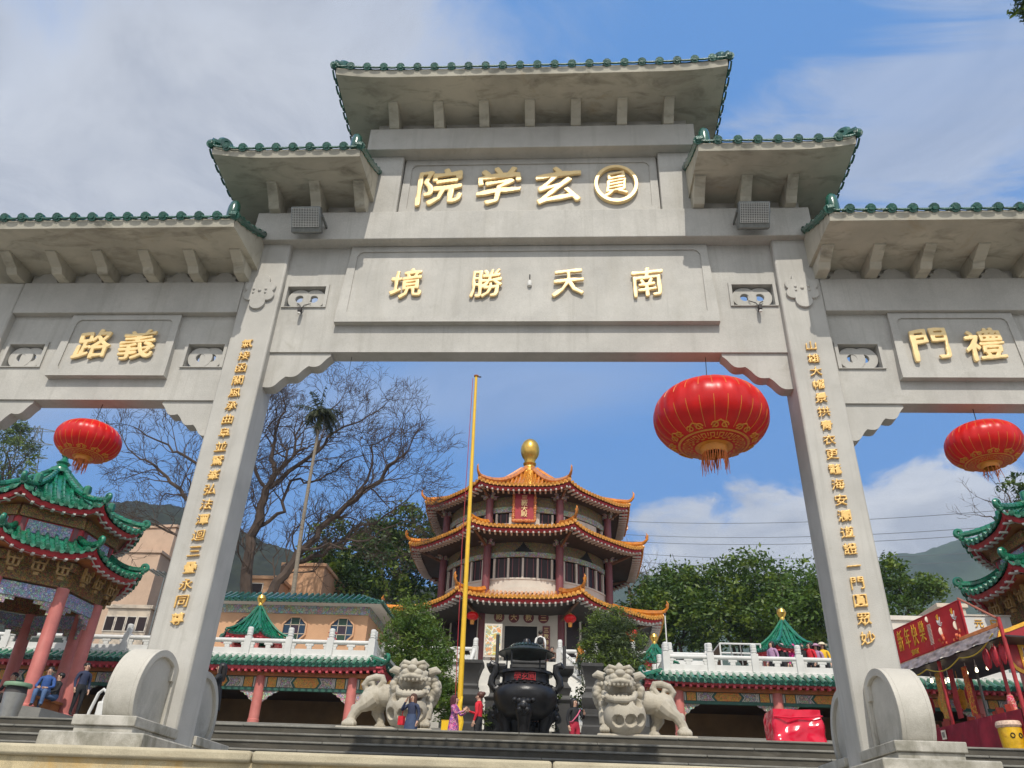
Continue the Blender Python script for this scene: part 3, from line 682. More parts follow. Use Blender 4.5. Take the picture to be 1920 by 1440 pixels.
# ================================================================== ground, platform, steps
def struct(o): o['kind'] = 'structure'; return o
struct(MB().grid(lambda u, v: (-3000+6000*u, -3000+9000*v, -2.75), 2, 2).build('ground', M['paving'], fix=False))
mb = MB(); mb.box(-30, 30, -1.46, 7.7, -2.7, -0.31); struct(mb.build('platform', M['yellowstone']))
mb = MB()
xx = -30.0
rn = random.Random(3)
while xx < 30:
    w = 2.9 + rn.random()*0.4; mb.box(xx+0.004, xx+w-0.004, -1.52, 0.2, -0.315, -0.205); xx += w
struct(mb.build('platform_coping', M['coping'], bevel=0.03))
struct(MB().box(-30, 30, 0.2, 7.7, -0.32, -0.20).build('platform_floor', M['paving']))
mb = MB()
for k in range(14): mb.box(-30, 30, -1.46-0.36*(k+1), -1.46-0.36*k, -2.72, -0.50-0.165*k)
struct(mb.build('front_steps', M['paving']))
P1Z = 1.47; NS = 8; RH = (P1Z + 0.20)/NS; YE = 10.1
sm, sn = MB(), MB()
for k in range(NS):
    y = YE - 0.33*(NS-1-k); z1 = -0.20 + RH*(k+1); xx = -32.0 + rn.random()*2
    sm.box(-32, 32, y+0.03, y+0.42 if k < NS-1 else y+0.6, -0.25, z1-0.045)
    while xx < 32:
        w = 2.2 + rn.random()*1.6; sn.box(xx+0.006, xx+w-0.006, y, y+0.36, z1-0.045, z1); xx += w
struct(sm.build('steps', M['steps'], bevel=0)); struct(sn.build('step_treads', M['nosing'], bevel=0.012))
P2Z, P3Z = 1.50, 2.90
mb = MB(); mb.box(-60, 60, YE+0.36, 13.8, 1.0, P1Z-0.004); mb.box(-60, 60, 13.8, 21.2, 1.0, P2Z); mb.box(-90, 90, 21.2, 70, 0.5, P3Z)
struct(mb.build('plaza', M['paving']))
# ================================================================== painted and background materials
def painted(name, base, c1, c2, scale=6.0, rough=0.6):
    """hand-painted ornament: voronoi cells and scrolls in three colours"""
    m = bpy.data.materials.new(name); m.use_nodes = True; t = m.node_tree; t.nodes.clear(); ns = t.nodes; lk = t.links
    o = ns.new('ShaderNodeOutputMaterial'); b = ns.new('ShaderNodeBsdfPrincipled'); lk.new(b.outputs[0], o.inputs[0]); b.inputs['Roughness'].default_value = rough
    c = ns.new('ShaderNodeTexCoord')
    v = ns.new('ShaderNodeTexVoronoi'); v.feature = 'DISTANCE_TO_EDGE'; v.inputs['Scale'].default_value = scale; lk.new(c.outputs['Object'], v.inputs['Vector'])
    w = ns.new('ShaderNodeTexNoise'); w.inputs['Scale'].default_value = scale*1.6; w.inputs['Detail'].default_value = 4; w.inputs['Distortion'].default_value = 2.5; lk.new(c.outputs['Object'], w.inputs['Vector'])
    r1 = ns.new('ShaderNodeValToRGB'); lk.new(v.outputs['Distance'], r1.inputs[0]); r1.color_ramp.elements[0].position = 0.06; r1.color_ramp.elements[1].position = 0.10
    r1.color_ramp.elements[0].color = (*c1, 1); r1.color_ramp.elements[1].color = (*base, 1)
    r2 = ns.new('ShaderNodeValToRGB'); r2.color_ramp.interpolation = 'LINEAR'; lk.new(w.outputs['Fac'], r2.inputs[0]); r2.color_ramp.elements[0].position = 0.52; r2.color_ramp.elements[1].position = 0.56
    r2.color_ramp.elements[0].color = (0,0,0,1); r2.color_ramp.elements[1].color = (1,1,1,1)
    vc = ns.new('ShaderNodeTexVoronoi'); vc.inputs['Scale'].default_value = scale; lk.new(c.outputs['Object'], vc.inputs['Vector'])
    tn = ns.new('ShaderNodeMix'); tn.data_type = 'RGBA'; tn.blend_type = 'OVERLAY'; tn.inputs['Factor'].default_value = 0.45; lk.new(r1.outputs[0], tn.inputs['A']); lk.new(vc.outputs['Color'], tn.inputs['B'])
    mm = ns.new('ShaderNodeMix'); mm.data_type = 'RGBA'; lk.new(r2.outputs[0], mm.inputs['Factor']); lk.new(tn.outputs['Result'], mm.inputs['A']); mm.inputs['B'].default_value = (*c2, 1)
    lk.new(mm.outputs['Result'], b.inputs['Base Color']); return m
M['frieze_blue'] = painted('blue_painted_frieze', (0.33,0.40,0.38), (0.10,0.20,0.22), (0.42,0.26,0.12), 8)
M['frieze_ochre'] = painted('ochre_painted_panel', (0.15,0.12,0.06), (0.06,0.075,0.055), (0.27,0.16,0.04), 9)
M['frieze_scroll'] = painted('scroll_painted_panel', (0.50,0.47,0.42), (0.16,0.14,0.14), (0.24,0.17,0.15), 14)
M['frieze_porc'] = painted('porcelain_painted_panel', (0.45,0.50,0.56), (0.10,0.22,0.26), (0.22,0.17,0.30), 15)
M['frieze_gold'] = painted('gold_painted_panel', (0.42,0.15,0.03), (0.60,0.33,0.06), (0.55,0.28,0.05), 16)
M['bronze_carving'] = painted('gilt_wood_carving', (0.18,0.10,0.03), (0.42,0.24,0.06), (0.06,0.03,0.015), 17)
M['brownwood'] = mat('brown_timber', (0.16,0.075,0.035), 0.6, 0.3, 3)
M['orangewood'] = mat('orange_timber', (0.42,0.14,0.035), 0.55, 0.3, 3)
M['cream'] = mat('cream_wall', (0.60,0.54,0.46), 0.8, 0.12, 1.5, bump=0.05)
M['glass'] = mat('dark_window_glass', (0.030,0.018,0.018), 0.35, 0.3, 1.0, spec=0.25)
M['ochrewall'] = mat('ochre_inner_wall', (0.36,0.22,0.10), 0.8, 0.4, 0.6)
M['deepred'] = mat('deep_red_board', (0.34,0.012,0.02), 0.4, 0.2, 4)
M['peach'] = stained(mat('peach_render', (0.54,0.31,0.175), 0.85, 0.12, 1.2, bump=0.05), (0.45,0.26,0.16), 1.0, 0.6, 0.8, (1,1,0.3), 0.5)
M['peach2'] = stained(mat('pale_peach_render', (0.50,0.35,0.25), 0.85, 0.12, 1.2), (0.40,0.28,0.2), 0.8, 0.58, 0.8, (1,1,0.3), 0.6)
M['beige'] = mat('beige_render', (0.55,0.46,0.36), 0.85, 0.15, 1.2)
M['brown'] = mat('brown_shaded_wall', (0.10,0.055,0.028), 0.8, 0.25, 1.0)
M['rafter'] = mat('white_rafter_end', (0.55,0.52,0.47), 0.6, 0.1, 5)
M['eavered'] = mat('pink_red_eave_board', (0.60,0.08,0.10), 0.5, 0.3, 5)
M['darkgreen'] = mat('dark_green_beam', (0.02,0.10,0.07), 0.5, 0.3, 5)
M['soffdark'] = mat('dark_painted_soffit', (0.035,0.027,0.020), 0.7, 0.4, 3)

def eave_trim(pos, L, n, e, r, mb_red, mb_wh, drop=0.10, hgt=0.16, sp=0.3, inset=0.10, rlen=0.35, rh=0.07):
    """red eave board and a row of white-ended rafters under a tiled eave"""
    k = 14; vs = []
    for j in range(k+1):
        s = L*j/k; p = pos(s, 0); a = p + n*inset; vs += [a + Vector((0,0,-drop)), a + n*0.05 + Vector((0,0,-drop-hgt)), a + n*0.30 + Vector((0,0,-drop-hgt)), a + n*0.30 + Vector((0,0,-drop))]
    fs = []
    for j in range(k):
        for q in range(4): fs.append((j*4+q, j*4+(q+1)%4, (j+1)*4+(q+1)%4, (j+1)*4+q))
    mb_red.add(vs, fs + [(0,1,2,3), (k*4+3,k*4+2,k*4+1,k*4)])
    m = max(2, int(L/sp)); rz = math.atan2(e.y, e.x)
    vs = []
    for j in range(k+1):
        s = L*(0.5/m) + (L - L/m)*j/k; p = pos(s, 0) + n*(inset + 0.15) + Vector((0,0,-drop-hgt)); vs += [p + Vector((0,0,-0.006)), p + Vector((0,0,0.03)), p + n*0.05 + Vector((0,0,0.03)), p + n*0.05 + Vector((0,0,-0.006))]
    mb_wh.add(vs, [(j*4+q, j*4+(q+1)%4, (j+1)*4+(q+1)%4, (j+1)*4+q) for j in range(k) for q in range(4)] + [(0,1,2,3), (k*4+3,k*4+2,k*4+1,k*4)])
    for j in range(m):
        s = L*(j+0.5)/m; p = pos(s, 0) + n*(inset + rlen/2 + 0.0) + Vector((0,0,-drop-hgt-rh/2+0.005)); mb_wh.obox(p, 0.09, rlen, rh, rz)

# ================================================================== the octagonal three-storey hall
HX, HY = -1.57, 38.0
hall = thing('octagonal_hall', (HX, HY, 7.1), 'three-storey octagonal temple hall with orange tiled roofs and golden finial', 'temple hall')
HZ = 7.1
def opt(k, rad, z): an = R(22.5 + 45*k); return Vector((rad*math.sin(an), -rad*math.cos(an), z - HZ))
def ztop(px, py, Y): return zat(px, py, Y)
tiers = []   # R corner, z corner, z centre, inner radius, rise
tiers.append((8.52, 10.72, zat(980,1119,30.13), 5.2, 1.15))
tiers.append((7.56, 14.86, zat(975,986.5,31.0), 5.0, 1.0))
tiers.append((6.83, 17.60, zat(985,909,31.7), 0.5, zat(988,886,38.0) - zat(985,909,31.7)))
for ti, (rc, zc, zm, r2, H) in enumerate(tiers):
    T, CAP = MB(), MB(); lf = max(0.35, zc - zm); sub = []
    for k in range(8):
        RD, RED, WH = MB(), MB(), MB(); sub.append((RD, RED, WH))
        A, B = opt(k-1, rc, zm), opt(k, rc, zm); Cc, D = opt(k-1, r2, zm + H), opt(k, r2, zm + H)
        pos, L, vm, e, n = tiled_slope(T, CAP, A, B, Cc, D, sp=0.235, r=0.085, dk=1.5, conc=0.5 if ti == 2 else 0.3, lift=lf, lp=4, seg=4, sides=6)
        eave_trim(pos, L, n, e, 0.06, RED, WH, drop=0.10, hgt=0.14, sp=0.30, inset=0.10, rlen=0.5, rh=0.09)
        # hip ridge, thick, with a swept tip
        pts = []; rd = []
        for j in range(9):
            v = j/8; q = B.lerp(D, v); c_ = 0.5 if ti == 2 else 0.3
            q.z = B.z + H*((1-c_)*v + c_*v*v) + lf*(1-v)**2 + 0.16; pts.append(q); rd.append(0.15 if ti < 2 else 0.13)
        RD.tube(pts, rd, 6, sq=1.35); d = (B - D); d.z = 0; d.normalize(); p0 = pts[0]
        RD.tube([p0 - d*0.25 + Vector((0,0,0.05)), p0 + d*0.10 + Vector((0,0,0.12)), p0 + d*0.28 + Vector((0,0,0.30)), p0 + d*0.32 + Vector((0,0,0.52)), p0 + d*0.24 + Vector((0,0,0.68))], [0.12,0.10,0.075,0.055,0.02], 6)
        RD.lathe([(0.0,-0.1),(0.09,-0.05),(0.10,0.05),(0.0,0.14)], 8, tuple(p0 + d*0.26 + Vector((0,0,0.42)))) if ti < 2 else None
    root = T.build('roof', M['otile'], hall); CAP.build('eave_tile_edge', M['ocap'], root)
    for RD, RED, WH in sub: RD.build('ridge', M['otile'], root); RED.build('eave_board', M['red'], root); WH.build('rafter_row', M['rafter'], root)
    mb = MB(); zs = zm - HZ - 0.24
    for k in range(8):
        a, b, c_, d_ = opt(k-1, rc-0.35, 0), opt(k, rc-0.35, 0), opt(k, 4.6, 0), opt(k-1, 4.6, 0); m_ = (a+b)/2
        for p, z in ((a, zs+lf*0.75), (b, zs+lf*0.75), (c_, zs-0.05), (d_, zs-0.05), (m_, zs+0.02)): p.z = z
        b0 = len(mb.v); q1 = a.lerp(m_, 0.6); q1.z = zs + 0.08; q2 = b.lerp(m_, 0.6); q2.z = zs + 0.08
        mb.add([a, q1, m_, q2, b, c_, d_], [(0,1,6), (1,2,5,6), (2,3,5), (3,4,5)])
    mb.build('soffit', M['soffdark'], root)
    # orange hip beams under the corners
    for k in range(8):
        a, b = opt(k, rc-0.6, 0), opt(k, 5.2, 0); a.z = zs + lf*0.75 - 0.04; b.z = zs - 0.35
        MB().tube([a, b], 0.09, 4).build('hip_beam', M['brownwood'], root)
RW = 5.15
def wallring(name, z0, z1, m, rad=RW, n=64):
    return MB().lathe([(rad, z0-HZ), (rad, z1-HZ)], n).build(name, M[m], hall)
YF = HY - RW
def zw(py): return zat(982, py, YF)
def wall_arc(mb, k, f0, f1, z0, z1, rad, n=6):
    """strip of the round wall on face k between fractions f0..f1 of the face"""
    a0, a1 = R(-22.5 + 45*k + 45*f0), R(-22.5 + 45*k + 45*f1)
    vs = []
    for i in range(n+1):
        a = a0 + (a1-a0)*i/n
        for r_, z in ((rad, z0), (rad, z1), (rad-0.12, z1), (rad-0.12, z0)): vs.append((r_*math.sin(a), -r_*math.cos(a), z-HZ))
    fs = [(i*4+q, i*4+(q+1)%4, (i+1)*4+(q+1)%4, (i+1)*4+q) for i in range(n) for q in range(4)] + [(0,1,2,3), (n*4+3,n*4+2,n*4+1,n*4)]
    mb.add(vs, fs)
FACES = (-3, -2, -1, 0, 1, 2, 3)
# middle storey
z_b0, z_b1, z_w1, z_f0, z_f1, z_p1 = tiers[0][2]+0.5, zw(1083), zw(1046), zw(1044), zw(1035), tiers[1][2]+0.1
wallring('wall', tiers[0][2], z_b1, 'cream')
def storey(z0, z1, zf0, zf1, zp1, nwin, plaque=False):
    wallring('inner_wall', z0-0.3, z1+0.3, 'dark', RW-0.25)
    posts = MB()
    for k in FACES:
        for w in range(nwin):
            f0, f1 = 0.09 + 0.82*w/nwin, 0.09 + 0.82*(w+1)/nwin
            wn = MB(); wall_arc(wn, k, f0, f1, z0, z1, RW-0.10, 3); wo = wn.build('window', M['glass'], hall, smooth=False)
            ml = MB(); fm = (f0+f1)/2
            for g in (-0.22, 0.22): wall_arc(ml, k, fm+(f1-f0)*g-0.005, fm+(f1-f0)*g+0.005, z0, z1, RW-0.07, 1)
            ml.build('mullion', M['maroon'], wo, smooth=False)
        for w in range(nwin+1):
            f = 0.09 + 0.82*w/nwin; wall_arc(posts, k, f-0.014, f+0.014, z0, z1, RW+0.03, 1)
        wall_arc(posts, k, 0.02, 0.98, z0-0.10, z0, RW+0.04)
    posts.build('window_frame', M['cream'], hall, smooth=False)
    fz, pz = MB(), MB()
    for k in FACES: wall_arc(fz, k, 0.03, 0.97, zf0, zf1, RW+0.04); wall_arc(pz, k, 0.03, 0.97, zf1, zp1, RW-0.03)
    fz.build('painted_frieze', M['frieze_blue'], hall); pz.build('painted_panel', M['frieze_ochre'], hall)
storey(z_b1, z_w1, z_f0, z_f1, z_p1, 4)
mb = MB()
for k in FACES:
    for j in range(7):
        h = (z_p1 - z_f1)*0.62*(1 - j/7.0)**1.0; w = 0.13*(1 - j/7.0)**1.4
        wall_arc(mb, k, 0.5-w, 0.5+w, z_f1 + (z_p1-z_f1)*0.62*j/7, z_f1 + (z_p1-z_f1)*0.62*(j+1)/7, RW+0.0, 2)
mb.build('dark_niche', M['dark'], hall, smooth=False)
# pale fan-shaped relief over the entrance
mb = MB()
for j in range(10):
    w = 0.33*math.sqrt(max(0, 1-(j/10)**2)); wall_arc(mb, 0, 0.5-w, 0.5+w, zw(1112)+ (zw(1101)-zw(1112))*j/10, zw(1112)+(zw(1101)-zw(1112))*(j+1)/10, RW+0.12, 6)
mb.build('fan_relief', M['cream'], hall, smooth=False)
# top storey
z3b, z3w, z3f0, z3f1, z3p = zw(981), zw(962), zw(960), zw(950), tiers[2][2]+0.1
wallring('wall', tiers[1][2], z3b, 'cream')
storey(z3b, z3w, z3f0, z3f1, z3p, 4)
mb = MB()
for k in FACES:
    for f0, f1 in ((0.30, 0.48), (0.52, 0.70)): wall_arc(mb, k, f0, f1, z3b, z3w, RW+0.02)
mb.build('wall_panel', M['cream'], hall, smooth=False)
# columns of the upper storeys
for k in (-3,-2,-1,0,1,2):
    for (z0, z1) in ((tiers[0][2]+0.2, tiers[1][2]-0.05), (tiers[1][2]+0.2, tiers[2][2]-0.05)):
        p = opt(k, 5.38, HZ); MB().lathe([(0.22, z0-HZ), (0.22, z1-HZ)], 16, (p.x, p.y, 0)).build('column', M['maroon'], hall)
        cp = MB()
        for an in range(0, 360, 60):
            d = Vector((math.cos(R(an)), math.sin(R(an)), 0)); cp.obox(p + d*0.24 + Vector((0,0,z1-HZ-0.25)), 0.30, 0.14, 0.22, R(an)); cp.obox(p + d*0.36 + Vector((0,0,z1-HZ-0.08)), 0.34, 0.16, 0.18, R(an))
        cp.build('column_bracket', M['frieze_scroll'], hall)
# golden finial
zb = zat(988, 882, HY) - HZ; zt_ = zat(989, 824, HY) - HZ; h = zt_ - zb
MB().lathe([(0.62,-0.5),(0.60,-0.05),(0.46,0.0),(0.36,0.05*h),(0.31,0.12*h),(0.34,0.15*h),(0.43,0.17*h),(0.44,0.21*h),(0.34,0.235*h),(0.36,0.27*h)] + [(0.64*math.sin(PI*q/14), (0.635 - 0.365*math.cos(PI*q/14))*h) for q in range(3, 15)], 32, (0,0,zb)).build('finial', M['gold'], hall, ang=60)
# plaque with the hall's name
pw, pz0, pz1 = 1.15, zw(981), zw(926)
yp = -RW - 0.35
MB().box(-pw/2, pw/2, yp, yp+0.12, pz0-HZ, pz1-HZ).build('name_board', M['deepred'], hall, bevel=0.02)
mb = MB(); rn2 = random.Random(5)
for i in range(54):
    t = i/54*4; sd_ = int(t); f = t - sd_; hw = pw/2+0.05
    x, z = ((-hw+2*hw*f, pz0), (hw, pz0+(pz1-pz0)*f), (hw-2*hw*f, pz1), (-hw, pz1-(pz1-pz0)*f))[sd_]
    mb.ball((x, yp-0.02, z-HZ), rn2.uniform(0.07,0.12), 7, 5)
mb.build('carved_border', mat('red_gold_carving', (0.60,0.20,0.05), 0.5, 0.5, 14), hall)
for i, ch in enumerate('三教大殿'): glyph(ch, 0.36, 0.34, 0.05, (0, yp-0.03, pz1-HZ-0.33-(pz1-pz0-0.5)/4*(i+0.05)-0.08), 0.02, 0.0, parent=hall, name='gilt_character', wob=0)
# ground storey: dark walls, pale entrance wall, columns
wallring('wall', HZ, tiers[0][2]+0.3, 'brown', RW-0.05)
zd = zat(985, 1147, YF-0.1) - HZ
mb = MB(); y0 = -RW-0.10; hw = 2.02; dw = 0.92; dh = zat(985, 1175, YF) - HZ
mb.box(-hw, -dw, y0, y0+0.4, 0, zd); mb.box(dw, hw, y0, y0+0.4, 0, zd); mb.box(-dw, dw, y0, y0+0.4, dh, zd)
mb.build('entrance_wall', M['cream'], hall, bevel=0.02)
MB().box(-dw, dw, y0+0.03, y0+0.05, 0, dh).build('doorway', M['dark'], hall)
mb = MB()
for s in (-1, 1): mb.box(s*dw-0.05, s*dw+0.05, y0-0.04, y0+0.1, 0, dh)
mb.box(-dw-0.05, dw+0.05, y0-0.04, y0+0.1, dh, dh+0.08); mb.build('door_frame', M['cream'], hall)
for i, ch in enumerate('殿大教三'):
    x = -1.2 + 0.80*i; zc_ = zat(985, 1159, YF) - HZ
    MB().tube([(x, y0-0.03, zc_), (x, y0+0.02, zc_)], 0.29, 24).build('medallion', M['maroon'], hall)
    glyph(ch, 0.34, 0.34, 0.04, (x, y0-0.05, zc_), 0.02, 0.0, parent=hall, name='gilt_character', wob=0)
for s, tx in ((-1, '儒釋道三教同'), (1, '三教歸宗心一')):
    x = s*1.36; MB().box(x-0.20, x+0.20, y0-0.05, y0+0.01, 0.1, dh+0.02).build('couplet_board', M['maroon'], hall)
    for i in range(6): glyph(tx[i], 0.26, 0.26, 0.03, (x, y0-0.065, dh-0.2-0.32*i), 0.02, 0.0, parent=hall, name='gilt_character', wob=0)
for k in FACES:
    if k == 0: continue
    for (f0, f1) in ((0.12,0.33),(0.36,0.64),(0.67,0.88)):
        wn = MB(); wall_arc(wn, k, f0, f1, HZ+0.6, HZ+3.0, RW+0.02, 3); wn.build('window', M['glass'], hall, smooth=False)
        fr = MB(); wall_arc(fr, k, f0-0.02, f0+0.0, HZ, HZ+3.1, RW+0.06, 1); wall_arc(fr, k, f1, f1+0.02, HZ, HZ+3.1, RW+0.06, 1); fr.build('window_frame', M['cream'], hall, smooth=False)
for k in (-3,-2,-1,0,1,2):
    p = opt(k, 5.42, HZ); MB().lathe([(0.36,0.0),(0.36,0.12),(0.27,0.22),(0.27,3.7)], 18, (p.x, p.y, 0)).build('column', M['maroon'], hall)
for (px, py) in ((886,1155),(1069,1160),(1184,1188)):
    p = at(px, py, 31.2); t = thing('palace_lantern', p, {886:'small red lantern under the low eave beside the yellow flagpole',1069:'small red lantern under the low eave right of the entrance',1184:'small red lantern under the far right corner of the low eave'}[px], 'lantern', 'small lanterns under the hall eaves')
    MB().ball((0,0,0), 0.32, 14, 10, (1,1,0.72)).build('lantern_body', M['satin'], t); MB().lathe([(0.10,-0.42),(0.12,-0.2),(0.10,0.25),(0.0,0.27)], 8).build('foot_ring', M['lgold'], t); MB().tube([(0,0,0.2),(0,0,10.5-p.z)], 0.012, 4).build('cord', M['rope'], t)

# ================================================================== stone terrace of the hall with stairs and balustrades
M['palestone'] = stained(mat('pale_wall_stone', (0.60,0.575,0.52), 0.8, 0.12, 2, bump=0.08), (0.36,0.34,0.3), 1.6, 0.55, 0.8, (1,1,0.4), 0.5)
ter = thing('hall_terrace', (HX, 30, P3Z), 'high pale stone terrace carrying the octagonal hall', 'terrace')
TH = HZ - P3Z
MB().box(-9.5, 9.5, 0.0, 18.0, 0, TH-0.12).build('terrace_wall', M['palestone'], ter)
MB().box(-9.7, 9.7, -0.15, 18.2, TH-0.12, TH).build('terrace_slab', M['white'], ter, bevel=0.02)
mb = MB()
for k in range(12): mb.box(-1.9+0.0, 1.9, -0.33*(12-k), 0.0, 0, TH*(k+1)/12 - 0.02)
mb.build('stair', M['palestone'], ter)
mb = MB()
for z in (0.9, 1.9, 2.9): mb.box(-9.52, 9.52, -0.015, 0.0, z, z+0.02)
mb.build('joint', M['brown'], ter)
def balustrade(name, p0, p1, n, label, grp, ph=1.05, slope_caps=True, cat='balustrade', psz=0.26):
    """white stone rail: turned-top posts, round hand rail, cloud baluster blocks"""
    p0, p1 = Vector(p0), Vector(p1); t = thing(name, p0, label, cat, grp); d = p1 - p0; L = d.length; rz = math.atan2(d.y, d.x); u = Vector((d.x, d.y, 0)); Lh = u.length; u.normalize(); sl = d.z/Lh
    k = ph/1.05
    for i in range(n+1):
        q = d*(i/n); mb = MB(); mb.obox(q + Vector((0,0,0.39*k)), psz, psz, 0.80*k, rz); 
        r_ = psz*0.40; z = 0.79*k
        mb.lathe([(r_*0.9,z),(r_*0.9,z+0.04*k),(r_*1.12,z+0.05*k),(r_*1.12,z+0.11*k),(r_*0.98,z+0.125*k),(r_*1.12,z+0.14*k),(r_*1.12,z+0.22*k),(r_*0.98,z+0.235*k),(r_*1.1,z+0.25*k),(r_*1.1,z+0.36*k),(r_*0.8,z+0.40*k),(0,z+0.41*k)], 14, q)
        mb.build('post', M['white'], t, bevel=0.01)
    for i in range(n):
        a, b = d*(i/n) + u*psz/2, d*((i+1)/n) - u*psz/2; Z = Vector((0,0,1)); mid = (a+b)/2; ln = (b-a).length; tl = Matrix.Rotation(-math.atan(sl), 3, 'Y')
        mb = MB(); mb.tube([a + Z*0.62*k, b + Z*0.62*k], 0.095*k, 12); mb.build('hand_rail', M['white'], t)
        mb = MB(); mb.obox(mid + Z*0.16*k, ln, 0.12, 0.30*k, rz, tl); mb.obox(mid + Z*0.03*k, ln, 0.2, 0.08*k, rz, tl); mb.build('lower_rail', M['white'], t, bevel=0.008)
        for f in (0.04, 0.5, 0.96):
            mb = MB(); c_ = a.lerp(b, f) + Z*0.43*k; mb.obox(c_ + Z*0.06*k, 0.34 if f == 0.5 else 0.2, 0.11, 0.10*k, rz, tl); mb.obox(c_ - Z*0.05*k, 0.20 if f == 0.5 else 0.13, 0.10, 0.14*k, rz, tl)
            mb.build('baluster', M['white'], t, bevel=0.015)
    return t
BG = 'white balustrades of the hall terrace'
zt2 = HZ
balustrade('balustrade', (HX-9.3, 30.1, zt2), (HX-2.1, 30.1, zt2), 4, 'white balustrade on the terrace edge left of the hall stairs', BG, 1.0)
balustrade('balustrade', (HX+2.1, 30.1, zt2), (HX+9.3, 30.1, zt2), 4, 'white balustrade on the terrace edge right of the hall stairs', BG, 1.0)
balustrade('balustrade', (HX-2.1, 29.9, zt2-0.1), (HX-2.9, 26.0, P3Z+0.1), 3, 'sloping white balustrade down the left side of the hall stairs', BG, 1.0)
balustrade('balustrade', (HX+2.1, 29.9, zt2-0.1), (HX+5.9, 26.2, P3Z+0.9), 3, 'sloping white balustrade running down to the right of the hall stairs', BG, 1.0)
MB().prism([(0,0),(0,TH-0.2),(-3.9,0.9),(-3.9,0)], 'x', HX+2.0, HX+6.0).build('flank_wall', M['palestone'], ter).location = (-HX, 0, 0)
t = thing('notice_board', at(919,1230,29.4), 'framed notice board with orange poster standing left of the hall door', 'notice board')
t.location.z = HZ - 0.02; t.location.y = 30.6
MB().box(-0.45,0.45,0,0.05,0.35,2.0).build('panel', M['cream'], t); MB().box(-0.38,0.38,-0.02,0.0,0.45,1.9).build('poster', painted('poster_print', (0.65,0.35,0.12), (0.75,0.68,0.5), (0.25,0.35,0.3), 3), t)
mb = MB(); mb.tube([(-0.42,0.05,0),(-0.42,0.05,2.05)], 0.03, 6); mb.tube([(0.42,0.05,0),(0.42,0.05,2.05)], 0.03, 6); mb.build('frame', M['metal'], t)

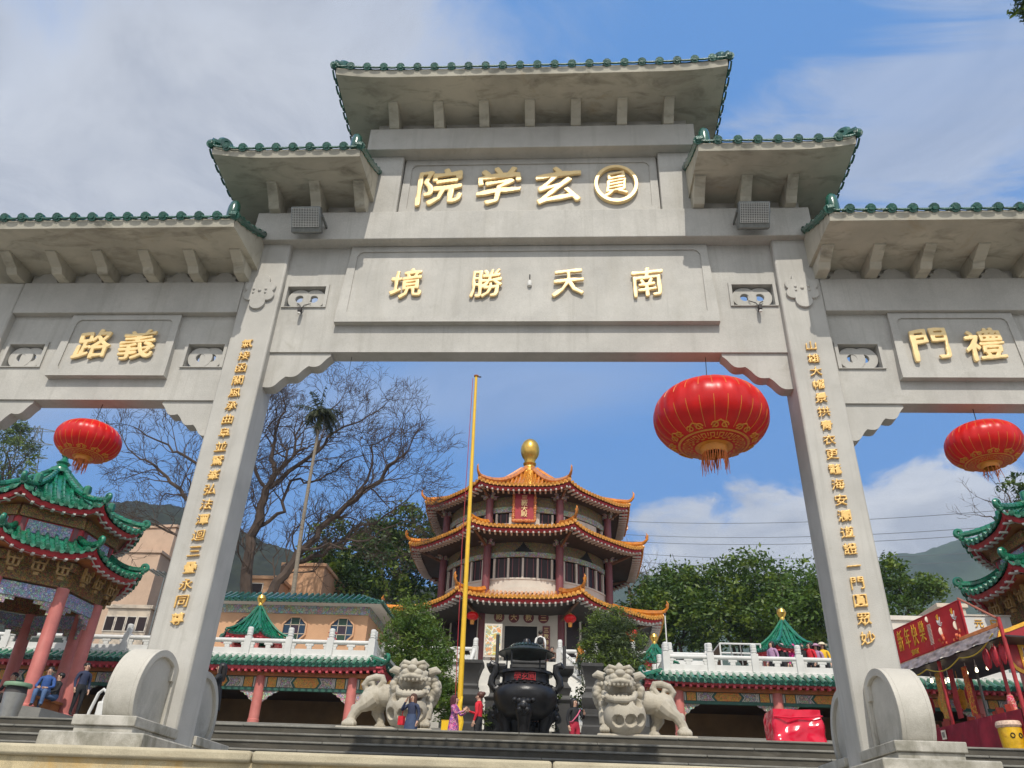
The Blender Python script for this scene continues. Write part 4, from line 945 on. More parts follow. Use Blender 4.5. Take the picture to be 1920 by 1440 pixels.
# ================================================================== side galleries with green skirt roofs, balustrades on top
WYF = 21.6
def gallery(sx, xin, xout, label, ref):
    """one storey open gallery; xin: inner corner, xout: far end; ref: px x used for heights"""
    zt = lambda py: zat(ref, py, WYF)
    if sx < 0: zs = dict(tt=zt(1231), te=zt(1246), rb=zt(1257), ob=zt(1264), fb=zt(1286), gb=zt(1291))
    else: zs = dict(tt=zt(1264), te=zt(1279), rb=zt(1287), ob=zt(1294), fb=zt(1312), gb=zt(1317))
    g = thing('side_gallery', ((xin+xout)/2, WYF, P3Z), label, 'gallery', 'open galleries flanking the plaza'); ox = (xin+xout)/2; Lx = abs(xout-xin)/2
    Z = lambda z: z - P3Z
    x0, x1 = -Lx, Lx; inner = x1 if sx < 0 else x0
    T, CAP, RED, WH = MB(), MB(), MB(), MB()
    yb = 0.75
    kw = dict(sp=0.27, r=0.085, conc=0.1, seg=2, sides=6)
    lA, lB = (0.0, 0.12) if sx < 0 else (0.12, 0.0)
    a0 = x0 + (0 if sx < 0 else yb); a1 = x1 - (yb if sx < 0 else 0)
    pos, L, vm, e, n = tiled_slope(T, CAP, (x0,0,Z(zs['te'])), (x1,0,Z(zs['te'])), (a0,yb,Z(zs['tt'])+0.12), (a1,yb,Z(zs['tt'])+0.12), liftA=lA, liftB=lB, lp=16, **kw)
    eave_trim(pos, L, n, e, 0.08, RED, WH, drop=0.06, hgt=zs['te']-zs['rb']-0.10, sp=0.27, inset=0.06, rlen=0.22, rh=0.10)
    yA, yB_ = (0, 6.5)
    if sx < 0: sA, sB, sC, sD = (inner,0,Z(zs['te'])), (inner,yB_,Z(zs['te'])), (inner-yb,yb,Z(zs['tt'])+0.12), (inner-yb,yB_,Z(zs['tt'])+0.12)
    else: sA, sB, sC, sD = (inner,yB_,Z(zs['te'])), (inner,0,Z(zs['te'])), (inner+yb,yB_,Z(zs['tt'])+0.12), (inner+yb,yb,Z(zs['tt'])+0.12)
    pos, L, vm, e, n = tiled_slope(T, CAP, sA, sB, sC, sD, liftA=0.12 if sx < 0 else 0, liftB=0 if sx < 0 else 0.12, lp=16, **kw)
    eave_trim(pos, L, n, e, 0.08, RED, WH, drop=0.06, hgt=zs['te']-zs['rb']-0.10, sp=0.27, inset=0.06, rlen=0.22, rh=0.10)
    root = T.build('roof', M['gtile2'], g); CAP.build('eave_tile_edge', M['gcap'], root); RED.build('eave_board', M['eavered'], root); WH.build('rafter_row', M['eavered'], root)
    RD = MB(); d = Vector((-sx*0.7, -0.7, 0)); pc = Vector((inner, 0, Z(zs['te'])+0.16)); pe = Vector((inner + sx*yb, yb, Z(zs['tt'])+0.2)); RD.tube([pc, pe], 0.10, 8); curl(RD, pc + d*0.05, d, 0.3, 0.08); RD.build('ridge', M['gtile2'], root)
    MB().box(x0+0.15, x1-0.15, 0.45, 0.85, Z(zs['ob']), Z(zs['rb'])+0.02).build('eave_beam', M['orangewood'], g)
    yf = 0.62
    # painted frieze: alternating panels set in a green field
    MB().box(x0+0.5, x1-0.5, yf, yf+0.12, Z(zs['fb']), Z(zs['ob'])).build('frieze_field', M['darkgreen'], g)
    MB().box(x0+0.5, x1-0.5, yf-0.03, yf+0.15, Z(zs['gb']), Z(zs['fb'])).build('lower_beam', M['darkgreen'], g)
    zc, hh = (Z(zs['fb'])+Z(zs['ob']))/2, (zs['ob']-zs['fb'])/2*0.86
    bay = 3.72; nb = int(2*Lx/bay); cols = []
    sc_, go = MB(), MB(); fr = MB()
    for i in range(nb+1):
        cx = inner + sx*(1.35 + bay*i); cols.append(cx)
    def one(mb, fn_):
        if mb in nm: q = MB(); fn_(q); q.build(nm[mb], M[mm_[mb]], g, smooth=False)
        else: fn_(mb)
    nm = {go: 'gilt_panel', sc_: 'scroll_panel', fr: 'panel_border'}; mm_ = {go: 'frieze_gold', sc_: 'frieze_scroll', fr: 'rafter'}
    def rect(mb, xc, w, y=yf-0.02): one(mb, lambda q: q.box(xc-w, xc+w, y, yf+0.01, zc-hh, zc+hh))
    def hexp(mb, xc, w, q, y=yf-0.02): one(mb, lambda q_: q_.prism([(xc-w, zc+hh), (xc-w-q, zc), (xc-w, zc-hh), (xc+w, zc-hh), (xc+w+q, zc), (xc+w, zc+hh)], 'y', y, yf+0.01))
    def chev(mb, xc, w, q, s, y=yf-0.02): one(mb, lambda q_: q_.prism([(xc-w, zc+hh), (xc-w+s*q, zc), (xc-w, zc-hh), (xc+w, zc-hh), (xc+w+s*q, zc), (xc+w, zc+hh)], 'y', y, yf+0.01))
    for cx in cols:
        for s in (-1, 1):
            xc = cx + s*0.48; rect(go, xc, 0.17); rect(fr, xc-0.24, 0.022, yf-0.025); rect(fr, xc-0.30, 0.018, yf-0.025); rect(fr, xc+0.24, 0.022, yf-0.025); rect(fr, xc+0.30, 0.018, yf-0.025)
            chev(sc_, cx + s*1.10, 0.20, 0.12, -s)
            for q in (-0.235, 0.235): chev(fr, cx + s*1.10 + q, 0.018, 0.12, -s, yf-0.028)
        hexp(go, cx + bay/2, 0.40, 0.12)
        for s in (-1, 1): chev(fr, cx + bay/2 + s*0.60, 0.0, 0.0, 1) if False else None
    for cx in cols:
        if not (x0-0.2 < cx < x1+0.2): continue
        MB().lathe([(0.27,0.0),(0.27,0.05),(0.225,0.08),(0.225,0.22),(0.205,0.24),(0.19,Z(zs['ob']))], 18, (cx, yf+0.02, 0)).build('column', M['redcol'], g)
        for s in (-1, 1):
            zt_ = Z(zs['gb']); o = [(cx+s*0.18, zt_), (cx+s*0.80, zt_), (cx+s*0.72, zt_-0.07), (cx+s*0.60, zt_-0.09), (cx+s*0.55, zt_-0.17), (cx+s*0.42, zt_-0.21), (cx+s*0.36, zt_-0.32), (cx+s*0.26, zt_-0.36), (cx+s*0.18, zt_-0.46)]
            MB().prism(o, 'y', yf+0.02, yf+0.09).build('fretwork_bracket', M['frieze_scroll'], g, smooth=False)
    MB().box(x0+0.5, x1-0.5, 4.6, 4.8, 0, Z(zs['gb'])+0.5).build('back_wall', M['ochrewall'], g)
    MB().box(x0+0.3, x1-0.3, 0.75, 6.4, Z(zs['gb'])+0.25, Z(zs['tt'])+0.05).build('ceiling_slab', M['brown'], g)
    MB().box(x0, x1, 0.60, 9.0, Z(zs['tt'])+0.05, Z(zs['tt'])+0.17).build('roof_deck', M['white'], g)
    e_ = inner - 0.5*(1 if inner > 0 else -1)
    return g, zs['tt'] + 0.17
xl = xat(722,1248,WYF); xr = xat(1207,1262,WYF)
gL, zdL = gallery(-1, xl, xl-26.0, 'open gallery with green skirt roof on the left of the plaza', 560)
gR, zdR = gallery(1, xr, xr+26.0, 'open gallery with green skirt roof on the right of the plaza', 1400)
BY = WYF + 0.85
BG2 = 'white balustrades along the gallery roofs'
xa, xb = xat(694, 1240, BY), xat(1250, 1250, BY)
balustrade('balustrade', (xa, BY, zdL), (xa - 1.72*12, BY, zdL), 12, 'long white balustrade on the left gallery roof', BG2, 1.0, psz=0.27)
balustrade('balustrade', (xb, BY, zdR), (xb + 1.72*12, BY, zdR), 12, 'long white balustrade on the right gallery roof', BG2, 1.0, psz=0.27)
balustrade('balustrade', (xa, BY+0.3, zdL), (xa, BY+4.2, zdL), 2, 'short white balustrade on the inner end of the left gallery roof', BG2, 1.0, psz=0.27)
balustrade('balustrade', (xb, BY+0.3, zdR), (xb, BY+4.2, zdR), 2, 'short white balustrade on the inner end of the right gallery roof', BG2, 1.0, psz=0.27)

# ================================================================== small green-roofed kiosks with golden balls on the gallery roofs
def kiosk(apex_px, Y, base_px, zfloor, label, n=6, H=None):
    ap = at(*apex_px, Y); eb = zat(apex_px[0], base_px[1], Y-1.2); rad = base_px[0]
    t = thing('garden_kiosk', (ap.x, Y, zfloor), label, 'kiosk', 'green pointed kiosks on the gallery roofs')
    T, CAP, RD, RED, WH = MB(), MB(), MB(), MB(), MB(); z0 = eb - zfloor; H = ap.z - zfloor - z0
    for k in range(n):
        a0, a1 = 2*PI*(k-0.5)/n, 2*PI*(k+0.5)/n
        A, B = Vector((rad*math.sin(a0), -rad*math.cos(a0), z0)), Vector((rad*math.sin(a1), -rad*math.cos(a1), z0)); C0 = Vector((0.02*math.sin(a0), -0.02*math.cos(a0), z0+H)); D0 = Vector((0.02*math.sin(a1), -0.02*math.cos(a1), z0+H))
        pos, L, vm, e, nn = tiled_slope(T, CAP, A, B, C0, D0, sp=0.17, r=0.05, conc=0.55, lift=0.14, lp=4, joints=12, sides=5, seg=5)
        eave_trim(pos, L, nn, e, 0.05, RED, WH, drop=0.04, hgt=0.10, sp=0.2, inset=0.05, rlen=0.2, rh=0.06)
        pts = [B.lerp(D0, j/8) for j in range(9)]
        for j, p in enumerate(pts): v = j/8; p.z = z0 + H*(0.45*v+0.55*v*v) + 0.14*(1-v)**2 + 0.06
        RD.tube(pts, 0.07, 6)
    root = T.build('roof', M['gtile2'], t); CAP.build('eave_tile_edge', M['gcap'], root); RD.build('ridge', M['gtile2'], root); RED.build('eave_board', M['red'], root); WH.build('rafter_row', M['eavered'], root)
    MB().lathe([(0.10,-0.15),(0.13,0.0),(0.10,0.12),(0.16,0.20),(0.21,0.32),(0.17,0.46),(0.0,0.54)], 18, (0,0,z0+H)).build('finial', M['gold'], t)
    for k in range(n):
        a = 2*PI*(k+0.5)/n; MB().lathe([(0.10,0),(0.10,z0+0.05)], 10, (rad*0.72*math.sin(a), -rad*0.72*math.cos(a), 0)).build('column', M['redcol'], t)
kiosk((488,1136), 25.6, (1.55,1190), zdL, 'green pointed kiosk with golden ball on the left gallery roof')
kiosk((1467,1163), 25.6, (1.45,1214), zdR, 'green pointed kiosk with golden ball on the right gallery roof')
kiosk((1227,1208), 29.5, (1.1,1240), zdR-0.4, 'green pointed kiosk half hidden behind the round shrub right of the hall')
# light metal canopy frame on the right gallery roof
p0 = at(1352,1232,25.5); t = thing('canopy_frame', (p0.x, 25.5, zdR), 'white tubular canopy frame on the right gallery roof', 'canopy')
zt_ = zat(1370,1207,25.5) - zdR; w = xat(1425,1207,25.5) - p0.x
for x in (0, w):
    for y in (0, 1.8): MB().tube([(x,y,0),(x,y,zt_)], 0.035, 6).build('post', M['white'], t)
mb = MB(); mb.tube([(0,0,zt_),(w,0,zt_)], 0.04, 6); mb.tube([(0,1.8,zt_),(w,1.8,zt_)], 0.04, 6); mb.tube([(0,0,zt_),(0,1.8,zt_)], 0.04, 6); mb.tube([(w,0,zt_),(w,1.8,zt_)], 0.04, 6)
for i in range(1, 4): mb.tube([(w*i/4,0,zt_),(w*(i+1)/4,1.8,zt_-0.5)], 0.025, 5)
mb.build('top_frame', M['white'], t)
MB().box(-0.03,-0.01,0,1.8,0.1,zt_-0.05).build('side_sheet', M['brown'], t)
t = thing('thin_flagpole', at(1252,1236,24.0), 'thin white pole rising from the corner of the right gallery balustrade', 'pole')
t.location.z = zdR; zz = zat(1248,1152,24.0) - zdR; MB().tube([(0,0,0),(0,0,zz)], 0.028, 6).build('shaft', M['white'], t); MB().ball((0,0,zz), 0.06, 8, 6).build('tip', M['rope'], t)

# ================================================================== peach house with octagonal windows, other houses
YP = 28.5
x0, x1 = xat(400,1165,YP), xat(689,1170,YP); zr0, zr1 = zat(600,1136,YP), zat(600,1113,YP)
ph = thing('peach_house', (x1, YP, zdL), 'peach house with octagonal stained windows and green tiled eave', 'house'); zr0 -= zdL; zr1 -= zdL; L = x1-x0
MB().box(-L, 0, 0.0, 7.0, -0.2, zr0).build('wall', M['peach'], ph, bevel=0.02)
MB().box(-L-0.05, 0.05, -0.06, 7.05, zr0-0.42, zr0-0.02).build('frieze', M['frieze_blue'], ph)
T, CAP = MB(), MB()
kw = dict(sp=0.3, r=0.085, conc=0.2, seg=2, sides=6)
tiled_slope(T, CAP, (-L,-0.7,zr0+0.05), (0.75,-0.7,zr0+0.05), (-L,0.7,zr1+0.12), (-0.65,0.7,zr1+0.12), **kw); tiled_slope(T, CAP, (0.75,-0.7,zr0+0.05), (0.75,7.0,zr0+0.05), (-0.65,0.7,zr1+0.12), (-0.65,7.0,zr1+0.12), **kw)
rt = T.build('roof', M['gtile'], ph); CAP.build('eave_tile_edge', M['gcap'], rt)
MB().box(-L, 0.68, -0.62, 7.0, zr0-0.02, zr0+0.02).build('soffit', M['rafter'], rt)
glm = {'blue': mat('blue_stained_glass', (0.008,0.035,0.075), 0.4, 0.2), 'green': mat('green_stained_glass', (0.012,0.045,0.022), 0.4, 0.2), 'plum': mat('plum_stained_glass', (0.030,0.014,0.028), 0.4, 0.2)}
def octwin(parent, cx, cz, r, y, side=False):
    oc = [(cx + r*math.cos(R(22.5+45*i)), cz + r*math.sin(R(22.5+45*i))) for i in range(8)]; oo = [(cx + r*1.13*math.cos(R(22.5+45*i)), cz + r*1.13*math.sin(R(22.5+45*i))) for i in range(8)]
    w = MB().ring(oo, oc, 'y', y-0.10, y+0.02).build('window', M['peach'], parent, smooth=False)
    q = r*0.36
    for (a, b, c_, d_, m_) in ((-1,-q/r,-1,1,'blue'),(q/r,1,-1,1,'blue'),(-q/r,q/r,-1,-q/r,'green'),(-q/r,q/r,q/r,1,'green'),(-q/r,q/r,-q/r,q/r,'plum')):
        # clip the pane rectangle to the octagon
        poly = [(cx+a*r, cz+c_*r), (cx+b*r, cz+c_*r), (cx+b*r, cz+d_*r), (cx+a*r, cz+d_*r)]
        for i in range(8):
            p, s_ = oc[i], oc[(i+1)%8]; ex, ey = s_[0]-p[0], s_[1]-p[1]; res = []
            for j in range(len(poly)):
                u, v = poly[j], poly[(j+1)%len(poly)]; du = ex*(u[1]-p[1]) - ey*(u[0]-p[0]); dv = ex*(v[1]-p[1]) - ey*(v[0]-p[0])
                if du >= 0: res.append(u)
                if du*dv < 0: f = du/(du-dv); res.append((u[0]+(v[0]-u[0])*f, u[1]+(v[1]-u[1])*f))
            poly = res
            if len(poly) < 3: break
        if len(poly) >= 3: MB().prism(poly, 'y', y-0.035, y-0.012).build('pane', glm[m_], w, smooth=False)
    mb = MB()
    for s in (-1, 1): mb.box(cx+s*q-0.015, cx+s*q+0.015, y-0.05, y-0.01, cz-r*0.92, cz+r*0.92); mb.box(cx-r*0.92, cx+r*0.92, y-0.05, y-0.01, cz+s*q-0.015, cz+s*q+0.015)
    mb.build('glazing_bar', M['beige'], w, smooth=False)
for (px, py) in ((552,1180),(641,1182),(462,1178)): c = at(px, py, YP); octwin(ph, c.x - x1, c.z - zdL, 0.60, 0.0)
MB().box(0.0, 0.02, 1.4, 2.2, 0.5, 2.0).build('side_window', M['glass'], ph)
def house(name, px0, px1, pyb, pyt, Y, depth, m, label, zb=None, cat='house', rz=0, wins=(), par=0.0):
    a, b = at(px0, pyb, Y), at(px1, pyb, Y); zt_ = zat((px0+px1)/2, pyt, Y); zb = 3.0 if zb is None else zb
    t = thing(name, (a.x, Y, zb), label, cat, None, rz); w = b.x - a.x
    MB().box(0, w, 0, depth, 0, zt_-zb).build('wall', M[m], t, bevel=0.03)
    MB().box(-0.12, w+0.12, -0.12, depth+0.12, zt_-zb, zt_-zb+0.22).build('parapet', M[m], t, bevel=0.02)
    for (u, v, ww, hh) in wins:
        x, z = w*u, (zt_-zb)*1.0 - v; f = MB().box(x-ww/2-0.06, x+ww/2+0.06, -0.05, 0.02, z-hh/2-0.06, z+hh/2+0.06).build('window', M['cream'], t)
        MB().box(x-ww/2, x+ww/2, -0.06, -0.045, z-hh/2, z+hh/2).build('pane', M['glass'], f)
    return t
house('peach_tower', 212, 300, 1130, 992, 46, 4.5, 'peach2', 'tall blank peach tower block left of the bare tree', rz=R(-8))
house('stepped_house', 180, 262, 1180, 1036, 44, 5, 'peach2', 'stepped peach block joined below the tall tower', zb=3)
house('beige_house', 186, 268, 1200, 1141, 36, 5, 'beige', 'low beige house with four windows and plum roof patches', zb=3, wins=((0.12,0.9,0.5,0.8),(0.37,0.9,0.5,0.8),(0.62,0.9,0.5,0.8),(0.87,0.9,0.5,0.8)))
house('orange_block', 520, 600, 1120, 1062, 40, 6, 'peach', 'orange block rising behind the peach house roof', zb=3)
house('low_orange_block', 446, 516, 1130, 1086, 38, 6, 'peach', 'lower orange block behind the bare tree trunks', zb=3, wins=((0.4,0.6,0.8,0.6),))
house('white_house', 1668, 1830, 1220, 1165, 30, 5, 'cream', 'white flat-roofed house behind the red stall banner', zb=3)
house('lattice_house', 1765, 1815, 1160, 1140, 33, 4, 'beige', 'small beige house with lattice window beyond the banner', zb=3, wins=((0.6,0.9,1.2,0.9),))
# ================================================================== hills
def hills(name, prof, Y0, depth, zbase, m, lump, seed, nx=160, ny=40, drop=0.75):
    """ridge through screen-profile points [(px,py)] taken at distance Y0; falls towards the viewer"""
    pts = [at(px, py, Y0 + depth*0.6) for px, py in prof]; xs = [p.x for p in pts]; zs = [p.z for p in pts]
    def h(x):
        if x <= xs[0]: return zs[0]
        for i in range(len(xs)-1):
            if xs[i] <= x <= xs[i+1]: return zs[i] + (zs[i+1]-zs[i])*(x-xs[i])/(xs[i+1]-xs[i])
        return zs[-1]
    x0, x1 = xs[0], xs[-1]
    def fn(u, v):
        x = x0 + (x1-x0)*u; t = v/0.6; y = Y0 + depth*v
        prof_ = (1 - abs(1-t)**1.4) if t <= 1 else max(0, 1 - (t-1)*0.8)
        n = mnoise.noise(Vector((x*0.012*60/lump, y*0.012*60/lump, seed)))*lump*0.5
        c = mnoise.cell(Vector((x/lump*1.0, y/lump*1.0, seed)))
        d, _ = mnoise.voronoi(Vector((x/lump*1.2, y/lump*1.2, seed)), distance_metric='DISTANCE')
        return (x, y, zbase + (h(x) - zbase)*prof_ + n*0.6*prof_ + (0.8 - d[0])*lump*0.45*min(1, t*2))
    o = MB().grid(fn, nx, ny).build(name, m, ang=180, fix=False); o['kind'] = 'structure'; return o
M['forest'] = mat('forest_hillside', (0.022,0.028,0.015), 0.95, 0.6, 0.25, bump=0.8, bscale=1.2, col2=(0.008,0.011,0.008))
M['farhill'] = mat('distant_mountain', (0.05,0.075,0.045), 1.0, 0.5, 0.02, col2=(0.022,0.035,0.022), bump=0.5, bscale=0.15)
hills('hills', [(-1500,900),(-300,930),(-60,905),(60,915),(150,940),(205,948),(260,944),(330,952),(420,985),(500,1020),(600,1060),(700,1085),(830,1110),(1000,1160)], 130, 120, 2, M['forest'], 2.4, 2.3, 520, 70)
hills('mountain', [(900,1170),(1150,1105),(1190,1075),(1260,1100),(1500,1110),(1620,1062),(1700,1042),(1800,1015),(1920,1000),(2300,985),(3000,1010)], 520, 420, 0, M['farhill'], 14.0, 5.1, 240, 46)

# ================================================================== trees
def leafmat(name, c, c2, isl=0.45, rough=0.5):
    m = mat(name, c, rough, 0.3, 1.8, col2=c2, island=isl, spec=0.35); t = m.node_tree
    b = next(n for n in t.nodes if n.type == 'BSDF_PRINCIPLED'); o = next(n for n in t.nodes if n.type == 'OUTPUT_MATERIAL')
    tr = t.nodes.new('ShaderNodeBsdfTranslucent'); s = t.nodes.new('ShaderNodeMixShader'); s.inputs[0].default_value = 0.28
    src = b.inputs['Base Color'].links[0].from_socket; mm = t.nodes.new('ShaderNodeMix'); mm.data_type = 'RGBA'; mm.blend_type = 'MULTIPLY'; mm.inputs['Factor'].default_value = 1; mm.inputs['B'].default_value = (1.5,1.5,0.6,1)
    t.links.new(src, mm.inputs['A']); t.links.new(mm.outputs['Result'], tr.inputs[0]); t.links.new(b.outputs[0], s.inputs[1]); t.links.new(tr.outputs[0], s.inputs[2]); t.links.new(s.outputs[0], o.inputs[0]); return m
M['leaf'] = leafmat('broad_leaf', (0.085,0.145,0.026), (0.030,0.060,0.013))
M['leafd'] = leafmat('dark_leaf', (0.050,0.090,0.020), (0.016,0.036,0.010))
M['leafb'] = leafmat('bright_leaf', (0.105,0.175,0.028), (0.045,0.088,0.016))
M['leafg'] = leafmat('grey_green_leaf', (0.085,0.115,0.048), (0.045,0.068,0.028))
M['leafy'] = leafmat('lit_leaf', (0.15,0.20,0.035), (0.085,0.135,0.022))  # lighter yellow-green, sunlight painted into the leaf colour
M['leaff'] = leafmat('olive_frond', (0.050,0.058,0.020), (0.030,0.034,0.012))
M['bark'] = mat('grey_brown_bark', (0.125,0.085,0.058), 0.9, 0.4, 3, bump=0.4, bscale=20, stretch=(1,1,0.3))
M['barkd'] = mat('dark_bark', (0.075,0.050,0.036), 0.9, 0.4, 3, bump=0.4, bscale=20, stretch=(1,1,0.3))
M['palmbark'] = mat('pale_palm_bark', (0.24,0.20,0.15), 0.85, 0.3, 3, bump=0.3, bscale=8, stretch=(1,1,6))
def leaves(mb, c, rad, n, size, rnd, asp=2.2, up=0.3):
    vs, fs = [], []
    for _ in range(n):
        d = Vector((rnd.gauss(0,1), rnd.gauss(0,1), rnd.gauss(0,1))); p = Vector(c) + Vector((d.x*rad[0], d.y*rad[1], d.z*rad[2]))*0.5
        a = Vector((rnd.gauss(0,1), rnd.gauss(0,1), rnd.gauss(0,0.7))).normalized(); nn = Vector((rnd.gauss(0,1), rnd.gauss(0,1)-0.4, rnd.gauss(0,1)+up)); b = a.cross(nn)
        if b.length < 1e-4: continue
        b.normalize(); s = size*rnd.uniform(0.6, 1.35); k = len(vs)
        vs += [p - a*s*0.5, p + b*s*0.5/asp, p + a*s*0.5, p - b*s*0.5/asp]; fs.append((k,k+1,k+2,k+3))
    mb.add(vs, fs)
def crown(mb, blobs, rnd, clumps, per, size, cr, asp=2.2, shell=0.62):
    for (c, r) in blobs:
        for _ in range(clumps):
            d = Vector((rnd.gauss(0,1), rnd.gauss(0,1), rnd.gauss(0,1))).normalized(); q = shell + (1-shell)*rnd.random()**0.6
            w = 1 + 0.25*mnoise.noise(d*2.1 + Vector(c)*0.3)
            p = Vector(c) + Vector((d.x*r[0], d.y*r[1], d.z*r[2]))*q*w
            s = rnd.uniform(0.6, 1.3); leaves(mb, p, (cr*s, cr*s, cr*s*0.62), int(per*s), size, rnd, asp)
def limb_tube(mb, a, b, r0, r1, rnd, wob=0.08, n=5, k=5):
    a, b = Vector(a), Vector(b); L = (b-a).length; pts = [a]
    for i in range(1, k): pts.append(a.lerp(b, i/k) + Vector((rnd.gauss(0,1), rnd.gauss(0,1), rnd.gauss(0,1)))*L*wob*0.5)
    pts.append(b); mb.tube(pts, [r0 + (r1-r0)*i/k for i in range(k+1)], n); return pts
def tree(name, base, blobs, lm, label, seed, clumps=60, per=34, size=0.26, cr=0.75, tr=0.22, bm='barkd', group=None, asp=2.2, cat='tree', shell=0.62):
    rnd = random.Random(seed); t = thing(name, base, label, cat, group); B = Vector(base)
    bl = [(Vector(c) - B, r) for c, r in blobs]; mb = MB(); zc = sum(c.z for c, r in bl)/len(bl); fork = Vector((rnd.uniform(-.2,.2), 0, max(0.8, min(c.z - r[2] for c, r in bl)*0.9)))
    limb_tube(mb, (0,0,0), fork, tr, tr*0.8, rnd, 0.05, 8)
    for c, r in bl:
        p = limb_tube(mb, fork, c, tr*0.6, tr*0.22, rnd, 0.12, 6)
        for _ in range(5):
            d = Vector((rnd.gauss(0,1)*r[0], rnd.gauss(0,1)*r[1], abs(rnd.gauss(0,1))*r[2]))*0.5; limb_tube(mb, rnd.choice(p[2:]), c + d, tr*0.2, tr*0.06, rnd, 0.15, 4, 3)
    mb.build('trunk', M[bm], t, fix=False); cm = MB(); crown(cm, bl, rnd, int(clumps*0.72), per, size, cr, asp, shell); cm.build('crown', M[lm], t, smooth=False, fix=False)
    cm = MB(); crown(cm, [(c, (r[0]*1.04, r[1]*1.04, r[2]*1.06)) for c, r in bl], rnd, max(2, int(clumps*0.24)), int(per*0.8), size*1.25, cr*0.7, asp, 0.85); cm.build('lit_foliage', M['leafy'], t, smooth=False, fix=False); return t  # outer clumps in a lighter colour that stands for sunlit leaves
def pb(px, py, Y, rx, ry, rd=None):
    """crown lobe centred on a line of sight at depth Y, half sizes given as seen"""
    c = at(px, py, Y); k = (c - CAM_LOC).dot(CF)/F_PX; return (c, (rx*k, (rd if rd else rx*k), ry*k))
def base_of(px, py, Y, z): c = at(px, py, Y); return (c.x, Y, z)
# evergreens left of the hall
tree('evergreen_tree', base_of(680,1050,47,P3Z), [pb(640,1045,47,60,62,3), pb(700,1075,46,70,60,3), pb(655,1100,45,70,40,2.5), pb(610,1075,46,40,45,2)], 'leafd', 'dark evergreen left of the temple hall behind the orange block', 11, 90, 36, 0.34, 0.95)
tree('evergreen_tree', base_of(770,1040,50,P3Z), [pb(765,1000,50,55,50,3), pb(800,1060,49,50,70,3), pb(740,1065,50,55,60,3), pb(715,1015,51,35,38,2.5)], 'leafd', 'dark evergreen touching the left eaves of the temple hall', 12, 90, 36, 0.34, 0.95)
# trees right of the hall
G2 = 'broad crowned trees right of the hall'
tree('broadleaf_tree', base_of(1260,1130,44,P3Z), [pb(1245,1130,44,52,52,3), pb(1215,1165,43,45,48,2.5), pb(1290,1165,43,60,52,3), pb(1270,1100,45,45,32,2.5)], 'leaf', 'broad crowned tree just right of the hall eaves', 13, 95, 36, 0.30, 0.85, group=G2)
tree('broadleaf_tree', base_of(1385,1120,44,P3Z), [pb(1360,1110,44,58,52,3), pb(1410,1090,44,62,48,3), pb(1340,1165,43,65,48,3), pb(1430,1150,43,70,55,3)], 'leaf', 'tallest tree behind the white canopy frame', 14, 105, 36, 0.30, 0.85, group=G2)
tree('broadleaf_tree', base_of(1510,1120,42,P3Z), [pb(1505,1105,42,48,52,3), pb(1480,1155,41,60,50,3), pb(1540,1150,42,50,60,3)], 'leafb', 'lighter green tree directly left of the right stone pillar', 15, 100, 36, 0.30, 0.85, group=G2)
tree('broadleaf_tree', base_of(1690,1130,38,P3Z), [pb(1700,1105,38,36,26,2), pb(1668,1075,38,20,26,1.5), pb(1680,1150,38,48,32,2), pb(1735,1110,38,22,18,1.5)], 'leaf', 'small thin crowned tree between the right stone pillar and the red banner', 16, 42, 30, 0.26, 0.6, tr=0.12)
# shrubs in front of the hall
tree('podocarpus_shrub', base_of(778,1325,25,P3Z), [pb(775,1160,25,38,34,1.2), pb(762,1205,25,48,42,1.4), pb(795,1215,25,48,50,1.4), pb(770,1260,25,52,42,1.4), pb(815,1270,24.6,30,48,1.2), pb(835,1310,24.3,26,35,1.0), pb(760,1300,25,40,34,1.2)], 'leafb', 'tall bright green shrub behind the left stone lion', 17, 80, 56, 0.17, 0.42, tr=0.09, cat='shrub', asp=3.4)
tree('feathery_shrub', base_of(1150,1300,25,P3Z), [pb(1148,1180,25,40,36,1.1), pb(1134,1215,25,46,44,1.2), pb(1168,1222,25,46,44,1.2), pb(1140,1252,25,54,36,1.2), pb(1172,1250,25,40,30,1.2)], 'leafg', 'grey green feathery shrub behind the right stone lion', 18, 95, 60, 0.17, 0.42, tr=0.07, cat='shrub', asp=5.0, shell=0.3)
tree('flower_bush', base_of(1097,1345,21.5,P2Z), [pb(1096,1310,21.3,17,22,0.5), pb(1100,1340,21.3,12,22,0.4)], 'leafg', 'leafy flower arrangement right of the incense burner', 19, 16, 22, 0.16, 0.22, tr=0.03, cat='plant')
tree('flower_bush', base_of(1050,1345,20.0,P2Z), [pb(1046,1315,20.0,9,10,0.3), pb(1043,1350,20.0,8,14,0.3)], 'leafb', 'narrow leafy plant at the right shoulder of the incense burner', 20, 9, 18, 0.13, 0.16, tr=0.02, cat='plant')
tree('flower_bush', base_of(912,1350,20.0,P2Z), [pb(912,1330,20.0,9,18,0.3), pb(916,1355,20.0,8,10,0.3)], 'leafg', 'narrow flowering plant between the woman in red and the incense burner', 21, 9, 18, 0.13, 0.16, tr=0.02, cat='plant')
tree('roadside_tree', base_of(20,900,60,P3Z), [pb(20,865,60,34,22,3), pb(45,840,60,18,14,2), pb(5,815,60,20,14,2), pb(40,805,62,10,8,1), pb(0,885,60,60,18,3)], 'leafg', 'olive pine crown at the far left edge behind the lantern', 22, 30, 26, 0.45, 1.0, tr=0.18, asp=4)
tree('overhanging_branch', base_of(2080,-150,1.5,-0.2), [(at(1915,8,1.5), (0.22,0.2,0.14)), (at(1935,25,1.5), (0.2,0.2,0.12))], 'leafd', 'dark leafy branch tip in the top right corner of the view', 23, 22, 22, 0.09, 0.12, tr=0.05, cat='tree') 
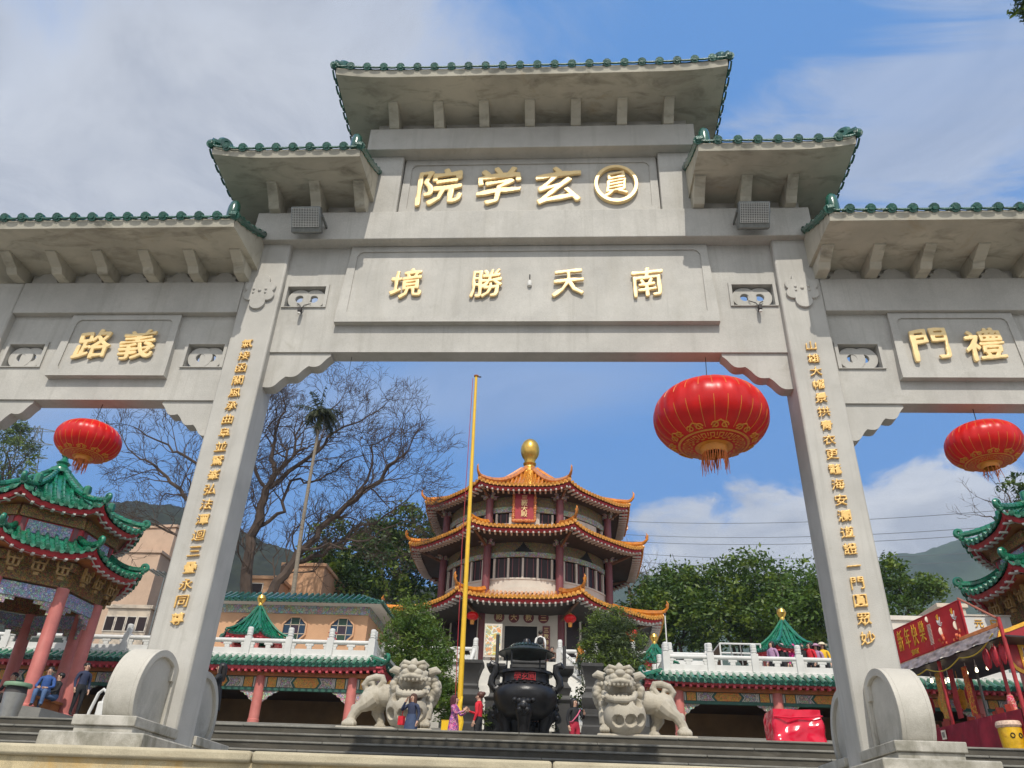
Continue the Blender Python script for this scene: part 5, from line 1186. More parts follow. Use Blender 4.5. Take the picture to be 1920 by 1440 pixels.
tree('twiggy_tree', base_of(1905,960,32,P3Z), [pb(1912,905,32,22,22,1.2), pb(1918,935,32,16,20,1)], 'leafd', 'leafy branches at the right edge above the right pavilion roof', 24, 18, 20, 0.26, 0.4, tr=0.1)

# ------------------------------------------------------------------ bare trees
def bare_tree(name, base, limbs, label, seed, bm, depth=4, dens=1.0, rbase=0.26, twig=0.9, group=None):
    """limbs: polylines of world points with start radius; finer branches grow from them by recursion"""
    rnd = random.Random(seed); t = thing(name, base, label, 'tree', group); B = Vector(base); mb = MB(); tw = MB(); cnt = [0]
    def grow(p, d, L, r, lev):
        if lev == 0 or cnt[0] > 24000: return
        cnt[0] += 1; pts = [p]; q = p.copy(); dd = d.copy(); n = 4
        for i in range(n):
            dd = (dd + Vector((rnd.gauss(0,.16), rnd.gauss(0,.16), rnd.gauss(0,.16)+0.045))).normalized(); q = q + dd*(L/n); pts.append(q.copy())
        (mb if r > 0.03 else tw).tube(pts, [r*(1-0.55*i/n) for i in range(n+1)], 5 if r > 0.03 else 3, cap=False)
        kids_ = (3 if lev > 2 else 2) if lev > 1 else 0
        for i in range(kids_):
            j = rnd.choice((2,3,4)) if i else 4; ax = Vector((rnd.gauss(0,1), rnd.gauss(0,1), rnd.gauss(0,1))).cross(dd)
            if ax.length < 1e-3: continue
            nd_ = (Matrix.Rotation(rnd.uniform(0.3, 0.85), 3, ax.normalized()) @ dd).normalized(); nd_.y *= 0.75
            grow(pts[j], nd_.normalized(), L*rnd.uniform(0.58, 0.82), max(r*0.6, 0.013), lev-1)
    for (pl, r0, r1) in limbs:
        pts = [Vector(p) - B for p in pl]; fine = []
        for a, b in zip(pts, pts[1:]):
            for i in range(4): fine.append(a.lerp(b, i/4) + Vector((rnd.gauss(0,1), rnd.gauss(0,1), rnd.gauss(0,1)))*0.04*(b-a).length)
        fine.append(pts[-1]); k = len(fine)-1
        r0 *= 1.4; r1 *= 1.4; mb.tube(fine, [r0 + (r1-r0)*i/k for i in range(k+1)], 7)
        for i in range(2, k+1):
            r = r0 + (r1-r0)*i/k; d = (fine[i]-fine[i-1]).normalized()
            for _ in range(2 if rnd.random() < dens-1 or dens >= 2 else 1):
                if rnd.random() > dens: continue
                ax = Vector((rnd.gauss(0,.35), rnd.choice((-1,1)), rnd.gauss(0,.35))); nd_ = Matrix.Rotation(rnd.uniform(0.4, 1.05), 3, ax.normalized()) @ d; nd_.z = nd_.z*0.9 + 0.12; nd_.y += rnd.gauss(0,.3)
                if i > k*0.25: grow(fine[i], nd_.normalized(), twig*rnd.uniform(0.9,1.9)*(1.3 - 0.5*i/k), min(r*0.5, 0.06), depth)
        grow(fine[-1], d, twig*1.6, r1, depth)
    mb.build('trunk', M[bm], t, fix=False); tw.build('crown', M[bm], t, smooth=False, fix=False); return t
def pl(Y, *pts):
    n = len(pts); return [at(x, y, Y + dy) for x, y, dy in pts]
YB = 33.0; b0 = at(470,1200,YB); b0 = (b0.x, YB, P3Z)
def L3(*p): return [at(x, y, YB+d) for x, y, d in p]
bare_tree('bare_tree', b0, [
    ([b0] + L3((455,1130,0),(462,1060,0),(478,990,0.2),(500,920,0),(515,890,-0.3)), 0.30, 0.13),
    (L3((515,890,-0.3),(508,850,0),(520,800,0.5),(535,760,0.6)), 0.12, 0.03),
    (L3((505,915,0),(545,885,0.4),(590,850,0.2),(625,810,-0.3),(690,780,-0.5)), 0.12, 0.03),
    ([b0] + L3((500,1130,0.5),(522,1090,0.6),(560,1040,1),(620,975,1.2),(680,925,1),(740,865,0.6),(765,845,0.6)), 0.26, 0.035),
    (L3((522,1090,0.6),(540,1060,1.5),(600,1040,2),(660,1000,2.3),(740,955,2.5)), 0.14, 0.03),
    ([b0] + L3((425,1130,-0.6),(400,1070,-1),(392,1000,-1),(350,930,-1.2),(300,880,-1.3),(250,850,-1.5)), 0.20, 0.03),
    (L3((392,1000,-1),(410,940,-1.2),(420,880,-1.2),(470,820,-1)), 0.12, 0.03),
    (L3((410,940,-1.2),(370,870,-1.4),(310,830,-1.5),(250,800,-1.6)), 0.09, 0.02),
    (L3((400,1060,-1),(340,1010,-1.5),(290,985,-1.6),(240,965,-1.6)), 0.08, 0.02),
    (L3((478,990,0.2),(530,960,0.8),(545,900,1),(600,900,1.3),(660,860,1.4)), 0.09, 0.025),
    (L3((620,975,1.2),(690,900,2),(700,840,2.1),(740,810,2)), 0.07, 0.02),
    (L3((500,920,0),(470,860,-0.5),(480,790,-0.6),(510,740,-0.5)), 0.08, 0.02), (L3((590,850,0.2),(600,790,0.5),(640,750,0.6)), 0.06, 0.02), (L3((560,1040,1),(620,1020,-0.5),(690,1010,-1),(740,985,-1.2)), 0.07, 0.02), (L3((680,925,1),(720,900,0.5),(775,890,0.4)), 0.05, 0.015)],
    'large leafless tree with dense twigs between the left pillar and the hall', 31, 'barkd', 5, 0.9, twig=1.0)
c0 = at(1165,1130,52); bare_tree('bare_tree', (c0.x, 52, P3Z), [([(c0.x,52,P3Z)] + [at(x,y,52) for x, y in ((1185,1120),(1170,1085),(1200,1075))], 0.12, 0.02), ([at(1185,1120,52), at(1215,1080,52), at(1205,1060,52)], 0.06, 0.015)], 'small pale leafless tree right of the hall middle roof', 32, 'bark', 3, 0.8, twig=0.8)
c0 = at(1900,1010,40); bare_tree('bare_tree', (c0.x, 40, P3Z), [([(c0.x,40,P3Z)] + [at(x,y,40) for x, y in ((1905,980),(1880,950),(1840,935))], 0.10, 0.012), ([at(1905,980,40), at(1890,930,40), at(1865,905,40)], 0.05, 0.012), ([at(1905,1000,40), at(1860,970,40), at(1825,965,40)], 0.05, 0.012)], 'small leafless tree above the right pavilion roof', 33, 'barkd', 3, 0.7, twig=0.55)
# ------------------------------------------------------------------ palm
pbx = at(545,1180,30.5); ptop = at(597,800,30.5); pal = thing('palm_tree', (pbx.x, 30.5, P3Z), 'tall slender palm with wind-blown ragged fronds in front of the bare tree', 'palm'); PT = ptop - Vector((pbx.x, 30.5, P3Z))
mb = MB(); pts = [Vector((0,0,0)).lerp(PT, i/14) + Vector((0.06*math.sin(i*0.5),0,0)) for i in range(15)]; mb.tube(pts, [0.15 - 0.07*i/14 for i in range(15)], 10); mb.build('trunk', M['palmbark'], pal)
MB().tube([PT, PT + Vector((0.04,0,0.5)), PT + Vector((0.08,0,1.0))], [0.085,0.10,0.06], 8).build('crownshaft', mat('green_crownshaft', (0.14,0.17,0.05), 0.6, 0.3, 3), pal)
mb = MB(); rnd = random.Random(9); top = PT + Vector((0.08,0,0.95))
for k in range(30):
    an = rnd.uniform(0, 2*PI); el = rnd.uniform(-0.7, 1.2); d = Vector((math.cos(an)*math.cos(el)+0.3, math.sin(an)*math.cos(el)*0.8, math.sin(el))).normalized()
    if k == 0: d = Vector((-0.28,0,0.95))
    if k == 1: d = Vector((-0.55,0,0.8))
    if k == 2: d = Vector((-0.8,0,0.5))
    L = rnd.uniform(1.2, 1.9) if k > 2 else 1.9; q = top.copy(); rach = [q.copy()]
    for i in range(9): d = (d + Vector((0.06,0,-0.27 if k > 2 else -0.08))).normalized(); q = q + d*L/9; rach.append(q.copy())
    mb.tube(rach, [0.025*(1-0.8*i/9) for i in range(10)], 4)
    vs, fs = [], []
    for i in range(1, 10):
        for j in range(3):
            p = rach[i-1].lerp(rach[i], j/3)
            for s in (-1, 1):
                dd = (rach[i]-rach[i-1]).normalized(); sd_ = dd.cross(Vector((0,0,1))); sd_ = sd_.normalized() if sd_.length > 1e-3 else Vector((1,0,0))
                ld = (sd_*s*0.6 + dd*0.5 + Vector((0.15,0,-0.6+rnd.gauss(0,.35)))).normalized(); ll = 0.55*(1-abs(i/9-0.45))*rnd.uniform(.6,1.3); w = dd*0.028; b_ = len(vs)
                vs += [p-w, p+w, p+ld*ll*0.6+w*0.8, p+ld*ll, p+ld*ll*0.6-w*0.8]; fs.append((b_,b_+1,b_+2,b_+3,b_+4))
    mb.add(vs, fs)
mb.build('crown', M['leaff'], pal, smooth=False, fix=False)

# ------------------------------------------------------------------ power lines and pylon
M['wire'] = mat('grey_wire', (0.14,0.15,0.17), 0.5, 0.1)
for i, ((x0, y0), (x1, y1)) in enumerate((((1180,981),(1840,950)), ((1180,1006),(1830,980)), ((1190,1019),(1830,993)), ((1180,1040),(1800,1028)), ((1200,1057),(1800,1043)))):
    a, b = at(x0, y0, 150), at(x1, y1, 110); d = b - a; a2, b2 = a - d*0.5, b + d*0.8; pts = []
    for k in range(31): f = k/30; p = a2.lerp(b2, f); p.z += 5.5*((2*f-1)**2 - 0.25); pts.append(p)
    o = MB().tube([p - a2 for p in pts], 0.055, 4).build('power_line', M['wire']); o.location = a2
    tag(o, 'power line %s crossing the sky right of the hall' % ('highest', 'second from the top', 'third from the top', 'fourth from the top', 'lowest')[i] if False else ('highest of the five power lines crossing the right sky','second highest power line crossing the right sky','middle power line of the five in the right sky','second lowest power line crossing the right sky','lowest of the five power lines crossing the right sky')[i], 'power line', 'power lines over the hill')
p0 = at(32,905,120); pyl = thing('lattice_pylon', (p0.x, 120, p0.z-6), 'grey lattice power pylon on the hill at the far left', 'pylon'); H = at(38,800,120).z - p0.z + 6
mb = MB()
def leg(x, y): return [Vector((x*3.0, y*3.0, 0)), Vector((x*0.5, y*0.5, H))]
for x in (-1,1):
    for y in (-1,1): mb.tube(leg(x, y), 0.09, 4)
mb.build('leg', M['metal'], pyl); mb = MB(); n = 9
for i in range(n):
    for (x, y, x2, y2) in ((-1,-1,1,-1),(1,-1,1,1),(1,1,-1,1),(-1,1,-1,-1)):
        a = leg(x,y); b = leg(x2,y2); mb.tube([a[0].lerp(a[1], i/n), b[0].lerp(b[1], (i+1)/n)], 0.05, 3); mb.tube([b[0].lerp(b[1], i/n), a[0].lerp(a[1], (i+1)/n)], 0.05, 3)
mb.build('lattice', M['metal'], pyl); mb = MB()
for f in (0.62, 0.78, 0.94): mb.tube([Vector((-4.2,0,H*f)), Vector((0,0,H*f+0.8)), Vector((4.2,0,H*f))], 0.09, 4); mb.tube([Vector((-4.2,0,H*f)), Vector((4.2,0,H*f))], 0.07, 4)
mb.build('cross_arm', M['metal'], pyl)
# ================================================================== corner pavilions with double green roofs
NP = 8; PHI = [0.0]
def hexpt(k, rad, z): a = R(22.5 + 45*k) + PHI[0]; return Vector((rad*math.sin(a), -rad*math.cos(a), z))
M['giltwood'] = mat('gilt_bracket_wood', (0.34,0.20,0.06), 0.5, 0.4, 8)
def pavilion(cx, cy, zf, zu, zl, za, label, Ru=3.48, Rl=3.87, Rc=2.67, redsoff=False):
    t = thing('corner_pavilion', (cx, cy, zf), label, 'pavilion', 'green roofed pavilions at the plaza corners')
    def roof(rad, z, r2, H, lift, joints, conc):
        T, CAP = MB(), MB(); sub = []
        for k in range(NP):
            RD, RED, WH = MB(), MB(), MB(); sub.append((RD, RED, WH))
            A, B, C0, D0 = hexpt(k-1, rad, z), hexpt(k, rad, z), hexpt(k-1, r2, z+H), hexpt(k, r2, z+H)
            pos, L, vm, e, n = tiled_slope(T, CAP, A, B, C0, D0, sp=0.29, r=0.074, dk=1.8, conc=conc, lift=lift, lp=3, joints=joints, sides=8, seg=5)
            eave_trim(pos, L, n, e, 0.09, RED, WH, drop=0.08, hgt=0.16, sp=0.30, inset=0.08, rlen=0.24, rh=0.055)
            pts = []
            for j in range(11):
                v = j/10; q = B.lerp(D0, v); q.z = z + H*((1-conc)*v + conc*v*v) + lift*(1-v)**2 + 0.12; pts.append(q)
            rr = []; pp = []
            for a, b in zip(pts, pts[1:]):
                for f in (0.0, 0.48, 0.5, 0.98): pp.append(a.lerp(b, f)); rr.append(0.10 if f in (0.0, 0.5) else 0.088)
            RD.tube(pp, rr, 8, sq=1.15); d = B.copy(); d.z = 0; d.normalize(); curl(RD, pts[0] + d*0.02 - Vector((0,0,0.03)), d, 0.22, 0.085)
            m_ = 5 if H > 1.2 else 4
            if H > 1.2: RD.lathe([(0.13,0),(0.15,0.15),(0.13,0.3),(0.05,0.36),(0,0.37)], 10, tuple(pts[m_-1] + Vector((0,0,0.05))))
        root = T.build('roof', M['gtile2'], t); CAP.build('eave_tile_edge', M['gcap2'], root); 
        for RD, RED, WH in sub: RD.build('ridge', M['gtile2'], root); RED.build('eave_board', M['red'], root); WH.build('rafter_row', M['rafter'], root)
        mb = MB()
        for k in range(NP): a, b = hexpt(k-1, rad-0.3, z-0.26+lift*0.6), hexpt(k, rad-0.3, z-0.26+lift*0.6); m2 = (a+b)/2; m2.z = z-0.24; c_, d_ = hexpt(k-1, 1.6, z-0.1), hexpt(k, 1.6, z-0.1); mb.add([a, m2, b, d_, c_], [(0,1,4), (1,3,4), (1,2,3)])
        mb.build('soffit', M['orangewood'], root, smooth=False)
        return root
    U, L_ = zu - zf, zl - zf
    up = roof(Ru, U, 0.12, za - zu, 0.40, 9, 0.55); roof(Rl, L_, Rl-1.25, 0.75, 0.40, 4, 0.3)
    h = za - zf; MB().lathe([(0.42,-0.12),(0.38,0.05),(0.26,0.12),(0.20,0.25),(0.26,0.32),(0.16,0.42),(0.10,0.55),(0.17,0.66),(0.14,0.78),(0.0,0.86)], 18, (0,0,h)).build('finial', M['gtile2'], t)
    dr = Rl - 1.2; z0, z1 = L_+0.55, U-0.15
    def side(mb, k, rad, f0, f1, a, b, th=0.08, out=0.0):
        A, B = hexpt(k-1, rad, 0), hexpt(k, rad, 0); n = (A+B)/2; n.normalize(); P, Q = A.lerp(B, f0) + n*out, A.lerp(B, f1) + n*out
        mb.add([P + Vector((0,0,a)), Q + Vector((0,0,a)), Q + Vector((0,0,b)), P + Vector((0,0,b))] + [v - n*th + Vector((0,0,zz)) for v, zz in ((P,a),(Q,a),(Q,b),(P,b))], [(0,1,2,3),(7,6,5,4),(0,4,5,1),(1,5,6,2),(2,6,7,3),(3,7,4,0)])
    mb = MB(); 
    for k in range(NP): side(mb, k, dr, 0, 1, z0, z1)
    mb.build('drum_wall', M['red'], t, smooth=False); mb = MB(); mb2 = MB()
    zm = z0 + (z1-z0)*0.62
    for k in range(NP): side(mb, k, dr, 0.16, 0.84, z0+0.12, zm-0.05, 0.03, 0.03); side(mb2, k, dr, 0.0, 1.0, zm, z1, 0.2, 0.12); [(lambda q: (side(q, k, dr, fa, fb, z0+0.05, zm, 0.03, 0.03), q.build('panel_post', M['maroon'], t, smooth=False)))(MB()) for fa, fb in ((0.06, 0.13), (0.87, 0.94))]
    mb.build('painted_panel', M['frieze_porc'], t, smooth=False); mb2.build('bracket_band', M['bronze_carving'], t, smooth=False)
    # bracket clusters and beams below the lower roof
    zb1, zb0 = L_-0.12, L_-0.95
    mb = MB(); gd = MB()
    for k in range(NP):
        side(mb, k, Rc+0.32, 0, 1, zb1-0.30, zb1+0.0, 0.25)
        side(mb, k, Rc+0.12, 0, 1, zb0, zb1-0.30, 0.2)
        A, B = hexpt(k-1, Rc+0.25, 0), hexpt(k, Rc+0.25, 0); e = (B-A).normalized(); rz = math.atan2(e.y, e.x)
        for i in range(3):
            c = A.lerp(B, (i+0.5)/3); gd = MB()
            n = (A+B)/2; n.normalize()
            for (u, v, w, hh) in ((0,-0.50,0.16,0.10),(0,-0.38,0.34,0.06),(-0.16,-0.26,0.07,0.22),(0.16,-0.26,0.07,0.22),(0,-0.22,0.07,0.30),(0,-0.16,0.44,0.05),(-0.21,-0.06,0.06,0.18),(0.21,-0.06,0.06,0.18)):
                gd.obox(c + e*u + n*(0.22 + 0.25*(v+0.5)) + Vector((0,0,zb1+v-0.12)), w, 0.10, hh, rz)
            gd.build('bracket_set', M['giltwood'], t, smooth=False)
    mb.build('carved_beam', M['bronze_carving'], t, smooth=False)
    mb = MB(); ap = MB()
    for k in range(NP):
        side(mb, k, Rc+0.06, 0.04, 0.96, zb0-0.50, zb0-0.06, 0.14)
        A, B = hexpt(k-1, Rc, 0), hexpt(k, Rc, 0)
        for (f0, f1, dz) in ((0.05,0.14,0.42),(0.14,0.24,0.26),(0.24,0.36,0.13),(0.64,0.76,0.13),(0.76,0.86,0.26),(0.86,0.95,0.42)):
            if f0 in (0.05, 0.64): ap = MB()
            side(ap, k, Rc+0.02, f0, f1, zb0-0.50-dz, zb0-0.5, 0.08)
            if f1 in (0.36, 0.95): ap.build('painted_spandrel', M['frieze_scroll'], t, smooth=False)
    mb.build('painted_lintel', M['frieze_porc'], t, smooth=False)
    for k in range(NP):
        p = hexpt(k, Rc, 0); MB().lathe([(0.29,0.0),(0.29,0.10),(0.235,0.16),(0.225,0.9),(0.21,zb0)], 22, (p.x,p.y,0)).build('column', M['redcol'], t)
    mb = MB()
    for k in range(NP): a, b = hexpt(k-1, Rc+0.9, 0), hexpt(k, Rc+0.9, 0); mb.add([a, b, Vector((0,0,0)), a - Vector((0,0,1)), b - Vector((0,0,1))], [(0,1,2),(0,3,4,1)])
    mb.build('floor', M['paving'], t); mb = MB()
    for k in (2,3,4,5,6):
        A, B = hexpt(k-1, Rc-0.15, 0), hexpt(k, Rc-0.15, 0); e = (B-A).normalized(); mb.obox((A+B)/2 + Vector((0,0,0.42)), 1.7, 0.38, 0.08, math.atan2(e.y, e.x)); mb.obox((A+B)/2 + Vector((0,0,0.2)), 1.5, 0.25, 0.4, math.atan2(e.y, e.x))
    mb.build('bench', M['orangewood'], t); return t
M['gcap2'] = stained(mat('pale_green_tile_cap', (0.030,0.19,0.105), 0.25, 0.35, 20, bump=0.4, bscale=40, coat=0.3, island=0.25), (0.13,0.30,0.20), 18, 0.5, 0.6, (1,1,1), 0.5)
PHI[0] = R(-2.6); zfl = 2.35
pavilion(-18.66, 16.6, zfl, 8.87-0.12, 7.21-0.12, 11.0, 'corner pavilion with double green roofs and pink columns at the left edge')
PHI[0] = R(1.0)
pavilion(17.5, 15.26, zfl-0.3, 8.53-0.12, 6.87-0.12, 10.7, 'corner pavilion with double green roofs and red eaves at the right edge')

# ================================================================== stone lions
M['lion'] = stained(stained(mat('carved_pale_granite', (0.47,0.425,0.34), 0.8, 0.15, 2.2, bump=0.25, bscale=35, speck=0.12), (0.23,0.19,0.13), 2.2, 0.50, 0.70, (1,1,0.7), 0.7), (0.22,0.19,0.14), 7, 0.62, 0.75, (1,1,1), 0.4)
def make_lion(sgn, loc, label):
    """sgn +1: head to the right of the body (left lion); -1: mirrored"""
    t = thing('stone_lion', loc, label, 'lion statue', 'stone guardian lions flanking the incense burner')
    S = lambda x, y, z: (x*sgn, y, z)
    mb = MB()
    def el(x, y, z, rx, ry, rz): mb.ball(S(x,y,z), 1.0, 16, 12, (rx,ry,rz))
    def tb(pts, rad, n=10): mb.tube([S(*p) for p in pts], rad, n)
    # trunk: haunch left, chest right
    el(-0.62,0.15,1.00,0.44,0.36,0.40); el(-0.20,0.12,1.06,0.48,0.34,0.34); el(0.25,0.05,1.10,0.45,0.38,0.38); el(0.62,0.05,1.05,0.42,0.42,0.46)
    # hind legs: near one strides back, paw planted
    tb([(-0.62,-0.12,0.95),(-0.86,-0.20,0.72),(-1.02,-0.22,0.62),(-1.16,-0.20,0.42),(-1.24,-0.22,0.20)], [0.30,0.24,0.18,0.16,0.16])
    el(-0.78,-0.14,0.85,0.28,0.20,0.32); el(-1.22,-0.32,0.14,0.24,0.24,0.16)
    for k in range(4): el(-1.38+0.105*k,-0.50,0.10,0.062,0.09,0.09)
    el(-1.20,-0.10,0.62,0.10,0.08,0.14)
    tb([(-0.45,0.35,0.9),(-0.50,0.42,0.55),(-0.35,0.40,0.30),(-0.38,0.36,0.12)], [0.26,0.20,0.15,0.14]); el(-0.34,0.28,0.12,0.2,0.22,0.13)
    # tail curling up over the haunch
    tb([(-0.72,0.28,1.20),(-0.92,0.25,1.25),(-1.00,0.2,1.42),(-0.88,0.15,1.58),(-0.62,0.12,1.66),(-0.40,0.1,1.64),(-0.34,0.08,1.50),(-0.44,0.05,1.36),(-0.52,0.02,1.22),(-0.44,-0.02,1.08)], [0.11,0.12,0.13,0.12,0.12,0.12,0.12,0.11,0.09,0.05])
    tb([(-0.86,0.18,1.50),(-0.70,0.12,1.46),(-0.66,0.1,1.30),(-0.76,0.08,1.20)], [0.09,0.08,0.07,0.04])
    # forelegs reaching over the ball
    tb([(0.45,-0.22,1.00),(0.38,-0.52,0.94),(0.56,-0.78,0.90),(0.66,-0.92,0.80)], [0.24,0.20,0.17,0.13]); el(0.66,-0.92,0.80,0.20,0.14,0.15)
    for k in range(4): tb([(0.52+0.09*k,-0.98,0.84),(0.50+0.11*k,-1.06,0.74),(0.50+0.115*k,-1.07,0.62)], [0.055,0.05,0.018], 8)
    tb([(0.98,-0.10,1.00),(1.26,-0.30,0.86),(1.34,-0.46,0.60),(1.32,-0.50,0.30)], [0.22,0.18,0.15,0.14]); el(1.30,-0.58,0.14,0.17,0.24,0.16)
    for k in range(4): el(1.19+0.08*k,-0.76,0.11,0.05,0.08,0.08)
    # neck, head, open mouth
    HX_, HY_, HZ_ = 0.80, -0.50, 1.36; n0_ = len(mb.v)
    el(HX_,HY_+0.20,HZ_+0.10,0.46,0.34,0.33)
    el(HX_,HY_-0.28,HZ_+0.16,0.36,0.22,0.16)                                   # upper muzzle
    for s in (-1,1): el(HX_+s*0.14,HY_-0.42,HZ_+0.20,0.13,0.11,0.10); el(HX_+s*0.22,HY_-0.25,HZ_+0.36,0.12,0.10,0.09); el(HX_+s*0.22,HY_-0.33,HZ_+0.355,0.06,0.05,0.055)
    el(HX_,HY_-0.48,HZ_+0.30,0.13,0.09,0.085); el(HX_,HY_-0.28,HZ_+0.44,0.11,0.10,0.12); el(HX_,HY_-0.2,HZ_+0.52,0.06,0.06,0.08)
    tb([(HX_-0.36,HY_-0.22,HZ_+0.10),(HX_-0.20,HY_-0.46,HZ_+0.10),(HX_,HY_-0.52,HZ_+0.12),(HX_+0.20,HY_-0.46,HZ_+0.10),(HX_+0.36,HY_-0.22,HZ_+0.10)], 0.055)
    tb([(HX_-0.38,HY_-0.10,HZ_-0.10),(HX_-0.30,HY_-0.32,HZ_-0.27),(HX_-0.14,HY_-0.46,HZ_-0.32),(HX_+0.14,HY_-0.46,HZ_-0.32),(HX_+0.30,HY_-0.32,HZ_-0.27),(HX_+0.38,HY_-0.10,HZ_-0.10)], [0.08,0.085,0.085,0.085,0.085,0.08])
    el(HX_,HY_-0.18,HZ_-0.32,0.30,0.24,0.08); el(HX_,HY_-0.28,HZ_-0.27,0.14,0.16,0.04)
    for k in range(NP): x = -0.25+0.10*k; el(HX_+x,HY_-0.49+0.14*abs(x)*2.4*0.5,HZ_+0.045,0.042,0.04,0.06); el(HX_+x*0.95,HY_-0.44+0.14*abs(x)*1.2,HZ_-0.245,0.04,0.035,0.05)
    for s in (-1,1): el(HX_+s*0.27,HY_-0.38,HZ_+0.02,0.05,0.05,0.10)
    for s in (-1,1):                                                              # ears and brows
        tb([(HX_+s*0.36,HY_+0.0,HZ_+0.28),(HX_+s*0.54,HY_-0.02,HZ_+0.34),(HX_+s*0.66,HY_+0.0,HZ_+0.30)], [0.11,0.10,0.03]); tb([(HX_+s*0.08,HY_-0.3,HZ_+0.44),(HX_+s*0.24,HY_-0.30,HZ_+0.48),(HX_+s*0.36,HY_-0.18,HZ_+0.40)], [0.05,0.06,0.04])
    rn3 = random.Random(4)
    for k in range(34):                                                           # mane curls round the jaw and neck
        a = R(-215 + 250*k/33); rr = 0.50 + 0.06*rn3.random(); el(HX_ + rr*math.cos(a)*1.0, HY_+0.10+0.10*rn3.random(), HZ_-0.02 + rr*math.sin(a)*0.92*(1 if math.sin(a) < 0 else 0.7), 0.105, 0.12, 0.105)
    for k in range(26): a = R(-200 + 220*k/25); el(HX_ + 0.56*math.cos(a), HY_+0.30+0.08*rn3.random(), HZ_-0.04+0.54*math.sin(a)*(1 if math.sin(a) < 0 else 0.62), 0.11, 0.12, 0.11)
    q_ = 1.30; hc_ = S(HX_,HY_,HZ_)
    for i_ in range(n0_, len(mb.v)): p_ = mb.v[i_]; mb.v[i_] = tuple(hc_[j_] + (p_[j_]-hc_[j_])*q_ for j_ in range(3))
    el(0.78,-0.05,1.22,0.50,0.42,0.48)
    for k in range(7): el(0.35+0.13*k,-0.36-0.05*rn3.random(),0.98+0.05*rn3.random(),0.10,0.10,0.09)
    for k in range(NP): el(-0.30+0.12*k,0.1,1.36-0.01*k,0.09,0.14,0.09)
    body = mb.build('lion_body', M['lion'], t, ang=180); r_ = body.modifiers.new('remesh', 'REMESH'); r_.mode = 'VOXEL'; r_.voxel_size = 0.015; r_.use_smooth_shade = True
    s_ = body.modifiers.new('smooth', 'SMOOTH'); s_.iterations = 2; s_.factor = 0.5
    # pierced ball under the forepaws
    holes = [Vector(v).normalized() for v in ((0.0,-1,-0.35),(-0.75,-0.75,-0.30),(0.75,-0.8,-0.30),(-0.42,-0.8,0.55),(0.55,-0.7,0.62),(0.0,-0.5,1.0),(-1,-0.1,0.35),(1,0,0.3),(0,1,0),(0.3,0.7,0.7),(-0.6,0.6,-0.5))]
    if sgn < 0: holes = [Vector((h.x*0.8+0.25, h.y, h.z)).normalized() for h in holes]
    mb = MB(); c = Vector(S(0.66,-0.52,0.56)); rad = 0.68
    def fn(u, v):
        th, ph = 2*PI*u, PI*v; d = Vector((math.sin(ph)*math.cos(th), math.sin(ph)*math.sin(th), -math.cos(ph))); q = 1.0
        for h in holes:
            a = math.acos(max(-1, min(1, d.dot(h)))); q = min(q, 0.70 if a < 0.25 else (0.70 + 0.30*(a-0.25)/0.03 if a < 0.28 else (1.0 + 0.018*(1 if a < 0.34 else 0))))
        return c + d*rad*q
    mb.grid(fn, 150, 90); mb.build('pierced_ball', M['lion'], t, ang=50)
    MB().box(-1.7,1.7,-0.95,0.75,-0.85,-0.2).build('pedestal', M['paving'], t, bevel=0.03); MB().box(-1.55,1.55,-0.85,0.65,-0.2,0.0).build('plinth', M['lion'], t, bevel=0.04)
    return t
YL = 16.9
pl_ = at(722,1366,YL); make_lion(1, (pl_.x, YL+0.5, P2Z+0.80), 'stone lion on the left with its head towards the incense burner and a pierced ball')
pr_ = at(1212,1380,YL); make_lion(-1, (pr_.x, YL+0.5, P2Z+0.82), 'stone lion on the right with its paws on a pierced ball, body stretched rightwards')

# ================================================================== incense burner, altar stands
M['bronze'] = stained(mat('black_bronze', (0.022,0.021,0.022), 0.33, 0.4, 4, bump=0.25, bscale=24, metal=0.35), (0.06,0.055,0.05), 3, 0.55, 0.75, (1,1,0.4), 0.5)
M['altarstone'] = stained(mat('dark_altar_stone', (0.038,0.036,0.034), 0.6, 0.3, 2.5, bump=0.1), (0.08,0.075,0.07), 2, 0.55, 0.75, (1,1,0.5), 0.5)
YC_ = 18.6; z = lambda py: zat(985, py, YC_)
zb = P2Z; cb = thing('incense_burner', (xat(985,1300,YC_), YC_, zb), 'big round black bronze incense burner with canopy and two curled handles', 'incense burner')
zz = lambda py: z(py) - zb; kx = 1.0/ (at(986,1300,YC_).x - at(985,1300,YC_).x); rx = lambda px: px/kx
MB().lathe([(0.02,zz(1350)),(rx(34),zz(1347)),(rx(50),zz(1335)),(rx(58),zz(1318)),(rx(60),zz(1305)),(rx(57),zz(1295)),(rx(49),zz(1288)),(rx(46),zz(1286)),(rx(47),zz(1284)),(rx(45),zz(1283)),(rx(44),zz(1270)),(rx(45),zz(1268)),(rx(51),zz(1267)),(rx(51),zz(1262)),(rx(45),zz(1262)),(rx(43),zz(1267)),(rx(43),zz(1280)),(0.02,zz(1285))], 48).build('bowl', M['bronze'], cb, ang=50)
mb = MB(); rimz = zz(1288)
for k in range(24): a = 2*PI*k/24; mb.ball((rx(50)*math.cos(a), rx(50)*math.sin(a), rimz), 0.075, 8, 6, (1,1,0.6))
mb.build('lotus_collar', M['bronze'], cb)
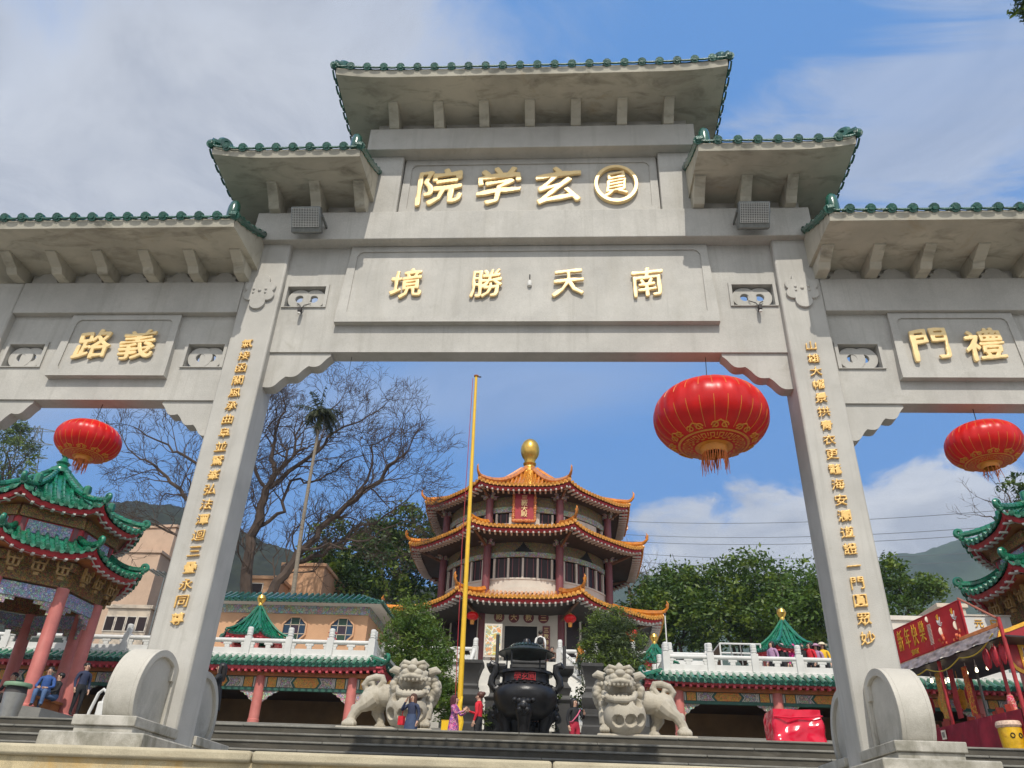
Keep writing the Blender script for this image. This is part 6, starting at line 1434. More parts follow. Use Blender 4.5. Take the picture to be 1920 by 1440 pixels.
for a in (-90, 30, 150):
    d = Vector((math.cos(R(a)), math.sin(R(a)), 0)); mb = MB(); mb.tube([d*rx(40)+Vector((0,0,zz(1330))), d*rx(46)+Vector((0,0,zz(1345))), d*rx(40)+Vector((0,0,zz(1362))), d*rx(38)+Vector((0,0,zz(1384)-0.5)), d*rx(42)+Vector((0,0,0.0))], [0.30,0.27,0.20,0.17,0.24], 14)
    hh = d*rx(56) + Vector((0,0,zz(1334))); mb.ball(hh, 0.24, 12, 8, (1,1,1.2)); s = Vector((-d.y, d.x, 0))
    for q in (-1,1): mb.ball(hh + s*0.14*q + d*0.12 + Vector((0,0,0.16)), 0.10, 8, 6); mb.ball(hh + s*0.30*q + Vector((0,0,0.20)), 0.09, 8, 6); mb.ball(hh + s*0.12*q + d*0.16 + Vector((0,0,-0.12)), 0.10, 8, 6)
    mb.ball(hh + d*0.22 + Vector((0,0,0.0)), 0.10, 8, 6); mb.build('leg', M['bronze'], cb)
for s in (-1, 1):
    mb = MB(); mb.tube([(s*rx(50),0,zz(1290)),(s*rx(58),0,zz(1294)),(s*rx(65),0,zz(1284)),(s*rx(63),0,zz(1272)),(s*rx(57),0,zz(1262)),(s*rx(58),0,zz(1250)),(s*rx(66),0,zz(1247)),(s*rx(72),0,zz(1252))], [0.10,0.13,0.14,0.13,0.13,0.14,0.13,0.06], 10); mb.build('handle', M['bronze'], cb)
mb = MB()
for k in range(4): a = PI/4 + PI/2*k + 0.2; mb.tube([(rx(46)*math.cos(a), rx(46)*math.sin(a), zz(1262)), (rx(46)*math.cos(a), rx(46)*math.sin(a), zz(1222))], 0.03, 6)
mb.build('canopy_post', M['bronze'], cb); mb = MB()
mb.lathe([(rx(12),zz(1218)),(rx(53),zz(1228)),(rx(54),zz(1226)),(rx(40),zz(1219)),(rx(28),zz(1215)),(rx(26),zz(1213)),(rx(14),zz(1212)),(rx(9),zz(1210)),(rx(8),zz(1209))], 40)
for k in range(28): a = 2*PI*k/28; mb.tube([(rx(26)*math.cos(a), rx(26)*math.sin(a), zz(1212)), (rx(32)*math.cos(a), rx(32)*math.sin(a), zz(1217))], 0.055, 6); mb.tube([(rx(28)*math.cos(a), rx(28)*math.sin(a), zz(1215)), (rx(53)*math.cos(a), rx(53)*math.sin(a), zz(1227))], 0.018, 4)
mb.build('canopy', stained(mat('dark_green_bronze', (0.022,0.032,0.028), 0.35, 0.4, 5, metal=0.3), (0.05,0.09,0.075), 4, 0.5, 0.7), cb)
MB().lathe([(0.10,zz(1213)),(rx(8),zz(1211)),(rx(9),zz(1206)),(rx(6),zz(1199)),(0,zz(1197))], 20).build('canopy_ball', M['bronze'], cb)
M['redink'] = mat('red_lettering', (0.38,0.015,0.02), 0.5, 0.2, 8)
for i, ch in enumerate('學玄圓'):
    a = R(-90 + (i-1)*17); glyph(ch, 0.25, 0.26, 0.04, ((rx(45)+0.005)*math.cos(a), (rx(45)+0.005)*math.sin(a), zz(1276)), 0.025, 0.0, m='redink', parent=cb, name='red_character', rz=a + PI/2, wob=0)
def stand(name, px, Y, prof, zbase, label, grp=None, rod=None, cat='altar stand', n=4):
    """square stepped stone stand; prof: [(half width px, py)] from bottom to top"""
    c = at(px, 1300, Y); k = (c - CAM_LOC).dot(CF)/F_PX; t = thing(name, (c.x, Y, zbase), label, cat, grp)
    pr = [(w*k*(math.sqrt(2) if n == 4 else 1), zat(px, py, Y) - zbase) for w, py in prof]; pr = [(pr[0][0], 0.0)] + pr
    MB().lathe(pr, n, (0,0,0), PI/4 if n == 4 else 0, 2*PI + (PI/4 if n == 4 else 0)).build('stone_stand', M['altarstone'], t, ang=25)
    if rod: MB().tube([(0,0,pr[-1][1]-0.02), (0,0,zat(px, rod, Y)-zbase)], 0.07, 8).build('candle_rod', M['altarstone'], t)
    return t
big = [(24,1366),(24,1360),(21,1356),(21,1345),(23,1340),(18,1336),(18,1326),(22,1318),(23,1306),(19,1298),(15,1294),(16,1288),(14,1284),(14,1274),(17,1262),(21,1250),(23,1247),(23,1241)]
stand('altar_pedestal', 881, 20.4, big, P2Z, 'tall dark stone pedestal directly behind the woman in red', 'tall altar pedestals')
stand('altar_pedestal', 1111, 20.4, [(w*0.9, py+6) for w, py in big], P2Z, 'tall dark stone pedestal beside the face of the right stone lion', 'tall altar pedestals')
cand = [(17,1366),(17,1320),(20,1314),(12,1310),(10,1304),(11,1296),(13,1290),(9,1285),(6,1278),(8,1268),(14,1262),(18,1255),(18,1250)]
stand('candle_stand', 929, 20.2, [(w, py-3) for w, py in cand], P2Z, 'dark stone candle stand with tall rod left of the incense burner', 'candle stands', 1190)
stand('candle_stand', 1058, 20.2, [(w, py+2) for w, py in cand], P2Z, 'dark stone candle stand with tall rod right of the incense burner', 'candle stands', 1212)
stand('stone_altar', 990, 21.0, [(34,1370),(34,1300),(30,1290),(30,1262),(34,1258),(34,1254),(31,1252),(33,1249),(33,1247),(30,1244),(30,1236)], P2Z, 'broad dark stone altar seen behind the incense burner canopy', None, None, 'altar')

# ================================================================== flagpole, yellow box
a = at(862,1345,19.2); b = at(893,706,19.2); fp = thing('flagpole', (a.x, 19.2, P2Z), 'tall yellow flagpole standing left of the incense burner', 'flagpole'); d = b - Vector((a.x, 19.2, P2Z)); a0_ = Vector((0,0,0))
MB().tube([a0_ + d*(i/10) for i in range(11)], [0.105 - 0.045*i/10 for i in range(11)], 14).build('pole', mat('yellow_pole_paint', (0.78,0.47,0.02), 0.4, 0.15, 2), fp)
MB().lathe([(0.10,0),(0.11,0.04),(0.0,0.09)], 12, d).build('cap', M['orangewood'], fp); MB().tube([d + Vector((0.10,0,-0.02)), d + Vector((0.22,0,-0.02))], 0.03, 6).build('pulley', M['rope'], fp)
MB().tube([d + Vector((-0.14,-0.02,-0.1)), d*0.5 + Vector((-0.22,-0.02,0)), d*0.12 + Vector((-0.16,-0.02,0))], 0.014, 5).build('halyard', M['redink'], fp)
mb = MB(); rn4 = random.Random(2)
fl = [d*0.145, d*0.12 + Vector((-0.06,-0.1,0)), d*0.09 + Vector((0.02,-0.12,0)), d*0.06 + Vector((-0.08,-0.12,0)), d*0.035 + Vector((-0.02,-0.12,0)), d*0.015 + Vector((-0.05,-0.12,0))]
mb.tube(fl, [0.06,0.13,0.16,0.17,0.14,0.05], 9, sq=0.6); mb.tube([p + Vector((0.08,-0.06,-0.05)) for p in fl], [0.04,0.08,0.10,0.12,0.09,0.04], 8); fo = mb.build('furled_flag', mat('yellow_flag_cloth', (0.82,0.52,0.02), 0.7, 0.25, 6)); fo.location = fp.location; tag(fo, 'furled yellow flag hanging low against the yellow flagpole', 'flag')
c = at(835,1364,16.2); yb_ = thing('yellow_box', (c.x, 16.2, P2Z), 'plain yellow box standing behind the woman in the floral dress', 'box'); MB().box(-0.12,0.12,-0.1,0.1,0.0,zat(835,1352,16.2)-P2Z).build('box_body', mat('yellow_plastic', (0.85,0.52,0.01), 0.4, 0.1), yb_, bevel=0.01); MB().box(-0.125,0.125,-0.105,0.105,zat(835,1352,16.2)-P2Z,zat(835,1352,16.2)-P2Z+0.02).build('lid', mat('yellow_lid', (0.75,0.45,0.01), 0.4, 0.1), yb_)

# ================================================================== people
SKIN = mat('skin', (0.55,0.33,0.23), 0.55, 0.12, 6); HAIRB = mat('dark_hair', (0.018,0.013,0.011), 0.45, 0.3, 12); HAIRR = mat('brown_hair', (0.10,0.035,0.02), 0.45, 0.4, 12)
def cloth(n, c, v=0.25, s=8): return mat(n, c, 0.8, v, s, bump=0.2, bscale=30)
FLORAL = painted('floral_print', (0.16,0.05,0.22), (0.50,0.06,0.20), (0.62,0.30,0.40), 9, 0.8)
def person(loc, h, rz, top, bottom, label, hair=HAIRB, hairlen=0.25, shoes=None, pose=None, sit=False, skirt=None, skirt_len=0.6, sleeve=True, extras=(), group=None, hat=None):
    J = {'pelvis':(0,0,.93,.135,.105),'belly':(0,.0,1.08,.125,.095),'chest':(0,-.01,1.25,.145,.105),'collar':(0,.0,1.375,.085,.07),'neck':(0,-.005,1.44,.05,.05),'jaw':(0,-.02,1.525,.068,.078),'skull':(0,-.005,1.60,.078,.09),'crown':(0,.0,1.645,.05,.06)}
    for s, q in ((-1,'l'),(1,'r')):
        J.update({q+'sh':(s*.165,0,1.345,.062,.062), q+'el':(s*.215,.03,1.09,.046,.046), q+'wr':(s*.215,-.04,.87,.030,.030), q+'pm':(s*.212,-.06,.80,.026,.036),
                  q+'hip':(s*.085,0,.88,.098,.098), q+'kn':(s*.095,-.015,.49,.062,.062), q+'an':(s*.10,.02,.09,.042,.042), q+'to':(s*.115,-.12,.035,.036,.034)})
    if sit:
        for q, s in (('l',-1),('r',1)):
            J[q+'hip'] = (s*.09,-.02,.90,.10,.10); J[q+'kn'] = (s*.11,-.43,.93,.07,.07); J[q+'an'] = (s*.11,-.42,.50,.045,.045); J[q+'to'] = (s*.115,-.56,.45,.036,.034); J[q+'el'] = (s*.22,-.10,1.10,.046,.046); J[q+'wr'] = (s*.12,-.30,1.02,.03,.03); J[q+'pm'] = (s*.08,-.36,1.01,.026,.034)
    for k, v in (pose or {}).items(): J[k] = tuple(v) + J[k][3:] if len(v) == 3 else tuple(v)
    E_ = [('pelvis','belly'),('belly','chest'),('chest','collar'),('collar','neck'),('neck','jaw'),('jaw','skull'),('skull','crown')]
    for q in 'lr': E_ += [('collar',q+'sh'),(q+'sh',q+'el'),(q+'el',q+'wr'),(q+'wr',q+'pm'),('pelvis',q+'hip'),(q+'hip',q+'kn'),(q+'kn',q+'an'),(q+'an',q+'to')]
    for q, s in (('l',-1),('r',1)):                                           # fingers and thumb
        w, p = Vector(J[q+'wr'][:3]), Vector(J[q+'pm'][:3]); d = (p-w).normalized(); sd_ = d.cross(Vector((s,0,0.2))); sd_ = sd_.normalized() if sd_.length > .01 else Vector((0,1,0)); curlv = Vector((-s*0.5,-0.3,0))
        for k, ln in enumerate((.068,.078,.074,.056)):
            b_ = p + sd_*(k-1.5)*.018 + d*.03; m_ = b_ + (d + curlv*0.15).normalized()*ln*0.55; e_ = m_ + (d + curlv*0.6).normalized()*ln*0.5
            for nm, v, r_ in ((f'{q}f{k}a', b_, .0105), (f'{q}f{k}b', m_, .0095), (f'{q}f{k}c', e_, .008)): J[nm] = tuple(v) + (r_, r_)
            E_ += [(q+'pm', f'{q}f{k}a'), (f'{q}f{k}a', f'{q}f{k}b'), (f'{q}f{k}b', f'{q}f{k}c')]
        tb_ = p - sd_*.035 - d*.01; te = tb_ + (d*0.7 - sd_*0.7).normalized()*.045; J[q+'t0'] = tuple(tb_)+(.012,.012); J[q+'t1'] = tuple(te)+(.009,.009); E_ += [(q+'pm',q+'t0'),(q+'t0',q+'t1')]
    jw, sk = Vector(J['jaw'][:3]), Vector(J['skull'][:3]); names = list(J); idx = {n: i for i, n in enumerate(names)}
    me = bpy.data.meshes.new('person'); me.from_pydata([J[n][:3] for n in names], [(idx[a], idx[b]) for a, b in E_], []); o = bpy.data.objects.new('person', me); COL.objects.link(o)
    o.modifiers.new('skin', 'SKIN'); ss = o.modifiers.new('sub', 'SUBSURF'); ss.levels = ss.render_levels = 1
    for i, n in enumerate(names): me.skin_vertices[0].data[i].radius = J[n][3:5]
    me.skin_vertices[0].data[idx['pelvis']].use_root = True
    dg = bpy.context.evaluated_depsgraph_get(); m2 = bpy.data.meshes.new_from_object(o.evaluated_get(dg)); bpy.data.objects.remove(o); bpy.data.meshes.remove(me)
    m2.materials.clear()
    for m_ in (SKIN, top, bottom, shoes or HAIRB): m2.materials.append(m_)
    def region(p):
        best, bn = 9, None
        for a, b in E_:
            A, B = Vector(J[a][:3]), Vector(J[b][:3]); ab = B-A; t_ = max(0, min(1, (p-A).dot(ab)/max(ab.length_squared,1e-9))); dd = (p - A - ab*t_).length - (J[a][3]*(1-t_)+J[b][3]*t_)
            if dd < best: best, bn, bt = dd, (a, b), t_
        a, b = bn
        if a in ('neck','jaw','skull') or (a == 'collar' and b == 'neck' and bt > 0.4): return 0
        if 'wr' in a and 'pm' in b or 'pm' in a or a[1:2] in 'ft' and a[0] in 'lr' and a[1:3] not in ('to',): return 0
        if a[1:] == 'el' : return 1 if sleeve else 0
        if a[1:] == 'an': return 3
        if a[1:] in ('hip','kn') or b[1:] == 'hip': return 2
        if a == 'pelvis' and b == 'belly' and bt < 0.35: return 2
        return 1
    m2.polygons.foreach_set('material_index', [region(Vector(p.center)) for p in m2.polygons]); m2.polygons.foreach_set('use_smooth', [True]*len(m2.polygons))
    k = h/1.68; kx_ = k*1.16; m2.transform(Matrix.Diagonal((kx_, kx_, k, 1))); t = bpy.data.objects.new('person', m2); COL.objects.link(t); t.location = loc; t.rotation_euler = (0,0,rz); tag(t, label, 'person', group)
    def ch(name, mb, m_, sm=True): o_ = link(name, mb.mesh(name, sm, 60), m_, t); o_.scale = (kx_,kx_,k); return o_
    mb = MB(); mb.ball(sk + Vector((0,.036,.022)), 0.104, 14, 10, (0.93,0.98,1.0))
    if hairlen > 0.12:
        mb.tube([sk + Vector((0,.06,.02)), jw + Vector((0,.085,-.02)), jw + Vector((0,.10,-hairlen))], [0.09,0.088,0.05], 10)
        for s in (-1,1): mb.tube([sk + Vector((s*.07,.0,.02)), jw + Vector((s*.085,.0,-.02)), jw + Vector((s*.09,.03,-hairlen*0.85))], [0.045,0.04,0.02], 8)
    ch('hair', mb, hair)
    for s in (-1,1):
        mb = MB(); mb.ball(sk*0.45 + jw*0.55 + Vector((s*.03,-.082,.03)), 0.011, 8, 6); ch('eye', mb, HAIRB)
        mb = MB(); mb.ball(jw*0.5 + sk*0.5 + Vector((s*.083,0,-.005)), 0.026, 8, 6, (.4,.8,1.2)); ch('ear', mb, SKIN)
    mb = MB(); mb.ball(jw*0.55 + sk*0.45 + Vector((0,-.088,.0)), 0.017, 8, 6, (.8,1,1.3)); ch('nose', mb, SKIN)
    mb = MB(); mb.ball(jw + Vector((0,-.076,-.012)), 0.02, 8, 5, (1,.4,.35)); ch('mouth', mb, M['redink'])
    mb = MB(); mb.tube([J['collar'][:3], Vector(J['collar'][:3])+Vector((0,-.005,.045))], [.082,.062], 12, cap=False); ch('collar', mb, top)
    if skirt:
        mb = MB(); mb.lathe([(0.135,1.08),(0.165,0.92),(0.19,0.75),(0.215,1.0-skirt_len+0.02),(0.205,1.0-skirt_len),(0.12,0.9)], 20, (0,0,0), sx=1, sy=0.78); ch('skirt', mb, skirt)
    if hat: mb = MB(); mb.lathe([(0.20,0.0),(0.19,0.012),(0.115,0.02),(0.11,0.08),(0.06,0.115),(0,0.12)], 16, sk + Vector((0,.005,.02))); ch('hat', mb, hat)
    for ex in extras:
        mb = MB(); ex[1](mb, J); o_ = ch(ex[0], mb, ex[2])
        if len(ex) > 3: o_.parent = None; o_.location = loc; o_.rotation_euler = (0,0,rz); tag(o_, ex[3], 'bag')
    return t
REDJ = cloth('red_jacket_cloth', (0.62,0.015,0.03)); BLK = cloth('black_cloth', (0.014,0.014,0.016)); NAVY = cloth('navy_cloth', (0.03,0.04,0.085)); BLUE = cloth('blue_cloth', (0.03,0.085,0.27)); DENIM = cloth('denim', (0.07,0.13,0.26)); WHT = cloth('white_cotton', (0.75,0.74,0.72), 0.1); ORG = cloth('orange_cotton', (0.75,0.28,0.05)); PINK = cloth('magenta_cloth', (0.70,0.03,0.28)); YEL = cloth('yellow_cloth', (0.85,0.50,0.02)); LILAC = cloth('lilac_cloth', (0.42,0.24,0.38)); TAN = mat('tan_leather', (0.42,0.28,0.15), 0.5, 0.2)
def bag(x, y, z, sx, sy, sz, m_, lab): return ('bag', lambda mb, J: (mb.obox((x,y,z), sx, sy, sz), mb.tube([(x,y,z+sz/2),(x*0.9,y,z+sz/2+.18),(x*0.6,y,1.36)], .012, 5)), m_, lab)
def g_at(px, Y): return xat(px, 1350, Y)
YPp = 15.4
armup = {'rel':(.26,-.14,1.14),'rwr':(.16,-.30,1.30),'rpm':(.14,-.31,1.36)}
person((g_at(897,YPp), YPp, P2Z), 1.70, R(-105), REDJ, BLK, 'woman in a red jacket and black trousers with brown hair in a bun', HAIRR, 0.10, pose={'lel':(-.2,-.12,1.12),'lwr':(-.10,-.30,1.18),'lpm':(-.08,-.34,1.22)}, extras=(('hair_bun', lambda mb, J: mb.ball((0,.11,1.66), .055, 10, 8), HAIRR),))
person((g_at(851,YPp), YPp, P2Z), 1.58, R(75), FLORAL, FLORAL, 'woman in a purple floral dress facing right beside the flagpole', cloth('dark_red_hair', (0.09,0.02,0.03)), 0.16, pose={'rel':(.2,-.13,1.12),'rwr':(.10,-.30,1.2),'rpm':(.08,-.33,1.25),'lel':(-.2,-.13,1.12),'lwr':(-.06,-.30,1.22),'lpm':(-.05,-.33,1.27)}, skirt=FLORAL, skirt_len=0.72)
person((g_at(771,YPp), YPp, P2Z), 1.60, R(-20), NAVY, NAVY, 'woman in navy dress with long brown hair holding a hand to her mouth', cloth('long_brown_hair', (0.09,0.04,0.025)), 0.42, pose={'lel':(-.25,-.15,1.18),'lwr':(-.10,-.22,1.42),'lpm':(-.07,-.22,1.48)}, skirt=cloth('denim_dress', (0.045,0.07,0.14)), skirt_len=0.65, extras=(bag(-.29,-.03,.90,.16,.12,.26,REDJ,'bright red bag hanging at the side of the woman in navy'),))
person((g_at(1077,YPp), YPp, P2Z), 1.60, R(35), BLK, cloth('crimson_skirt', (0.40,0.015,0.04)), 'woman in black top with a pink bag strap right of the incense burner', HAIRB, 0.18, pose={'rel':(.22,-.12,1.12),'rwr':(.14,-.26,1.20),'rpm':(.12,-.28,1.25)}, extras=(('bag_strap', lambda mb, J: mb.tube([(.13,-.09,1.36),(.02,-.125,1.2),(-.13,-.10,1.0),(-.15,.05,.98)], .018, 6), cloth('pink_strap', (0.75,0.15,0.25))),))
person((g_at(1003,19.9), 19.9, P2Z+0.55), 1.60, R(10), BLK, BLK, 'person in black and white crouching behind the incense burner legs', HAIRB, 0.12, sit=True, pose={'chest':(0,-.1,1.2,.145,.105),'collar':(0,-.17,1.30,.085,.07),'neck':(0,-.20,1.35,.05,.05),'jaw':(0,-.25,1.40,.068,.078),'skull':(0,-.24,1.48,.078,.09),'crown':(0,-.22,1.54,.05,.06),'lsh':(-.165,-.13,1.28,.06,.06),'rsh':(.165,-.13,1.28,.06,.06)}, extras=(bag(.2,-.25,1.1,.14,.1,.2,WHT,'small white bag beside the person crouching behind the incense burner'),))
zmn = HZ
person((xat(1013,1210,30.9), 30.9, zmn), 1.72, R(180), WHT, BLK, 'man in white shirt with a dark backpack at the hall entrance', HAIRB, 0.05, extras=(('backpack', lambda mb, J: (mb.ball((0,.17,1.18), .15, 12, 8, (.9,.6,1.25)), mb.tube([(-.10,.1,1.36),(-.11,-.11,1.25),(-.11,.1,1.02)], .018, 5), mb.tube([(.10,.1,1.36),(.11,-.11,1.25),(.11,.1,1.02)], .018, 5)), BLK, 'dark backpack on the man in white at the hall entrance'),))
c = at(1088,1240,28.6); person((c.x, 28.6, zat(1088,1254,28.6)-0.35), 1.62, R(-60), ORG, BLK, 'person in an orange top walking on the hall stairs behind the rail', HAIRB, 0.22)
c = at(1035,1222,30.8); person((c.x, 30.9, zmn-0.55), 1.5, R(0), cloth('brown_top', (0.12,0.06,0.04)), BLK, 'small figure in brown sitting low beside the hall door', HAIRB, 0.1, sit=True)
c = at(413,1262,11.7); person((c.x, 11.7, P1Z), 1.66, R(-70), BLK, BLK, 'woman in black coat carrying a tan bag beside the left stone drum', HAIRB, 0.28, pose=armup, skirt=cloth('black_coat', (0.012,0.012,0.014)), skirt_len=0.5, extras=(('bag', lambda mb, J: (mb.obox((.02,-.22,.78), .05, .10, .34), mb.tube([(.02,-.22,.95),(.04,-.20,1.2),(.10,-.05,1.36)], .012, 5)), TAN, 'tan bag carried by the woman in the black coat'), ('bag_strap', lambda mb, J: mb.tube([(-.10,-.12,1.34),(-.14,-.15,1.1),(-.10,-.17,.86)], .012, 5), WHT)))
for (px, Y, dz, top, bot, lab, rz, st) in ((78,15.6,0.0,BLUE,DENIM,'person in blue top and jeans sitting in the left pavilion between its pink columns',20,True),(100,16.6,0.05,BLK,DENIM,'person in dark top sitting beside the blue one in the left pavilion',-30,True),(146,16.9,0.0,NAVY,BLK,'person in navy leaning behind the right pink column of the left pavilion',60,False),(12,16.8,0.1,BLK,BLK,'person in black sitting deep inside the left pavilion',0,True)):
    person((xat(px,1310,Y), Y, zfl - (0.40 if st else 0.0)), 1.68, R(rz), top, bot, lab, HAIRB, 0.1, sit=st, group='people resting in the left pavilion')
rn5 = random.Random(8)
for i, (px, top, hat, lab) in enumerate(((1448,LILAC,None,'person in lilac at the left end of the group on the right gallery roof'),(1466,BLK,cloth('grey_hat', (0.42,0.30,0.32)),'person with a pinkish grey hat on the right gallery roof below the kiosk'),(1487,PINK,cloth('pink_hat', (0.62,0.04,0.26)),'person in magenta with a pink hat behind the right gallery balustrade'),(1505,BLK,None,'person in black right of the pink hat on the right gallery roof'),(1519,REDJ,None,'person in red with dark hair on the right gallery roof'),(1531,LILAC,cloth('lilac_hat', (0.45,0.26,0.36)),'person with a lilac hat beside the yellow jacket on the right gallery roof'),(1543,YEL,cloth('cream_hat', (0.7,0.62,0.45)),'person in yellow with a pale hat next to the right stone pillar'))):
    Y = 24.3 + 0.35*rn5.random(); person((xat(px,1225,Y), Y, zdR), 1.62 + 0.08*rn5.random(), R(rn5.uniform(-70,70)), top, BLK, lab, HAIRB, 0.15, group='visitors on the right gallery roof', hat=hat)
person((xat(620,1215,24.3), 24.3, zdL), 1.45, R(40), REDJ, BLK, 'person in red behind the left gallery balustrade', HAIRB, 0.1, hat=cloth('red_hat', (0.5,0.02,0.04)))

# ================================================================== red covered table, stall, bin
M['redvinyl'] = mat('red_vinyl_sheet', (0.66,0.010,0.04), 0.16, 0.2, 2, bump=0.0)
YT = 13.2; a, b = at(1449,1332,YT), at(1537,1330,YT); t = thing('covered_table', ((a.x+b.x)/2, YT, P1Z), 'table standing hidden under a shiny red vinyl sheet', 'table'); w = (b.x-a.x)/2; zt_ = zat(1495,1330,YT) - P1Z
for s in (-1,1):
    for y in (0.1, 0.9): MB().tube([(s*(w-0.1),y,0),(s*(w-0.1),y,zt_-0.05)], 0.03, 8).build('leg', M['metal'], t)
mb = MB()
def drape(u, v):
    # runs round front and sides: u along, v down
    p = u*3; hw = w
    if p < 1: x, y = -hw, 1.0 - p
    elif p < 2: x, y = -hw + 2*hw*(p-1), 0.0
    else: x, y = hw, p-2
    n = Vector((-1 if p < 1 else (1 if p > 2 else 0), -1 if 1 <= p <= 2 else 0, 0)); z0 = zt_*(1-v)
    f = 0.05*abs(math.sin(u*19 + v*5))*v + 0.11*mnoise.noise(Vector((u*9+v*2, v*3.2-u*3, 3)))*(0.35+v) + 0.10*v
    return (x + n.x*f + 0.06*v*math.sin(u*9), y + n.y*f, max(0.02, z0 + 0.02*math.sin(u*14)*v))
mb.grid(drape, 120, 24); mb.grid(lambda u, v: (-w+2*w*u, 1.0*v, zt_ + 0.02*mnoise.noise(Vector((u*5,v*5,1)))), 12, 8); vo = mb.build('vinyl_sheet', M['redvinyl'], None, ang=70); vo.location = t.location; tag(vo, 'shiny red vinyl sheet wrapped over the table by the right gallery', 'table cover'); MB().box(-w+0.03, w-0.03, 0.03, 0.97, zt_-0.06, zt_-0.03).build('table_top', M['orangewood'], t)
mb = MB(); mb.tube([(-w-0.02,-0.07,zt_-0.20),(-w*0.4,-0.10,zt_-0.23),(0,-0.10,zt_-0.21),(w*0.6,-0.10,zt_-0.19),(w+0.02,-0.07,zt_-0.17)], 0.02, 6); mb.build('tie_cord', M['redvinyl'], vo)
# stall with slanting signboard
YN = 12.6; n0, n1 = at(1802,1124,YN), at(1817,1196,YN)
f_t = None
for k in range(400):
    Y = 12.6 + 0.02*k; q = at(1678,1181,Y)
    if q.z >= n0.z: f_t = q; break
f_t = f_t if f_t is not None else at(1678,1181,15.0)
st = thing('market_stall', (n1.x, YN, P1Z), 'red market stall with slanting red signboard, bulbs and hanging goods', 'stall')
O = Vector((n1.x, YN, P1Z)); e = (f_t - n0); e.z = 0; Lb = e.length; e.normalize(); nrm = Vector((e.y, -e.x, 0)); 
if nrm.y > 0: nrm = -nrm
hb = n0.z - n1.z; zb_ = n1.z - P1Z; rzb = math.atan2(e.y, e.x)
def bl(s, z, o=0.0): return e*s + nrm*o + Vector((n0.x - n1.x if False else 0, 0, zb_ + z))
bo = MB(); bo.obox(bl(Lb/2, hb/2), Lb, 0.06, hb, rzb); brd = bo.build('signboard', mat('red_sign_print', (0.60,0.018,0.022), 0.45, 0.15, 1.5), st, bevel=0.01)
M['signor'] = mat('orange_print', (0.70,0.16,0.06), 0.5, 0.3); M['signgold'] = mat('sign_gold_print', (0.80,0.42,0.03), 0.5, 0.3, 10); M['signcream'] = mat('sign_cream_print', (0.80,0.70,0.55), 0.5, 0.2, 10)
fl_ = 1 if nrm.dot(Vector((0,-1,0))) > 0 else -1
def sgn_glyph(chs, s, z, w, h, m_): g_ = glyph(chs, w, h, 0.012, bl(s, z, 0.045), 0.03, 0.0, m=m_, parent=brd, name='sign_character', rz=rzb + (PI if e.x < 0 else 0), wob=0); return g_
for i, ch in enumerate('新年快樂'): sgn_glyph(ch, Lb*(0.905-0.115*i), hb*0.60, 0.28, 0.62, 'signgold')
sgn_glyph('賀', Lb*0.72, hb*0.16, 0.45, 0.16, 'signgold')
mb = MB()
for i in range(16): mb.obox(bl(Lb*0.455, hb*(0.18+0.035*i), 0.04), 0.16, 0.012, 0.018, rzb)
mb.ball(bl(Lb*0.455, hb*0.85, 0.03), 0.075, 10, 8, (1,0.3,1.2)); mb.prism([(-0.06,0),(0.06,0),(0,-0.14)], 'y', 0, 0.01) if False else None
mb.build('firecracker_print', M['signcream'], brd)
for s0 in (0.30, 0.10):
    mb = MB(); mb.ball(bl(Lb*s0, hb*0.40, 0.035), 0.085, 12, 8, (1,0.15,1.5)); mb.build('gourd_print', M['signcream'], brd)
    mb = MB(); mb.tube([bl(Lb*s0-0.10, hb*0.62, 0.04), bl(Lb*s0-0.04, hb*0.54, 0.04), bl(Lb*s0+0.06, hb*0.60, 0.04), bl(Lb*s0+0.11, hb*0.72, 0.04)], 0.018, 5); mb.tube([bl(Lb*s0-0.05, hb*0.78, 0.04), bl(Lb*s0, hb*0.60, 0.04)], 0.014, 5); mb.ball(bl(Lb*s0+0.02, hb*0.66, 0.035), 0.05, 8, 6, (1,0.2,1)); mb.build('white_ornament_print', M['white'], brd)
    mb = MB(); mb.tube([bl(Lb*s0+0.06, hb*0.70, 0.04), bl(Lb*s0+0.10, hb*0.84, 0.04), bl(Lb*s0+0.03, hb*0.86, 0.04), bl(Lb*s0+0.05, hb*0.72, 0.04)], 0.015, 5); mb.build('gold_ornament_print', M['signgold'], brd)
    rr = random.Random(int(s0*100))
    for _ in range(7):
        mb = MB(); mb.ball(bl(Lb*(s0+rr.uniform(-.06,.06)), hb*rr.uniform(0.06,0.28), 0.035), rr.uniform(.035,.06), 7, 5, (1,0.25,1)); mb.build('blossom_print', M['signor'], brd)
mb = MB()
for zz_ in (0.03, 0.97): mb.obox(bl(Lb/2, hb*zz_, 0.038), Lb*0.97, 0.01, 0.018, rzb)
for s in (0.012, 0.988): mb.obox(bl(Lb*s, hb/2, 0.038), 0.018, 0.01, hb*0.94, rzb)
mb.build('sign_border', mat('dark_red_line', (0.36,0.01,0.02), 0.5, 0.1), brd)
